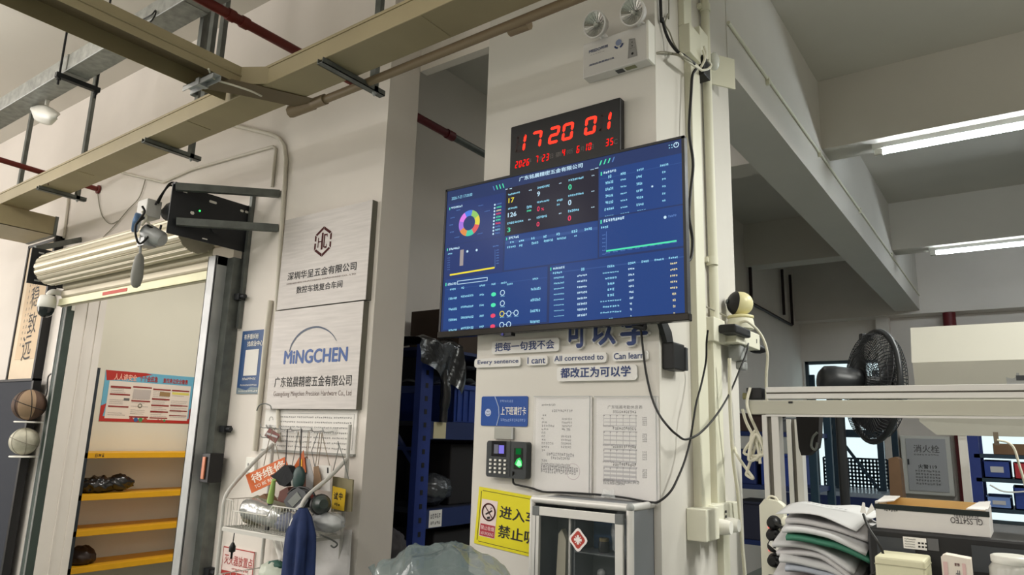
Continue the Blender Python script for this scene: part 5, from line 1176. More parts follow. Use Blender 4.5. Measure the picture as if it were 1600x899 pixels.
for k in range(7): m.scrib((FX0+.02+.042*k, Yf-.001, FZ0+.02), VZ, -VX, .13, .02, 6)
part('lettering', m, t)
t = thing('black_plug', 'black plug hanging on its cord under the left of the basket', 'plug', onY(363, 850, 2.45)); p = onY(367, 828, 2.296); q = onY(364, 848, 2.29)
part('cord', MB(CORD).tube([(p.x, 2.296, 1.064), p, q], .003, 6), t); part('plug_body', MB(BLACK).lathe([(.006, 0), (.016, -.02), (.016, -.045), (.006, -.05), (.005, -.08)], q, VZ, 10), t)
m = MB(mat('white_cloth', (226, 222, 216), .9)).grid(lambda u, v: onY(424+12*v+14*u-6*u*v, 842+34*v, 2.36)+VY*.012*math.sin(u*9), 12, 8)
o_ = solo('white_cloth', m, 'white cloth hanging under the basket left of the navy garment', 'cloth', onY(430, 842, 2.36)); sdf = o_.modifiers.new('solid', 'SOLIDIFY'); sdf.thickness = .004
m = MB(mat('milky_sheet', (206, 204, 202), .35, bump=.4, bscale=8)).grid(lambda u, v: onY(437+115*u-8*u*v, 836-8*u+80*v, 2.582-.05*u*v)+VY*.006*math.sin(u*11+v*3), 24, 10)
o_ = solo('plastic_sheet', m, 'milky plastic sheet draped behind the navy garment under the basket', 'plastic sheet', onY(500, 899, 2.54)); sdf = o_.modifiers.new('solid', 'SOLIDIFY'); sdf.thickness = .002
t = thing('white_roll', 'white paper roll with dark rim lying on the lower basket', 'roll', onY(400, 899, 2.4)); a = onY(391, 896, 2.33)
part('roll', MB(mat('roll_white', (214, 210, 206), .6)).lathe([(.02, 0), (.062, .001), (.062, .15), (.02, .151)], (a.x, 2.33, .78), (.6, .8, 0), 24), t); part('end_ring', MB(DGREY).ring((a.x, 2.33, .78), (.6, .8, 0), .062, .004, 24, 6), t)
m = bag(onY(428, 898, 2.36), .07, (1.1, .8, .75), 41, .4, mat('pale_green_bag', (186, 192, 178), .45)); restz(m, .70); t = thing('tied_bag', 'pale bag tied with a dark green top on the lower basket', 'plastic bag', (m.v[0].x, 2.36, .70)); part('bag_body', m, t)
part('tie', bag(onY(432, 885, 2.36), .035, (1.3, .7, .6), 43, .5, mat('green_tie', (46, 84, 74), .6)), t)
m = MB(GALVD).tube(curve([onY(x, y, 2.45) for x, y in ((500, 836), (520, 845), (527, 851), (522, 856), (517, 853))], 5), .004, 6); solo('wire_clip', m, 'bent dark wire poking out under the right of the basket', 'wire', onY(500, 836, 2.45))

# ------------------------------------------------------------------ dark store room in the gap between pier and column
SXF, SXB = -3.0, -3.58
t = thing('storage_rack', 'blue steel storage rack in the dark gap between pier and column', 'shelf rack', (-3.3, 4.0, 0))
def upright(x, y): 
    m = MB(BLUE).box(x-.05, x, y-.055, y+.055, 0, 2.13); 
    for k in range(26): m.box(x-.001, x+.0015, y-.012, y+.012, .1+.08*k, .13+.08*k, BLACK)
    return m
for y in (3.275, 5.2): part('upright', upright(SXF, y), t); part('upright', MB(BLUE).box(SXB, SXB+.05, y-.04, y+.04, 0, 2.13), t)
for z in (1.66, 1.13, .6):
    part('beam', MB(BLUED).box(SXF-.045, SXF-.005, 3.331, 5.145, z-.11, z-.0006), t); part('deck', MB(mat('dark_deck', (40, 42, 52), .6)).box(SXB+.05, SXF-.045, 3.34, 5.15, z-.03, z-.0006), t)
m = MB(BLUED)
for z0, z1 in ((.7, 1.4), (1.4, 1.9)): m.bar((SXF-.05, 3.25, z0), (SXB+.05, 3.25, z1), .025, .025)
m.box(SXB+.05, SXF-.05, 3.23, 3.27, 1.83, 1.87); m.box(SXB+.05, SXF-.05, 3.23, 3.27, 1.48, 1.50); part('end_frame', m, t)
for z, lab in ((1.605, 'cream label holder on the upper blue beam'), (1.075, 'white printed label on the lower blue beam')):
    m = MB(mat('label_cream', (206, 196, 160), .6) if z > 1.5 else PAPER).box(SXF-.006, SXF-.001, 3.36, 3.475, z-.05, z+.05)
    o_ = solo('rack_label', m, lab, 'label', (SXF, 3.41, z))
    if z < 1.5: part('print', MB(INKG).scrib((SXF, 3.37, z), VY, VZ, .095, .03, 5).scrib((SXF, 3.37, z-.035), VY, VZ, .095, .02, 5), o_)
t = thing('blue_bin', 'blue plastic bin on the rack just left of the column', 'bin', (-3.25, 3.75, 1.66))
m = MB(BIN).box(-3.5, -3.02, 3.56, 4.0, 1.66, 1.665).box(-3.03, -3.02, 3.56, 4.0, 1.66, 1.90).box(-3.5, -3.02, 3.56, 3.57, 1.66, 1.90).box(-3.5, -3.02, 3.99, 4.0, 1.66, 1.90).box(-3.5, -3.49, 3.56, 4.0, 1.66, 1.9); part('shell', m, t, .004)
m = MB(BIN).box(-3.02, -3.005, 3.56, 4.0, 1.875, 1.905)
for y in (3.60, 3.66, 3.72): m.box(-3.02, -3.012, y-.008, y+.008, 1.67, 1.87)
part('rim_and_ribs', m, t)
m = MB(FILM).grid(lambda u, v: Vector((-3.5+.52*v, 3.54+.45*u, 1.915+.05*abs(math.sin(7*u+3*v))*abs(math.cos(5*v+2*u)))), 24, 14); solo('clear_film', m, 'crumpled clear film over the blue bin', 'plastic film', (-3.25, 3.75, 1.91))
def drape(u, v):
    y = 3.16+.40*u; s = v
    if s < .45: x, z = SXB+.1+(SXF-SXB-.08)*(s/.45), 2.155+.02*math.sin(9*u)
    else: x, z = SXF+.045+.012*math.sin(14*u+8*s), 2.15-(s-.45)*(.25+.35*u)
    return Vector((x+.018*math.sin(11*u+5*s), y+.01*math.sin(9*s), z+.02*abs(math.sin(7*u+6*s))))
t = thing('black_film_cover', 'black plastic film draped over the top of the blue rack', 'plastic film', (-3.2, 3.4, 2.13)); part('film', MB(BFILM).grid(drape, 40, 30), t)
m = MB(BFILM).tube(curve([(SXF+.02, 3.40, 1.98), (SXF+.03, 3.42, 1.85), (SXF+.022, 3.42, 1.74), (SXF+.02, 3.42, 1.655)], 5), [.03]*4+[.036]*6+[.028]*6, 8); part('film_tail', m, t)
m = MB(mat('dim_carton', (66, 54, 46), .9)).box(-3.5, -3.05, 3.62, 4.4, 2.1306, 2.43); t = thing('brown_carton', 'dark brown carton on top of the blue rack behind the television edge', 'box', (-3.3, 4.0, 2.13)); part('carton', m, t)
m = MB(BLUED).box(SXB+.05, SXF-.045, 3.33, 5.15, 2.11, 2.13); part('deck', m, bpy.data.objects['storage_rack'])
for c, r, sc, sd, lab in (((-3.12, 3.50, 1.21), .10, (.8, 1.2, .8), 51, 'crumpled clear bag above the lower label of the blue rack'),):
    m = bag(c, r, sc, sd, .5, mat('smoky_film', (60, 62, 66), .18, bump=.6, bscale=20, spec=.9)); restz(m, 1.131); solo('clear_bag', m, lab, 'plastic bag', (c[0], c[1], 1.13))
part('darkening_sheet', MB(mat('darkening_sheet_colour', (38, 40, 48), .7)).box(SXB-.02, SXB-.012, 3.05, 5.25, 0.1, 2.12), bpy.data.objects['storage_rack'])  # dark sheet added to hide the pale wall and darken the rack
m = MB(mat('dark_filler', (34, 32, 34), .8)).box(-3.5, -3.1, 3.65, 5.0, 1.131, 1.52); solo('dark_filler_box', m, 'added dark box far back on the lower shelf of the blue rack', 'box', (-3.3, 4.0, 1.131), None, .01)  # dark boxes added to fill the shelves and keep the gap dark
m = MB(mat('dark_filler', (0, 0, 0))).box(-3.5, -3.08, 3.5, 5.0, .601, .98); solo('dark_filler_box', m, 'added dark box on the bottom shelf of the blue rack', 'box', (-3.3, 4.2, .601), None, .01)
m = MB(mat('dark_filler', (0, 0, 0))).box(-3.5, -3.08, 4.1, 5.1, 1.661, 2.05); solo('dark_filler_box', m, 'added dark box behind the blue bin on the rack', 'box', (-3.3, 4.6, 1.661), None, .01)
m = bag((-3.0, 3.02, .96), .10, (1.0, .6, .8), 55, .4, mat('grey_sack', (88, 86, 90), .7)); restz(m, .85)
t = thing('grey_sack', 'grey sack standing behind the pier at the foot of the gap', 'sack', (-3.0, 3.02, 0)); part('sack_top', m, t); part('sack_body', MB(mat('grey_sack', (0, 0, 0))).lathe([(.07, 0), (.09, .1), (.09, .8), (.06, .92)], (-3.0, 3.02, 0), VZ, 16), t)
# plastic wrapped bundle in front of the yellow sign
def wrap(d):
    s = 0
    for k, (kx, ky, kz, p, a_) in enumerate(((5, 2, 9, 0, 1), (-7, 3, 4, 1.3, .7), (11, -4, 6, 2.2, .5), (3, 9, -13, .4, .4), (17, 3, 7, .9, .3))): s += a_*(1-abs(math.sin(kx*d.x+ky*d.y+kz*d.z+p)))
    e = 2.8; k = (abs(d.x)**e+abs(d.y)**e+abs(d.z)**e)**(-1/e)
    return k*(1+.045*s+.008*(1-abs(math.sin(21*d.x+7*d.z+4*d.y))))
t = thing('wrapped_bundle', 'large bundle wrapped in cloudy clear plastic at the foot of the column', 'wrapped bundle', (-1.9, 2.3, 0))
part('plastic_wrap', MB(mat('cloudy_wrap', (128, 142, 142), .16, alpha=.55, bump=1.0, bscale=6, spec=1.0)).ball((-1.83, 2.14, .63), .39, (.84, .62, 1.32), 96, 60, None, wrap), t)
m = MB(mat('bundle_grey_green', (66, 76, 76), .6, noise=.5, nscale=6)).ball((-1.83, 2.145, .61), .35, (.84, .60, 1.30), 32, 20, None, wrap); part('contents', m, t)
m = MB(mat('bundle_silver', (200, 204, 204), .3, .4)).box(-1.95, -1.74, 1.94, 1.95, 1.01, 1.03).box(-1.84, -1.82, 1.93, 1.94, 0.99, 1.04, BLACK); part('strap', m, t)
m = MB(mat('cloudy_wrap', (0, 0, 0))).tube(curve([(-2.09, 2.12, .98), (-2.14, 2.11, 1.02), (-2.17, 2.10, 1.07)], 4), [.02, .016, .012, .01, .008, .008, .01, .012, .014][:9], 6); part('twisted_corner', m, t)

# ------------------------------------------------------------------ right face of the column: trunking, boxes, sockets, cords
def cx(px, py, d=0.0): return onX(px, py, XC+d)
IV = mat('ivory_trunking', (224, 222, 202), .5)
def trunk(lab, y0, y1, z0, z1, d=.03):
    tt = thing('cable_trunking', lab, 'trunking', (XC, (y0+y1)/2, z0), 'trunking on the column side')
    part('channel', MB(IV).box(XC, XC+d*.6, y0, y1, z0, z1), tt); part('lid', MB(IV).box(XC+d*.6, XC+d, y0-.002, y1+.002, z0, z1), tt, .002); return tt
trunk('wide ivory trunking running down beside the television to the lower sockets', 2.925, 3.03, 1.31, 3.46, .035)
trunk('short ivory trunking above the junction box at the top of the column', 2.865, 2.955, 3.50, ZC, .03)
trunk('lower ivory trunking between the upper socket and the lower sockets', 3.115, 3.21, 1.31, 2.05, .035)
trunk('slim ivory trunking at the rear of the pair above the lower sockets', 3.232, 3.252, 1.31, 2.05, .02)
trunk('ivory trunking dropping below the lower sockets', 3.185, 3.26, 0.1, 1.21, .03)
t = thing('conduit_pipe', 'round ivory conduit with couplers down the side of the column', 'conduit', (XC, 3.15, 2.14))
part('pipe', MB(IV).tube([(XC+.025, 3.17, 2.13), (XC+.025, 3.15, ZC)], .022, 12), t)
m = MB(IV)
for z in (3.84, 3.74, 2.42): m.tube([(XC+.025, 3.155, z-.02), (XC+.025, 3.155, z+.02)], .028, 12); m.box(XC, XC+.02, 3.11, 3.2, z-.01, z+.01)
part('coupler', m, t)
t = thing('junction_box', 'open ivory junction box with loose wires high on the column side', 'junction box', (XC, 3.0, 3.4))
m = MB(IV).box(XC, XC+.055, 2.865, 3.0, 3.35, 3.50).box(XC, XC+.05, 3.008, 3.12, 3.40, 3.56); part('box', m, t, .004)
m = MB(IV).obb((XC+.05, 3.32, 3.46), Vector((.55, .83, 0)), Vector((-.83, .55, 0)), VZ, .075, .005, .085); part('open_lid', m, t, .002)
m = MB(BLACK).box(XC, XC+.06, 3.02, 3.11, 3.31, 3.41); part('connector', m, t, .004)
m = MB(mat('clear_cap', (212, 214, 206), .25)).ball((XC+.05, 3.20, 3.46), .032, (.8, 1, 1.5)); part('tape_wrap', m, t)
for pts in (((1063, 83), (1075, 96), (1087, 104), (1097, 110)), ((1070, 88), (1082, 97), (1094, 108)), ((1098, 78), (1101, 90), (1098, 100), (1095, 105)), ((1100, 72), (1103, 84), (1100, 98)), ((1097, 110), (1106, 108), (1111, 102), (1106, 94))):
    part('wire', MB(CORDW).tube(curve([cx(x, y, .075) for x, y in pts], 6), .006, 6), t)
def cord(lab, pts, r=.0055, m=None, name='power_cable', n=8):
    P = curve(pts, n); return solo(name, MB(m or CORD).tube(P, r, 6), lab, 'cord', P[0])
cord('black wire curving down the top of the column to the junction box', [Vector((XC+.012, cx(1032, 0, .012).y-.03, ZC)), cx(1032, 0, .012), cx(1035, 30, .014), cx(1043, 58, .02), cx(1056, 78, .05), cx(1070, 88, .075), cx(1085, 100, .08)], .007)
cord('thin grey wire kinked beside the black one at the top of the column', [Vector((XC+.012, cx(1045, 0, .012).y, ZC)), cx(1045, 0, .012), cx(1043, 22, .012), cx(1039, 37, .012), cx(1046, 50, .015), cx(1053, 68, .03), cx(1060, 80, .06)], .0035, CORDG, 'grey_cable')
q = onY(1019, 83, 2.57)
cord('grey cable from the emergency light to the junction box', [Vector((q.x, 2.585, q.z)), Vector((XC-.02, 2.588, q.z+.004)), cx(1034, 82, .01), cx(1050, 84, .012), cx(1060, 86, .06), cx(1072, 91, .08), cx(1086, 102, .075)], .0065, CORDG, 'grey_cable')
cord('black cord falling from the junction box behind the television edge', [cx(1088, 107, .07), cx(1082, 118, .055), cx(1080, 145, .05), cx(1077, 205, .045), cx(1083, 255, .045), cx(1079, 300, .045), cx(1077, 340, .045), cx(1082, 375, .045), cx(1080, 402, .045), cx(1073, 410, .04)], .007)
# lower sockets
t = thing('socket_row', 'row of ivory sockets with two white round plugs low on the column side', 'socket', (XC, 3.1, 1.2))
for y0, y1, z0, z1, d in ((2.84, 2.985, 1.20, 1.325, .085), (2.99, 3.115, 1.205, 1.33, .06), (3.12, 3.20, 1.205, 1.33, .055), (3.215, 3.345, 1.205, 1.325, .05)):
    part('box', MB(WHITE2).box(XC, XC+d, y0, y1, z0, z1), t, .005)
m = MB(DGREY)
for y, z in ((3.03, 1.295), (3.03, 1.275), (3.14, 1.295), (3.14, 1.275)): m.box(XC+.058, XC+.0615, y-.006, y+.006, z-.005, z+.005)
part('pin_holes', m, t)
for y in (3.055, 3.155): part('plug', MB(WHITE).lathe([(.033, 0), (.031, .03), (.026, .055)], (XC+.055, y, 1.24), VX, 20), t, label='round white plug')
# upper socket block, camera
t = thing('socket_block', 'ivory socket block sticking out past the column edge with adapters in it', 'socket', (XC, 3.3, 2.05))
part('box', MB(WHITE2).box(XC, XC+.05, 3.085, 3.235, 2.035, 2.145), t, .004); part('strip', MB(WHITE2).box(XC, XC+.10, 3.24, 3.60, 2.045, 2.125), t, .004)
m = MB(DGREY).box(XC+.099, XC+.1015, 3.54, 3.548, 2.075, 2.095); part('indicator', m, t)
t = thing('power_adapter', 'flat black adapter plugged into the socket block under the small camera', 'adapter', (XC+.1, 3.2, 2.08)); part('body', MB(BLACK).box(XC+.05, XC+.13, 3.14, 3.36, 2.075, 2.115), t, .008)
t = thing('black_plug', 'black plug at the right end of the socket block', 'plug', (XC+.1, 3.6, 2.07)); a = Vector((XC+.06, 3.597, 2.06)); part('body', MB(BLACK).lathe([(.022, 0), (.026, .02), (.022, .06), (.010, .10)], a, (.4, .9, -.05), 12), t)
m = MB(GREY).box(XC+.03, XC+.09, 3.32, 3.42, 1.97, 2.044).box(XC+.05, XC+.085, 3.36, 3.44, 1.93, 1.97); solo('grey_plug', m, 'grey plug hanging under the socket block', 'plug', (XC+.06, 3.36, 1.97), None, .008)
t = thing('small_camera', 'cream pan camera with black face standing on the socket block', 'security camera', (XC+.06, 3.4, 2.125))
c = Vector((XC+.075, 3.385, 2.25)); CRM = mat('camera_cream', (226, 218, 170), .35)
part('head', MB(CRM).ball(c, .062, (1, 1, .95), 28, 18), t)
ax = Vector((-.72, -.66, .12)).normalized(); part('face', MB(BLACK).lathe([(.0645*math.sin(math.radians(q)), .0645*math.cos(math.radians(q))*.97) for q in range(64, -1, -8)], c, ax, 28), t, label='black glossy face')
part('lens', MB(mat('lens_glass', (60, 66, 70), .1)).lathe([(.012, .064), (.012, .068)], c, ax, 14), t)
m = MB(CRM).lathe([(.055, -.075), (.062, -.072), (.062, -.062), (.05, -.058)], c, VZ, 24); m.lathe([(.06, -.125), (.063, -.10), (.058, -.076)], c, VZ, 24, WHITE2); part('base', m, t)
m = MB(CORDW).tube(curve([c+Vector((.02, -.06, -.10)), c+Vector((.06, -.07, -.105)), c+Vector((.10, -.02, -.16)), c+Vector((.12, .0, -.25)), c+Vector((.10, .03, -.40)), c+Vector((.10, .05, -.8)), c+Vector((.10, .10, -1.3))], 6), .007, 6); part('cable', m, t, label='white cable')
m = MB(CORDG).tube([(XC+.03, 3.02, 2.185), (XC+.03, 3.33, 2.18)], .004, 6); solo('cable_tie', m, 'thin dark tie behind the small camera', 'tie', (XC+.03, 3.1, 2.18))
# black brick adapter at the column corner
t = thing('black_adapter', 'large black power adapter hanging at the column corner under the television', 'adapter', (XC+.02, 2.7, 1.88))
part('brick', MB(BLACK).box(XC, XC+.05, 2.625, 2.74, 1.865, 1.975), t, .006); part('side_plate', MB(DGREY).box(XC+.008, XC+.055, 2.74, 2.762, 1.87, 1.965), t, .004)
m = MB(BLACK).prism([(XC+.004, 2.56, 2.06), (XC+.004, 2.62, 2.06), (XC+.004, 2.67, 2.02), (XC+.004, 2.69, 1.965), (XC+.004, 2.63, 1.965)], (.02, 0, 0)); part('arm', m, t)
tvx = onY(1003, 505, 2.56); t = thing('tv_plug', 'small black connector under the television edge', 'connector', tvx)
part('body', MB(BLACK).tube([onY(990, 508, 2.56), onY(1008, 512, 2.55)], .014, 8), t)
cord('black cord looping from the television to the plug on the socket block', [onY(1001, 512, 2.57), onY(1004, 540, 2.575), onY(1009, 580, 2.58), onY(1018, 620, 2.58), onY(1030, 648, 2.57), cx(1045, 668, .05), cx(1058, 680, .06), cx(1072, 687, .07), cx(1095, 676, .07), cx(1120, 648, .08), cx(1140, 615, .09), cx(1155, 580, .11), cx(1166, 552, .12), cx(1169, 537, .10)], .0046)
cord('black cord from the flat adapter down to the time clock', [cx(1106, 516, .12), cx(1104, 535, .11), cx(1103, 565, .09), cx(1096, 600, .08), cx(1088, 630, .075), cx(1083, 660, .07), cx(1078, 690, .06), cx(1070, 720, .055), cx(1060, 745, .05), cx(1048, 768, .04), Vector((XC+.01, 2.56, onY(1034, 784, 2.56).z)), onY(1015, 785, 2.565), onY(975, 778, 2.57), onY(930, 773, 2.575), onY(880, 770, 2.58), onY(850, 769, 2.58), onY(830, 763, 2.58), onY(812, 759, 2.58), onY(803, 756, 2.575), onY(801.5, 748, 2.57), onY(802, 738, 2.556)], .0046)
m = MB(FILM).add([onY(x, y, Y_) for x, y, Y_ in ((938, 779, 2.56), (943, 763, 2.57), (950, 768, 2.55), (958, 765, 2.57), (962, 780, 2.55), (948, 776, 2.53))], [(0, 1, 5), (1, 2, 5), (2, 3, 5), (3, 4, 5)]); solo('tape_piece', m, 'crumpled clear tape holding the cord above the cabinet', 'tape', onY(948, 776, 2.55))

# ------------------------------------------------------------------ workbench with aluminium frame on the right
YF = 2.9
t = thing('workbench', 'workbench with aluminium profile frame and cross beam at the right', 'workbench', (0.2, 2.8, 0))
part('bench_top', MB(mat('bench_board', (150, 154, 150), .5)).box(-.98, 1.6, 1.9, 3.7, .89, .9294), t, .004)
for x in (-.9, 1.5):
    for y in (1.98, 3.6): part('leg', MB(ALU).box(x-.03, x+.03, y-.03, y+.03, 0, .89), t)
def profile(x0, x1, y, z0, z1):
    m = MB(ALU); h = z1-z0; m.box(x0, x1, y-.02, y+.02, z0, z0+h*.42).box(x0, x1, y-.02, y+.02, z1-h*.46, z1).box(x0, x1, y-.012, y+.012, z0+h*.3, z1-h*.3, ALUG); return m
part('top_beam', profile(-.83, 1.4, YF, 1.763, 1.809), t, .0015)
m = MB(mat('lamp_channel', (188, 186, 172), .45, .2)).box(-.895, 1.4, YF-.03, YF+.03, 1.703, 1.757); part('lamp_channel', m, t, .003)
part('channel_lip', MB(ALU).box(-.83, 1.4, YF-.034, YF-.028, 1.694, 1.702), t)
part('end_block', MB(BLACK).box(-.905, -.845, YF-.025, YF+.025, 1.762, 1.807), t, .003); part('end_knob', MB(mat('olive_knob', (130, 126, 84), .5)).lathe([(.012, 0), (.014, .02)], (-.905, YF, 1.775), (-1, 0, 0), 12), t)
def post(x, y, z1):
    m = MB(ALU).box(x-.032, x-.012, y-.03, y+.03, .93, z1).box(x+.004, x+.032, y-.03, y+.03, .93, z1).box(x-.014, x+.006, y-.018, y+.03, .93, z1, ALUG); return m
part('post', post(-.815, YF, 1.70), t, .002); part('post', post(-.86, 3.42, 1.70), t, .002); part('post', post(1.3, YF, 1.70), t)
part('screw', MB(BLACK).box(-.742, -.727, YF-.034, YF-.02, 1.745, 1.752), t)
# white tangled cable at the frame end
rw = random.Random(12)
c0 = onY(1180, 705, 2.95); P = [onY(1172, 606, 2.862), onY(1167, 630, 2.855), onY(1172, 650, 2.86), onY(1180, 668, 2.90)]
for k in range(15):
    a_ = k*2.15; P.append(onY(1180+21*math.cos(a_)*rw.uniform(.35, 1), 702+30*math.sin(a_)*rw.uniform(.4, 1), 2.90+.06*rw.random()))
P += [onY(1168, 735, 2.93), onY(1166, 742, 2.93), onY(1177, 748, 2.92), onY(1164, 730, 2.94), onY(1152, 712, 2.95), cx(1148, 700, .05)]
cord('white cable in a tangled bundle hanging between the column and the frame', P, .006, CORDW, 'white_cable', 7)
cord('white cable running down the column edge beside the frame', [onY(1160, 640, 2.93), onY(1166, 660, 2.93), onY(1176, 680, 2.93), onY(1184, 700, 2.92), onY(1188, 725, 2.92)], .006, CORDW, 'white_cable')
cord('white cable sagging down the column edge to the floor', [cx(1140, 560, .10), cx(1141, 640, .09), cx(1146, 720, .08), cx(1153, 770, .08), cx(1158, 830, .08), cx(1164, 899, .08)], .008, CORDW, 'white_cable')
# power strip with plugs
t = thing('power_strip', 'ivory power strip with black plugs fixed upright on the front frame post', 'power strip', (-.81, 2.85, .93)); PX0, PX1 = -.855, -.767; PY = 2.82
part('body', MB(WHITE2).prism([(PX0, PY, .93), (PX1, PY, .93), (PX1, PY, 1.365), (PX1-.02, PY, 1.38), (PX0+.02, PY, 1.385), (PX0, PY, 1.36)], (0, .048, 0)), t, .006)
part('hang_loop', MB(CORDW).tube(curve([(PX0+.02, PY+.02, 1.375), (PX0+.035, PY+.02, 1.395), (PX1-.03, PY+.02, 1.39), (PX1-.02, PY+.02, 1.372)], 5), .004, 6), t)
rd = glow('switch_red_glow', (255, 120, 110), 1.2)
for k, (px, py) in enumerate(((1210, 817), (1209, 836), (1211, 853), (1211, 876))):
    c = onY(px, py, PY); c.x = max(PX0+.03, min(c.x, PX1-.03))
    part('socket_face', MB(DGREY).lathe([(.026, 0), (.026, .002)], c, (0, -1, 0), 18), t)
    tt = thing('black_plug', ('topmost', 'second', 'third', 'lowest')[k]+' round black plug in the ivory power strip', 'plug', (c.x, PY, c.z), 'plugs in the power strip')
    part('plug_body', MB(BLACK).lathe([(.020, .003), (.022, .012), (.021, .028), (.012, .033)], c, (0, -1, 0), 18), tt)
    e = [c+Vector((.01, -.03, 0)), c+Vector((.04, -.04, -.015)), c+Vector((.07+.01*k, -.03, -.07)), c+Vector((.10+.02*k, -.01, -.13)), c+Vector((.16, .02, -.19)), Vector((c.x+.25, PY+.06, .95))]
    part('cord', MB(CORD).tube(curve([v if v.z > .94 else Vector((v.x, v.y, .945)) for v in e], 6), .0055, 6), tt)
    if k in (0, 2): part('indicator', MB(rd).ball(c+Vector((-.02, -.004, -.018)), .0045, nu=8, nv=6), t, label='small glowing red light')
p, q = onY(1204, 848, 2.77), onY(1221, 862, 2.76); solo('white_connector', MB(WHITE).bar(p, q, .02, .014).box(p.lerp(q, .5).x-.006, p.lerp(q, .5).x+.002, 2.752, 2.756, p.lerp(q, .5).z-.004, p.lerp(q, .5).z+.004, INK), 'white cable connector with a dark mark in front of the power strip', 'connector', p)
solo('white_charger', MB(WHITE2).tube([onY(1226, 815, 2.79), onY(1240, 819, 2.77), onY(1266, 825, 2.74)], [.018, .024, .026], 12), 'ivory stick charger pushed into the power strip beside the papers', 'charger', onY(1226, 815, 2.79))
# paper pile
t0 = thing('document_tray', 'dark tray under the sagging pile of papers', 'tray', (-.56, 2.65, .93)); part('tray', MB(BLACK).box(-.72, -.44, 2.45, 2.86, .93, 1.15), t0, .004); part('front_lip', MB(DGREY).box(-.72, -.44, 2.44, 2.45, .93, 1.18), t0)
rp = random.Random(5)
def sheet(z, dx, dy, rot, sag, tint):
    cr, sr = math.cos(rot), math.sin(rot)
    def fn(u, v):
        x, y = (u-.5)*.25, (v-.5)*.34; zz = z-sag*max(0, (u-.55))**1.6*2.0-sag*max(0, .35-v)*0.9+.006*math.sin(6*u+4*v+rot*9)
        return Vector((-.572+dx+x*cr-y*sr, 2.66+dy+x*sr+y*cr, max(zz, 1.16)))
    return fn
PP = mat('pile_paper', (196, 196, 196), .8)
cols = (PP, PAPERG, PP, mat('green_folder', (52, 110, 88), .6), PP, PAPERG, PP, mat('blueish_paper', (160, 166, 176), .7), PAPERG, PP, mat('red_folder', (196, 60, 48), .6))
lab = ('topmost white sheet of the paper pile with handwriting', 'second sheet of the paper pile', 'third sheet of the paper pile', 'dark green folder in the paper pile', 'white sheet right under the green folder', 'grey sheet under the green folder', 'white sheet low in the paper pile', 'bluish sheet low in the paper pile', 'grey sheet near the bottom of the pile', 'white sheet just over the red folder', 'red folder sticking out at the bottom of the paper pile')
for k in range(11):
    z = 1.385-.0205*k
    m = MB(cols[k]).grid(sheet(z, rp.uniform(-.02, .02)+(.05 if k == 10 else 0), rp.uniform(-.02, .02)-(.03 if k in (3, 10) else 0), rp.uniform(-.10, .10) if k else -.10, .05+.012*k, 0), 14, 14)
    o_ = solo('loose_sheet', m, lab[k], 'paper', (-.585, 2.66, z), 'papers of the pile'); sdf = o_.modifiers.new('solid', 'SOLIDIFY'); sdf.thickness = .012 if k else .003; sdf.offset = -1
    if k == 0:
        fn = sheet(z, 0, 0, -.10, .05, 0); mm = MB(INK)
        for j in range(9): q = fn(.2+.06*j, .50); mm.scrib(q+VZ*.006, VX, VY, .013, .022, 1, INK)
        part('handwriting', mm, o_)
m = MB(PAPER).poly([onY(x, y, 2.47) for x, y in ((1344, 801), (1348, 785), (1351, 786), (1354, 803))]).poly([onY(x, y, 2.46) for x, y in ((1352, 806), (1362, 787), (1367, 797), (1355, 805))]); o_ = solo('paper_corner', m, 'folded paper corner standing up between pile and white carton', 'paper', onY(1348, 803, 2.47)); sdf = o_.modifiers.new('solid', 'SOLIDIFY'); sdf.thickness = .002
cord('thin black cable looping down in front of the printer', [onY(1349, 804, 2.40), onY(1357, 825, 2.36), onY(1370, 845, 2.34), onY(1379, 863, 2.34), onY(1380, 878, 2.34), onY(1374, 892, 2.34), onY(1360, 899, 2.34)], .004)
# printer and carton
t = thing('printer', 'black printer with white rating label under the white carton', 'printer', (-.2, 2.6, .93))
a, b = onY(1362, 818, 2.5), onY(1575, 850, 2.5); PB = mat('printer_black', (24, 24, 26), .5)
part('body', MB(PB).box(-.425, .02, 2.46, 2.95, 1.20, 1.352), t, .008); part('base', MB(BLACK).box(-.415, .01, 2.50, 2.95, .93, 1.20), t, .004)
part('recess', MB(DGREY).box(-.40, -.30, 2.457, 2.461, 1.27, 1.33), t); part('recess', MB(DGREY).box(-.16, -.03, 2.457, 2.461, 1.26, 1.33), t)
m = MB(PAPER).yrect((1412, 857), (1447, 842), 2.456); q0, q1 = onY(1412, 857, 2.4555), onY(1447, 842, 2.4555)
for k in range(4): m.scrib((q0.x+.004, 2.4555, q0.z+.004+.007*k), VX, VZ, (q1.x-q0.x)*(.45 if k < 3 else .5), .0035, 9, INK)
for k in range(6): m.box(q0.x+.038+.009*(k % 3), q0.x+.044+.009*(k % 3), 2.4553, 2.456, q0.z+.006+.01*(k//3), q0.z+.011+.01*(k//3), INK)
part('rating_label', m, t, label='white rating label'); part('grey_patch', MB(mat('patch_grey', (92, 92, 94), .5)).yrect((1450, 860), (1466, 843), 2.4565), t)
t = thing('white_carton', 'open white carton with black tape rim lying on the printer', 'box', (-.25, 2.5, 1.352))
BX0, BX1, BY0, BY1, BZ0, BZ1 = -.40, -.112, 2.475, 2.66, 1.353, 1.418
m = MB(mat('carton_white', (206, 203, 200), .7)).box(BX0+.006, BX1-.006, BY0, BY0+.006, BZ0, BZ1).box(BX0, BX0+.006, BY0, BY1, BZ0, BZ1+.012).box(BX1-.006, BX1, BY0, BY1, BZ0, BZ1+.012); part('shell', m, t)
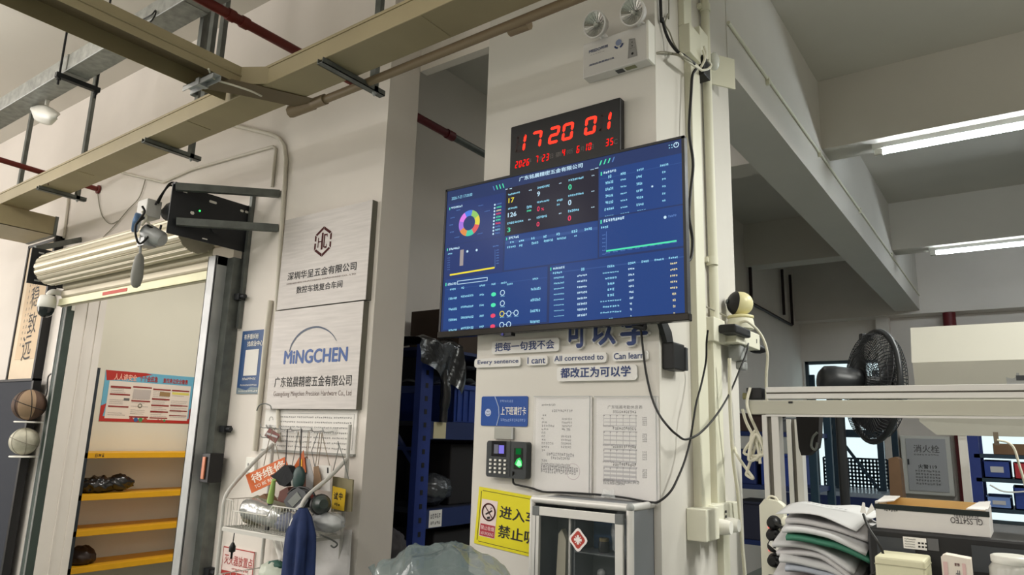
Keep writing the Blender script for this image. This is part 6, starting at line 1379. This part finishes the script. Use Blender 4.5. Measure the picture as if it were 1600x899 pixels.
part('inside', MB(mat('carton_kraft_inside', (206, 170, 110), .8)).box(BX0+.006, BX1-.006, BY1-.006, BY1, BZ0, BZ1+.016).box(BX0+.006, BX1-.006, BY0+.006, BY1, BZ0, BZ0+.004), t)
m = MB(mat('black_tape', (20, 30, 30), .35)).box(BX0-.002, BX1+.002, BY0-.002, BY0+.0085, BZ1-.010, BZ1+.005); part('tape_rim', m, t)
m = MB(mat('carton_white', (0, 0, 0))).prism([(BX0, BY0, BZ1+.006), (BX0+.045, BY0+.05, BZ1+.012), (BX0+.045, BY1, BZ1+.018), (BX0, BY1, BZ1+.016)], (0, 0, .003)); part('flap', m, t); m = MB(mat('carton_white', (0, 0, 0))).prism([(BX1, BY0+.01, BZ1+.006), (BX1, BY1, BZ1+.02), (BX1-.03, BY1, BZ1+.016), (BX1-.055, BY0+.03, BZ1+.004)], (0, 0, .003)); part('flap', m, t)
m = MB(INK); q0, q1 = onY(1486, 824, BY0-.001), onY(1535, 812, BY0-.001); m.text('GL.SS4TEO', (q1.x, BY0-.001, q1.z), -VX, -VZ, q1.x-q0.x, .017, mat('carton_print', (74, 70, 70), .6), .01); m.yscrib((1381, 799), (1403, 796), BY0-.001, 6, INK); m.yscrib((1490, 809), (1530, 805), BY0-.001, 10, INKG)
part('print', m, t)
# small things on the bench front
t = thing('beige_box', 'pale beige box at the front of the bench left of the paper packet', 'box', (-.30, 2.3, .93)); q0, q1 = onY(1366, 868, 2.28), onY(1445, 878, 2.28)
part('box', MB(mat('beige_plastic', (206, 202, 172), .5)).box(q0.x, q1.x, 2.28, 2.42, .93, (q0.z+q1.z)/2), t, .006); part('lid_line', MB(mat('beige_shadow_line', (168, 164, 138), .5)).box(q0.x-.001, q1.x+.001, 2.279, 2.421, (q0.z+q1.z)/2-.022, (q0.z+q1.z)/2-.019), t)
t = thing('paper_packet', 'cream paper packet with pink stripes standing before the printer', 'packet', (-.18, 2.3, .93)); q0, q1 = onY(1470, 870, 2.3), onY(1516, 872, 2.3)
m = MB(mat('packet_cream', (216, 206, 194), .6)).prism([(q0.x, 2.3, .93), (q1.x, 2.3, .93), (q1.x, 2.3, q1.z-.004), (q0.x+.01, 2.3, q0.z+.006), (q0.x, 2.3, q0.z)], (0, .05, 0)); part('packet', m, t, .003)
m = MB(mat('packet_pink', (206, 172, 168), .6)).box(q0.x+.004, q0.x+.014, 2.299, 2.3, .93, q0.z-.012).box(q1.x-.02, q1.x-.012, 2.299, 2.3, .93, q0.z-.012); m.scrib((q0.x+.03, 2.2985, q0.z-.02), VX, VZ, .015, .008, 1, INKBR); m.scrib((q0.x+.03, 2.2985, q0.z-.05), VX, VZ, .015, .02, 1, INKG); part('print', m, t)
t = thing('clear_jar', 'clear plastic jar with screw lid at the right edge', 'jar', (-.05, 2.3, .93)); q = onY(1580, 870, 2.34)
part('jar', MB(mat('jar_plastic', (196, 194, 186), .2, alpha=.75)).lathe([(.05, .93-q.z), (.052, -.03), (.045, -.02), (.042, -.016)], q, VZ, 24), t); part('lid', MB(mat('jar_lid', (206, 204, 196), .35)).lathe([(.044, -.018), (.046, -.015), (.046, 0), (.04, .003)], q, VZ, 24), t)
t = thing('black_machine', 'dark machine body behind the jar at the right edge', 'machine', (.1, 2.7, .93)); part('body', MB(mat('machine_dark', (52, 50, 52), .5)).box(.035, .45, 2.5, 3.0, .93, 1.37), t, .01); part('switch_panel', MB(GREY).box(.04, .09, 2.495, 2.5, 1.25, 1.345), t, .002); part('knob', MB(BLACK).lathe([(.02, 0), (.018, .02)], (.065, 2.495, 1.30), (0, -1, 0), 14), t)
# things hanging on / standing on the frame
t = thing('black_bag', 'black bag hanging from the aluminium frame in front of the window', 'bag', (-.68, 3.1, 1.7)); q = [onY(x, y, 3.1) for x, y in ((1243, 645), (1280, 645), (1279, 680), (1276, 700), (1262, 712), (1252, 712), (1248, 700))]
part('bag', MB(mat('bag_black', (28, 25, 26), .8)).prism(q, (0, .07, 0)), t, .01); part('handle', MB(GALVD).tube(curve([onY(x, y, 3.09) for x, y in ((1277, 676), (1270, 684), (1268, 698), (1274, 703), (1277, 692))], 5), .005, 6), t)
t = thing('bench_stapler', 'small grey desk stapler lying on the aluminium beam at the right edge', 'stapler', onY(1585, 603, YF)); q = [onY(x, y, YF-.01) for x, y in ((1567, 602), (1573, 597), (1572, 590), (1582, 592), (1587, 590), (1588, 583), (1592, 583), (1593, 590), (1612, 590), (1612, 602))]
z0 = 1.8092; 
for v in q:
    if v.z < z0+.008: v.z = z0
part('body', MB(GREY).prism(q, (0, .025, 0)), t, .002); part('arm', MB(DGREY).box(q[3].x+.01, q[3].x+.06, YF-.012, YF+.016, z0+.012, z0+.028), t)
# white board panel behind the frame
t = thing('white_board', 'large white folded panel standing behind the aluminium frame', 'panel', (.1, 3.45, 1.66)); PW = mat('panel_white', (200, 198, 187), .6)
a = onY(1422, 512, 3.45); b = onY(1424, 567, 3.40); m = MB(PW).prism([(a.x, 3.46, a.z), (a.x, 3.40, b.z), (a.x, 3.415, b.z), (a.x, 3.475, a.z)], (1.3, 0, 0)); part('upper_face', m, t)
m = MB(PW).prism([(a.x+.003, 3.40, b.z), (a.x+.003, 3.46, 1.70), (a.x+.06, 3.47, 1.645), (a.x+1.3, 3.47, 1.645), (a.x+1.3, 3.40, b.z)], (0, .012, 0)); part('lower_face', m, t)
for x in (a.x+.15, a.x+1.1): part('leg', MB(ALU).box(x-.015, x+.015, 3.475, 3.50, .93, b.z), t)
t = thing('clip_on_cord', 'grey clip with a cord under the white panel at the right', 'clip', onY(1557, 688, 3.4)); part('clip', MB(mat('clip_brown', (120, 108, 92), .5)).box(onY(1553, 690, 3.4).x, onY(1561, 690, 3.4).x, 3.385, 3.41, 1.61, 1.66), t); part('cord', MB(CORDW).tube(curve([onY(x, y, 3.38) for x, y in ((1558, 688), (1575, 692), (1585, 702), (1592, 725), (1600, 752), (1608, 790))], 6), .005, 6), t)

# ------------------------------------------------------------------ floor fan
FC = Vector((-.605, 3.95, 1.885)); FA = Vector((.84, .53, -.085)).normalized()
t = thing('floor_fan', 'large black pedestal fan behind the aluminium frame', 'fan', (FC.x-.1, FC.y, 0))
FB = mat('fan_black', (34, 36, 39), .4); FD = mat('fan_blade', (58, 58, 62), .35)
FR = .275; fa = FA.cross(VZ).normalized(); fb = fa.cross(FA)
m = MB(FB)
m.ring(FC+FA*.0, FA, FR, .014, 48, 8); part('rim_ring', m, t)
for side, nm in ((1, 'front_guard'), (-1, 'rear_guard')):
    m = MB(FB)
    for k in range(84):
        a_ = 2*math.pi*k/84; d = fa*math.cos(a_)+fb*math.sin(a_); tw = fa*math.cos(a_+.35)+fb*math.sin(a_+.35)
        m.tube([FC+d*FR, FC+d*(FR*.92)+FA*(side*.045), FC+d*(FR*.55)*.6+tw*(FR*.55)*.4+FA*(side*.07), FC+tw*.05+FA*(side*.07)], .002, 4, cap=False)
    for rr_, h in ((.92, .045), (.75, .06), (.6, .066), (.45, .07), (.3, .07)): m.ring(FC+FA*(side*h), FA, FR*rr_, .0018, 48, 4)
    part(nm, m, t)
part('guard_hub', MB(FB).lathe([(.05, .066), (.05, .076), (.03, .08)], FC, FA, 20), t)
for k in range(3):
    a0 = 2*math.pi*k/3+.4
    def bl(u, v):
        r_ = .05+u*(FR*.82-.05); a_ = a0+(v-.5)*1.5*(.55+.45*u); return FC+(fa*math.cos(a_)+fb*math.sin(a_))*r_+FA*((v-.5)*.07)
    o_ = part('blade', MB(FD).grid(bl, 10, 10), t); sdf = o_.modifiers.new('solid', 'SOLIDIFY'); sdf.thickness = .003
part('hub', MB(FB).lathe([(.045, -.05), (.05, 0), (.045, .05), (.02, .06)], FC, FA, 20), t)
m = MB(FB).lathe([(.05, -.06), (.072, -.075), (.078, -.10), (.08, -.20), (.074, -.245), (.05, -.265), (.02, -.27)], FC, FA, 28); part('motor_housing', m, t)
m = MB(FB).box(FC.x-.17, FC.x-.14, FC.y-.12, FC.y-.05, 1.72, 1.84); part('tilt_joint', m, t, .01)
part('pole', MB(FB).tube([(FC.x-.14, FC.y-.14, .04), (FC.x-.14, FC.y-.14, 1.80)], .022, 14), t); part('foot', MB(FB).lathe([(.25, 0), (.25, .02), (.06, .05)], (FC.x-.14, FC.y-.14, 0), VZ, 32), t)
fu = (VZ-FA*FA.z).normalized(); fr = FA.cross(fu); fr = fr if fr.dot(Vector((.81, .58, 0))) > 0 else -fr; p = FC+(fu*.93+fr*.36).normalized()*(FR+.006); part('guard_clip', MB(FB).obb(p, FA, fu, fr, .03, .016, .02), t, .004)

# ------------------------------------------------------------------ far end of the workshop
p0, p1, p2 = [onX(x, y, -2.9) for x, y in ((1172, 395), (1222, 420), (1236.5, 430))]; q0, q1, q2 = [onX(x, y, -2.9) for x, y in ((1176, 470), (1227, 492), (1240, 508))]
for k, (p, q) in enumerate(((p0, q0), (p1, q1), (p2, q2))):
    solo('drop_rod', MB(RODB).box(-2.935, -2.90, q.y-.022, q.y+.022, q.z, p.z), ('nearest', 'middle', 'farthest')[k]+' dark drop bar on the far side wall right of the column', 'bar', (-2.92, q.y, q.z), 'dark drop bars')
solo('wall_cable', MB(RODB).tube([(-2.93, 7.6, onX(1130, 449, -2.93).z), (-2.93, q2.y, q2.z+.0)], .022, 8), 'dark cable running along the far side wall under the drop bars', 'cable', (-2.93, q2.y, q2.z))
m = MB(REDP2).tube([(-.79, 12.2, 0), (-.79, 12.2, 3.55)], .085, 14); solo('fire_pipe', m, 'thick dark red fire pipe rising on the far wall beside the white hydrant cabinet', 'pipe', (-.79, 12.2, 0))
t = thing('hydrant_cabinet', 'white fire hydrant cabinet on the far wall left of the red pipe', 'cabinet', (-1.25, 12.4, .9)); part('body', MB(WHITE).box(-1.57, -.93, 12.2, 12.399, .9, 1.74), t, .01); part('door', MB(mat('hydrant_door', (200, 200, 202), .5)).box(-1.50, -.99, 12.185, 12.2, .95, 1.70), t, .005)
m = MB(INKG); m.text('消火栓', (-1.40, 12.183, 1.50), VX, VZ, .33, .11, None, .01); m.scrib((-1.40, 12.183, 1.46), VX, VZ, .32, .02, 9); m.text('火警119', (-1.36, 12.183, 1.27), VX, VZ, .24, .06, INK, .01)
for k in range(5): m.scrib((-1.40, 12.183, 1.22-.045*k), VX, VZ, .32, .03, 9)
part('lettering', m, t); part('handle', MB(DGREY).box(-1.49, -1.47, 12.17, 12.185, 1.32, 1.40), t)
t = thing('brown_board', 'tall brown cardboard standing by the window pilaster', 'cardboard', (-1.0, 7.0, 0)); q = [onY(x, y, 7.0) for x, y in ((1385, 780), (1388, 717), (1399, 714), (1405, 718), (1416, 780))]; q[0].z = q[4].z = .0
part('sheet', MB(KRAFTD).prism(q, (0, .18, 0)), t, .005)
# shelving before the left window
DT = mat('teal_rack_paint', (26, 50, 66), .5)
t = thing('window_rack', 'dark teal rack silhouetted against the bright left window', 'shelf rack', (-1.9, 10.6, 0))
xA, xB, xC_ = onY(1288, 700, 10.3).x, onY(1308, 700, 10.3).x, onY(1376, 700, 10.3).x
for x, y in ((onY(1269, 600, 10.8).x, 10.8), (xA, 10.8), (xB, 10.3), (xC_, 10.3), (xC_+.1, 10.8)): part('post', MB(DT).box(x-.036, x+.036, y-.03, y+.03, 0, 2.55), t)
z = onY(1340, 678, 10.3).z; part('beam', MB(DT).box(xB, xC_, 10.27, 10.33, z-.05, z+.05), t)
part('brace', MB(DT).bar((xB+.02, 10.33, z-.05), (xC_, 10.33, .95), .035, .035), t); part('brace', MB(DT).bar((xA, 10.8, z+.1), (xB, 10.3, z-.12), .06, .06), t); part('brace', MB(DT).bar((xA, 10.8, z-.1), (xB, 10.3, z+.15), .06, .06), t)
zA, zB = onY(1340, 717, 10.9).z, onY(1340, 762, 10.9).z; m = MB(DT); hx0, hx1 = onY(1288, 740, 10.9).x, onY(1388, 740, 10.9).x; nx, nz = 18, 8
for k in range(nx+1): x = hx0+(hx1-hx0)*k/nx; m.box(x-.013, x+.013, 10.9, 10.91, zB, zA)
for k in range(nz+1): zz = zB+(zA-zB)*k/nz; m.box(hx0, hx1, 10.9, 10.91, zz-.012, zz+.012)
part('perforated_panel', m, t)
zt = onY(1340, 766, 10.2).z; part('bench_top', MB(mat('glossy_bench', (150, 162, 176), .2)).box(xA-.5, xC_+.1, 9.6, 10.8, zt-.05, zt), t); part('apron', MB(BLUED).box(xA-.5, xC_+.1, 9.58, 9.62, zt-.35, zt-.05), t)
for k, (px, py, cc, nm, lb) in enumerate(((1246, 762, (60, 66, 90), 'bottle', 'dark bottle at the left end of the far window bench'), (1256, 762, (70, 74, 84), 'bottle', 'second grey bottle on the far window bench'), (1266, 770, (70, 96, 170), 'blue_pack', 'blue pack lying on the far window bench'))):
    p = onY(px, py, 9.8); h = .16 if k < 2 else .09; solo(nm, MB(mat('far_item_%d' % k, cc, .5)).lathe([(.05, 0), (.055, h*.7), (.03, h), (.025, h*1.3)], (p.x, 9.8, zt), VZ, 12), lb, nm.split('_')[-1], (p.x, 9.8, zt))
# blue rack with bins before the right window
t = thing('bin_rack', 'blue rack with plastic bins before the right window', 'shelf rack', (0.0, 8.3, 0))
xa = onY(1525, 740, 8).x
for x, y in ((xa, 8), (xa, 8.6), (1.1, 8), (1.1, 8.6)): part('post', MB(BLUE).box(x-.045, x+.045, y-.03, y+.03, 0, 2.1), t)
zs = [onY(1600, 712, 8).z, onY(1600, 750, 8).z, onY(1600, 798, 8).z]
for zz in zs: part('shelf', MB(DT).box(xa, 1.1, 7.97, 8.6, zz-.035, zz-.0006), t)
def bin_(lab, x0, x1, z, h, mm, nm='blue_bin'):
    tt = thing(nm, lab, 'bin', ((x0+x1)/2, 8.2, z), 'bins on the right rack'); part('shell', MB(mm).box(x0, x1, 8.0, 8.03, z, z+h).box(x0, x0+.01, 8.0, 8.5, z, z+h*1.05).box(x1-.01, x1, 8.0, 8.5, z, z+h*1.05).box(x0, x1, 8.48, 8.5, z, z+h*1.05).box(x0, x1, 8.0, 8.5, z, z+.01), tt)
    part('card', MB(PAPERG).box((x0+x1)/2-.05, (x0+x1)/2+.05, 7.995, 8.0, z+h*.35, z+h*.7), tt)
bin_('blue bin on the middle shelf of the right rack', xa+.06, xa+.27, zs[1], .15, BIN); bin_('dark red bin at the right edge on the middle shelf', xa+.29, xa+.6, zs[1], .14, REDBIN, 'red_bin')
bin_('blue bin on the lowest seen shelf at the right edge', xa+.27, xa+.55, zs[2], .19, BIN); bin_('pale blue bin on the lowest seen shelf', xa+.06, xa+.25, zs[2], .10, mat('pale_blue_bin', (110, 140, 200), .5))
m = MB(KRAFTD).box(xa+.15, xa+.7, 8.05, 8.5, zs[0], zs[0]+.10); solo('brown_carton', m, 'flat brown carton on the top seen shelf of the right rack', 'box', (xa+.4, 8.2, zs[0]), None, .004)
m = MB(PAPER).tube(curve([(xa+.1, 7.96, zs[1]-.06), (xa+.2, 7.95, zs[1]-.11), (xa+.35, 7.95, zs[1]-.10), (xa+.5, 7.95, zs[1]-.05)], 6), .008, 6); solo('white_strip', m, 'white strap hanging across the right rack below the bins', 'strap', (xa+.1, 7.96, zs[1]-.06))
# dark rack seen between the column and the frame
t = thing('dark_rack', 'dark rack of blue boxes seen between the column and the frame posts', 'shelf rack', (-2.2, 6.6, 0))
for x, y in ((-2.75, 6.5), (-1.5, 6.5), (-2.75, 7.1), (-1.5, 7.1)): part('post', MB(DT).box(x-.03, x+.03, y-.03, y+.03, 0, 1.95), t)
for zz in (1.68, 1.22, .75): part('shelf', MB(BLUED).box(-2.75, -1.5, 6.5, 7.1, zz-.04, zz-.0006), t)
rk = random.Random(3)
for k, (x0, x1, z, h, cc, lb) in enumerate(((-2.2, -1.85, 1.68, .14, (58, 44, 40), 'dark brown box on the top of the dark rack'), (-1.8, -1.55, 1.68, .10, (90, 92, 96), 'grey box on the top of the dark rack beside the brown one'), (-2.25, -2.0, 1.22, .28, (30, 44, 96), 'dark blue box on the middle shelf of the dark rack'), (-1.95, -1.65, 1.22, .25, (32, 56, 130), 'blue box on the middle shelf behind the frame post'), (-2.2, -1.9, .75, .3, (40, 42, 60), 'charcoal box on the low shelf of the dark rack'), (-1.85, -1.6, .75, .28, (34, 60, 140), 'blue box on the low shelf of the dark rack'))):
    tt = thing('storage_box', lb, 'box', ((x0+x1)/2, 6.7, z), 'boxes on the dark rack'); mm = mat('rack_box_%d' % k, cc, .6); part('box', MB(mm).box(x0, x1, 6.52, 7.0, z, z+h), tt, .006); part('lid', MB(mm).box(x0-.008, x1+.008, 6.512, 7.008, z+h, z+h+.02), tt, .003)

# ------------------------------------------------------------------ ceiling tube lamps in view
def tube_lamp(lab, x0, x1, y, z):
    tt = thing('tube_lamp', lab, 'ceiling lamp', ((x0+x1)/2, y, z), 'tube lamps on the cross beams')
    part('housing', MB(WHITE).prism([(x0-.04, y-.05, z), (x0-.04, y+.05, z), (x0-.04, y+.03, z-.035), (x0-.04, y-.03, z-.035)], (x1-x0+.08, 0, 0)), tt)
    part('tube', MB(TUBE).tube([(x0+.03, y, z-.065), (x1-.03, y, z-.065)], .016, 14), tt, label='glowing tube')
    for x in (x0, x1): part('holder', MB(WHITE).box(x-.03, x+.03, y-.018, y+.018, z-.085, z-.03), tt, .003)
tube_lamp('lit tube lamp on the nearer cross beam at the upper right', -.76, 1.75, 6.0, 3.95)
tube_lamp('lit tube lamp on the farther cross beam at the right', -.73, 1.75, 9.7, 3.95)
m = MB(IV).tube([(XC+.012, 3.56, 3.88), (XC+.012, 12.1, 3.83)], .011, 8)
for y in (4.3, 5.7, 7.4, 9.4): m.box(XC+.003, XC+.026, y-.01, y+.01, 3.83, 3.88)
solo('beam_conduit', m, 'thin conduit clipped along the side of the long ceiling beam', 'conduit', (XC+.01, 4, 3.88))

# things built from one mesh need no empty above it
bpy.context.view_layer.update()
for o in list(bpy.data.objects):
    if o.type == 'EMPTY' and o.parent is None and len(o.children) == 1 and not o.children[0].children and 'category' in o:
        c = o.children[0]; nm = o.name; loc = Vector(o.location)+Vector(c.location)
        props = {k: o[k] for k in ('label', 'category', 'group') if k in o}
        bpy.data.objects.remove(o); c.parent = None; c.location = loc; c.name = nm
        for k, v in props.items(): c[k] = v
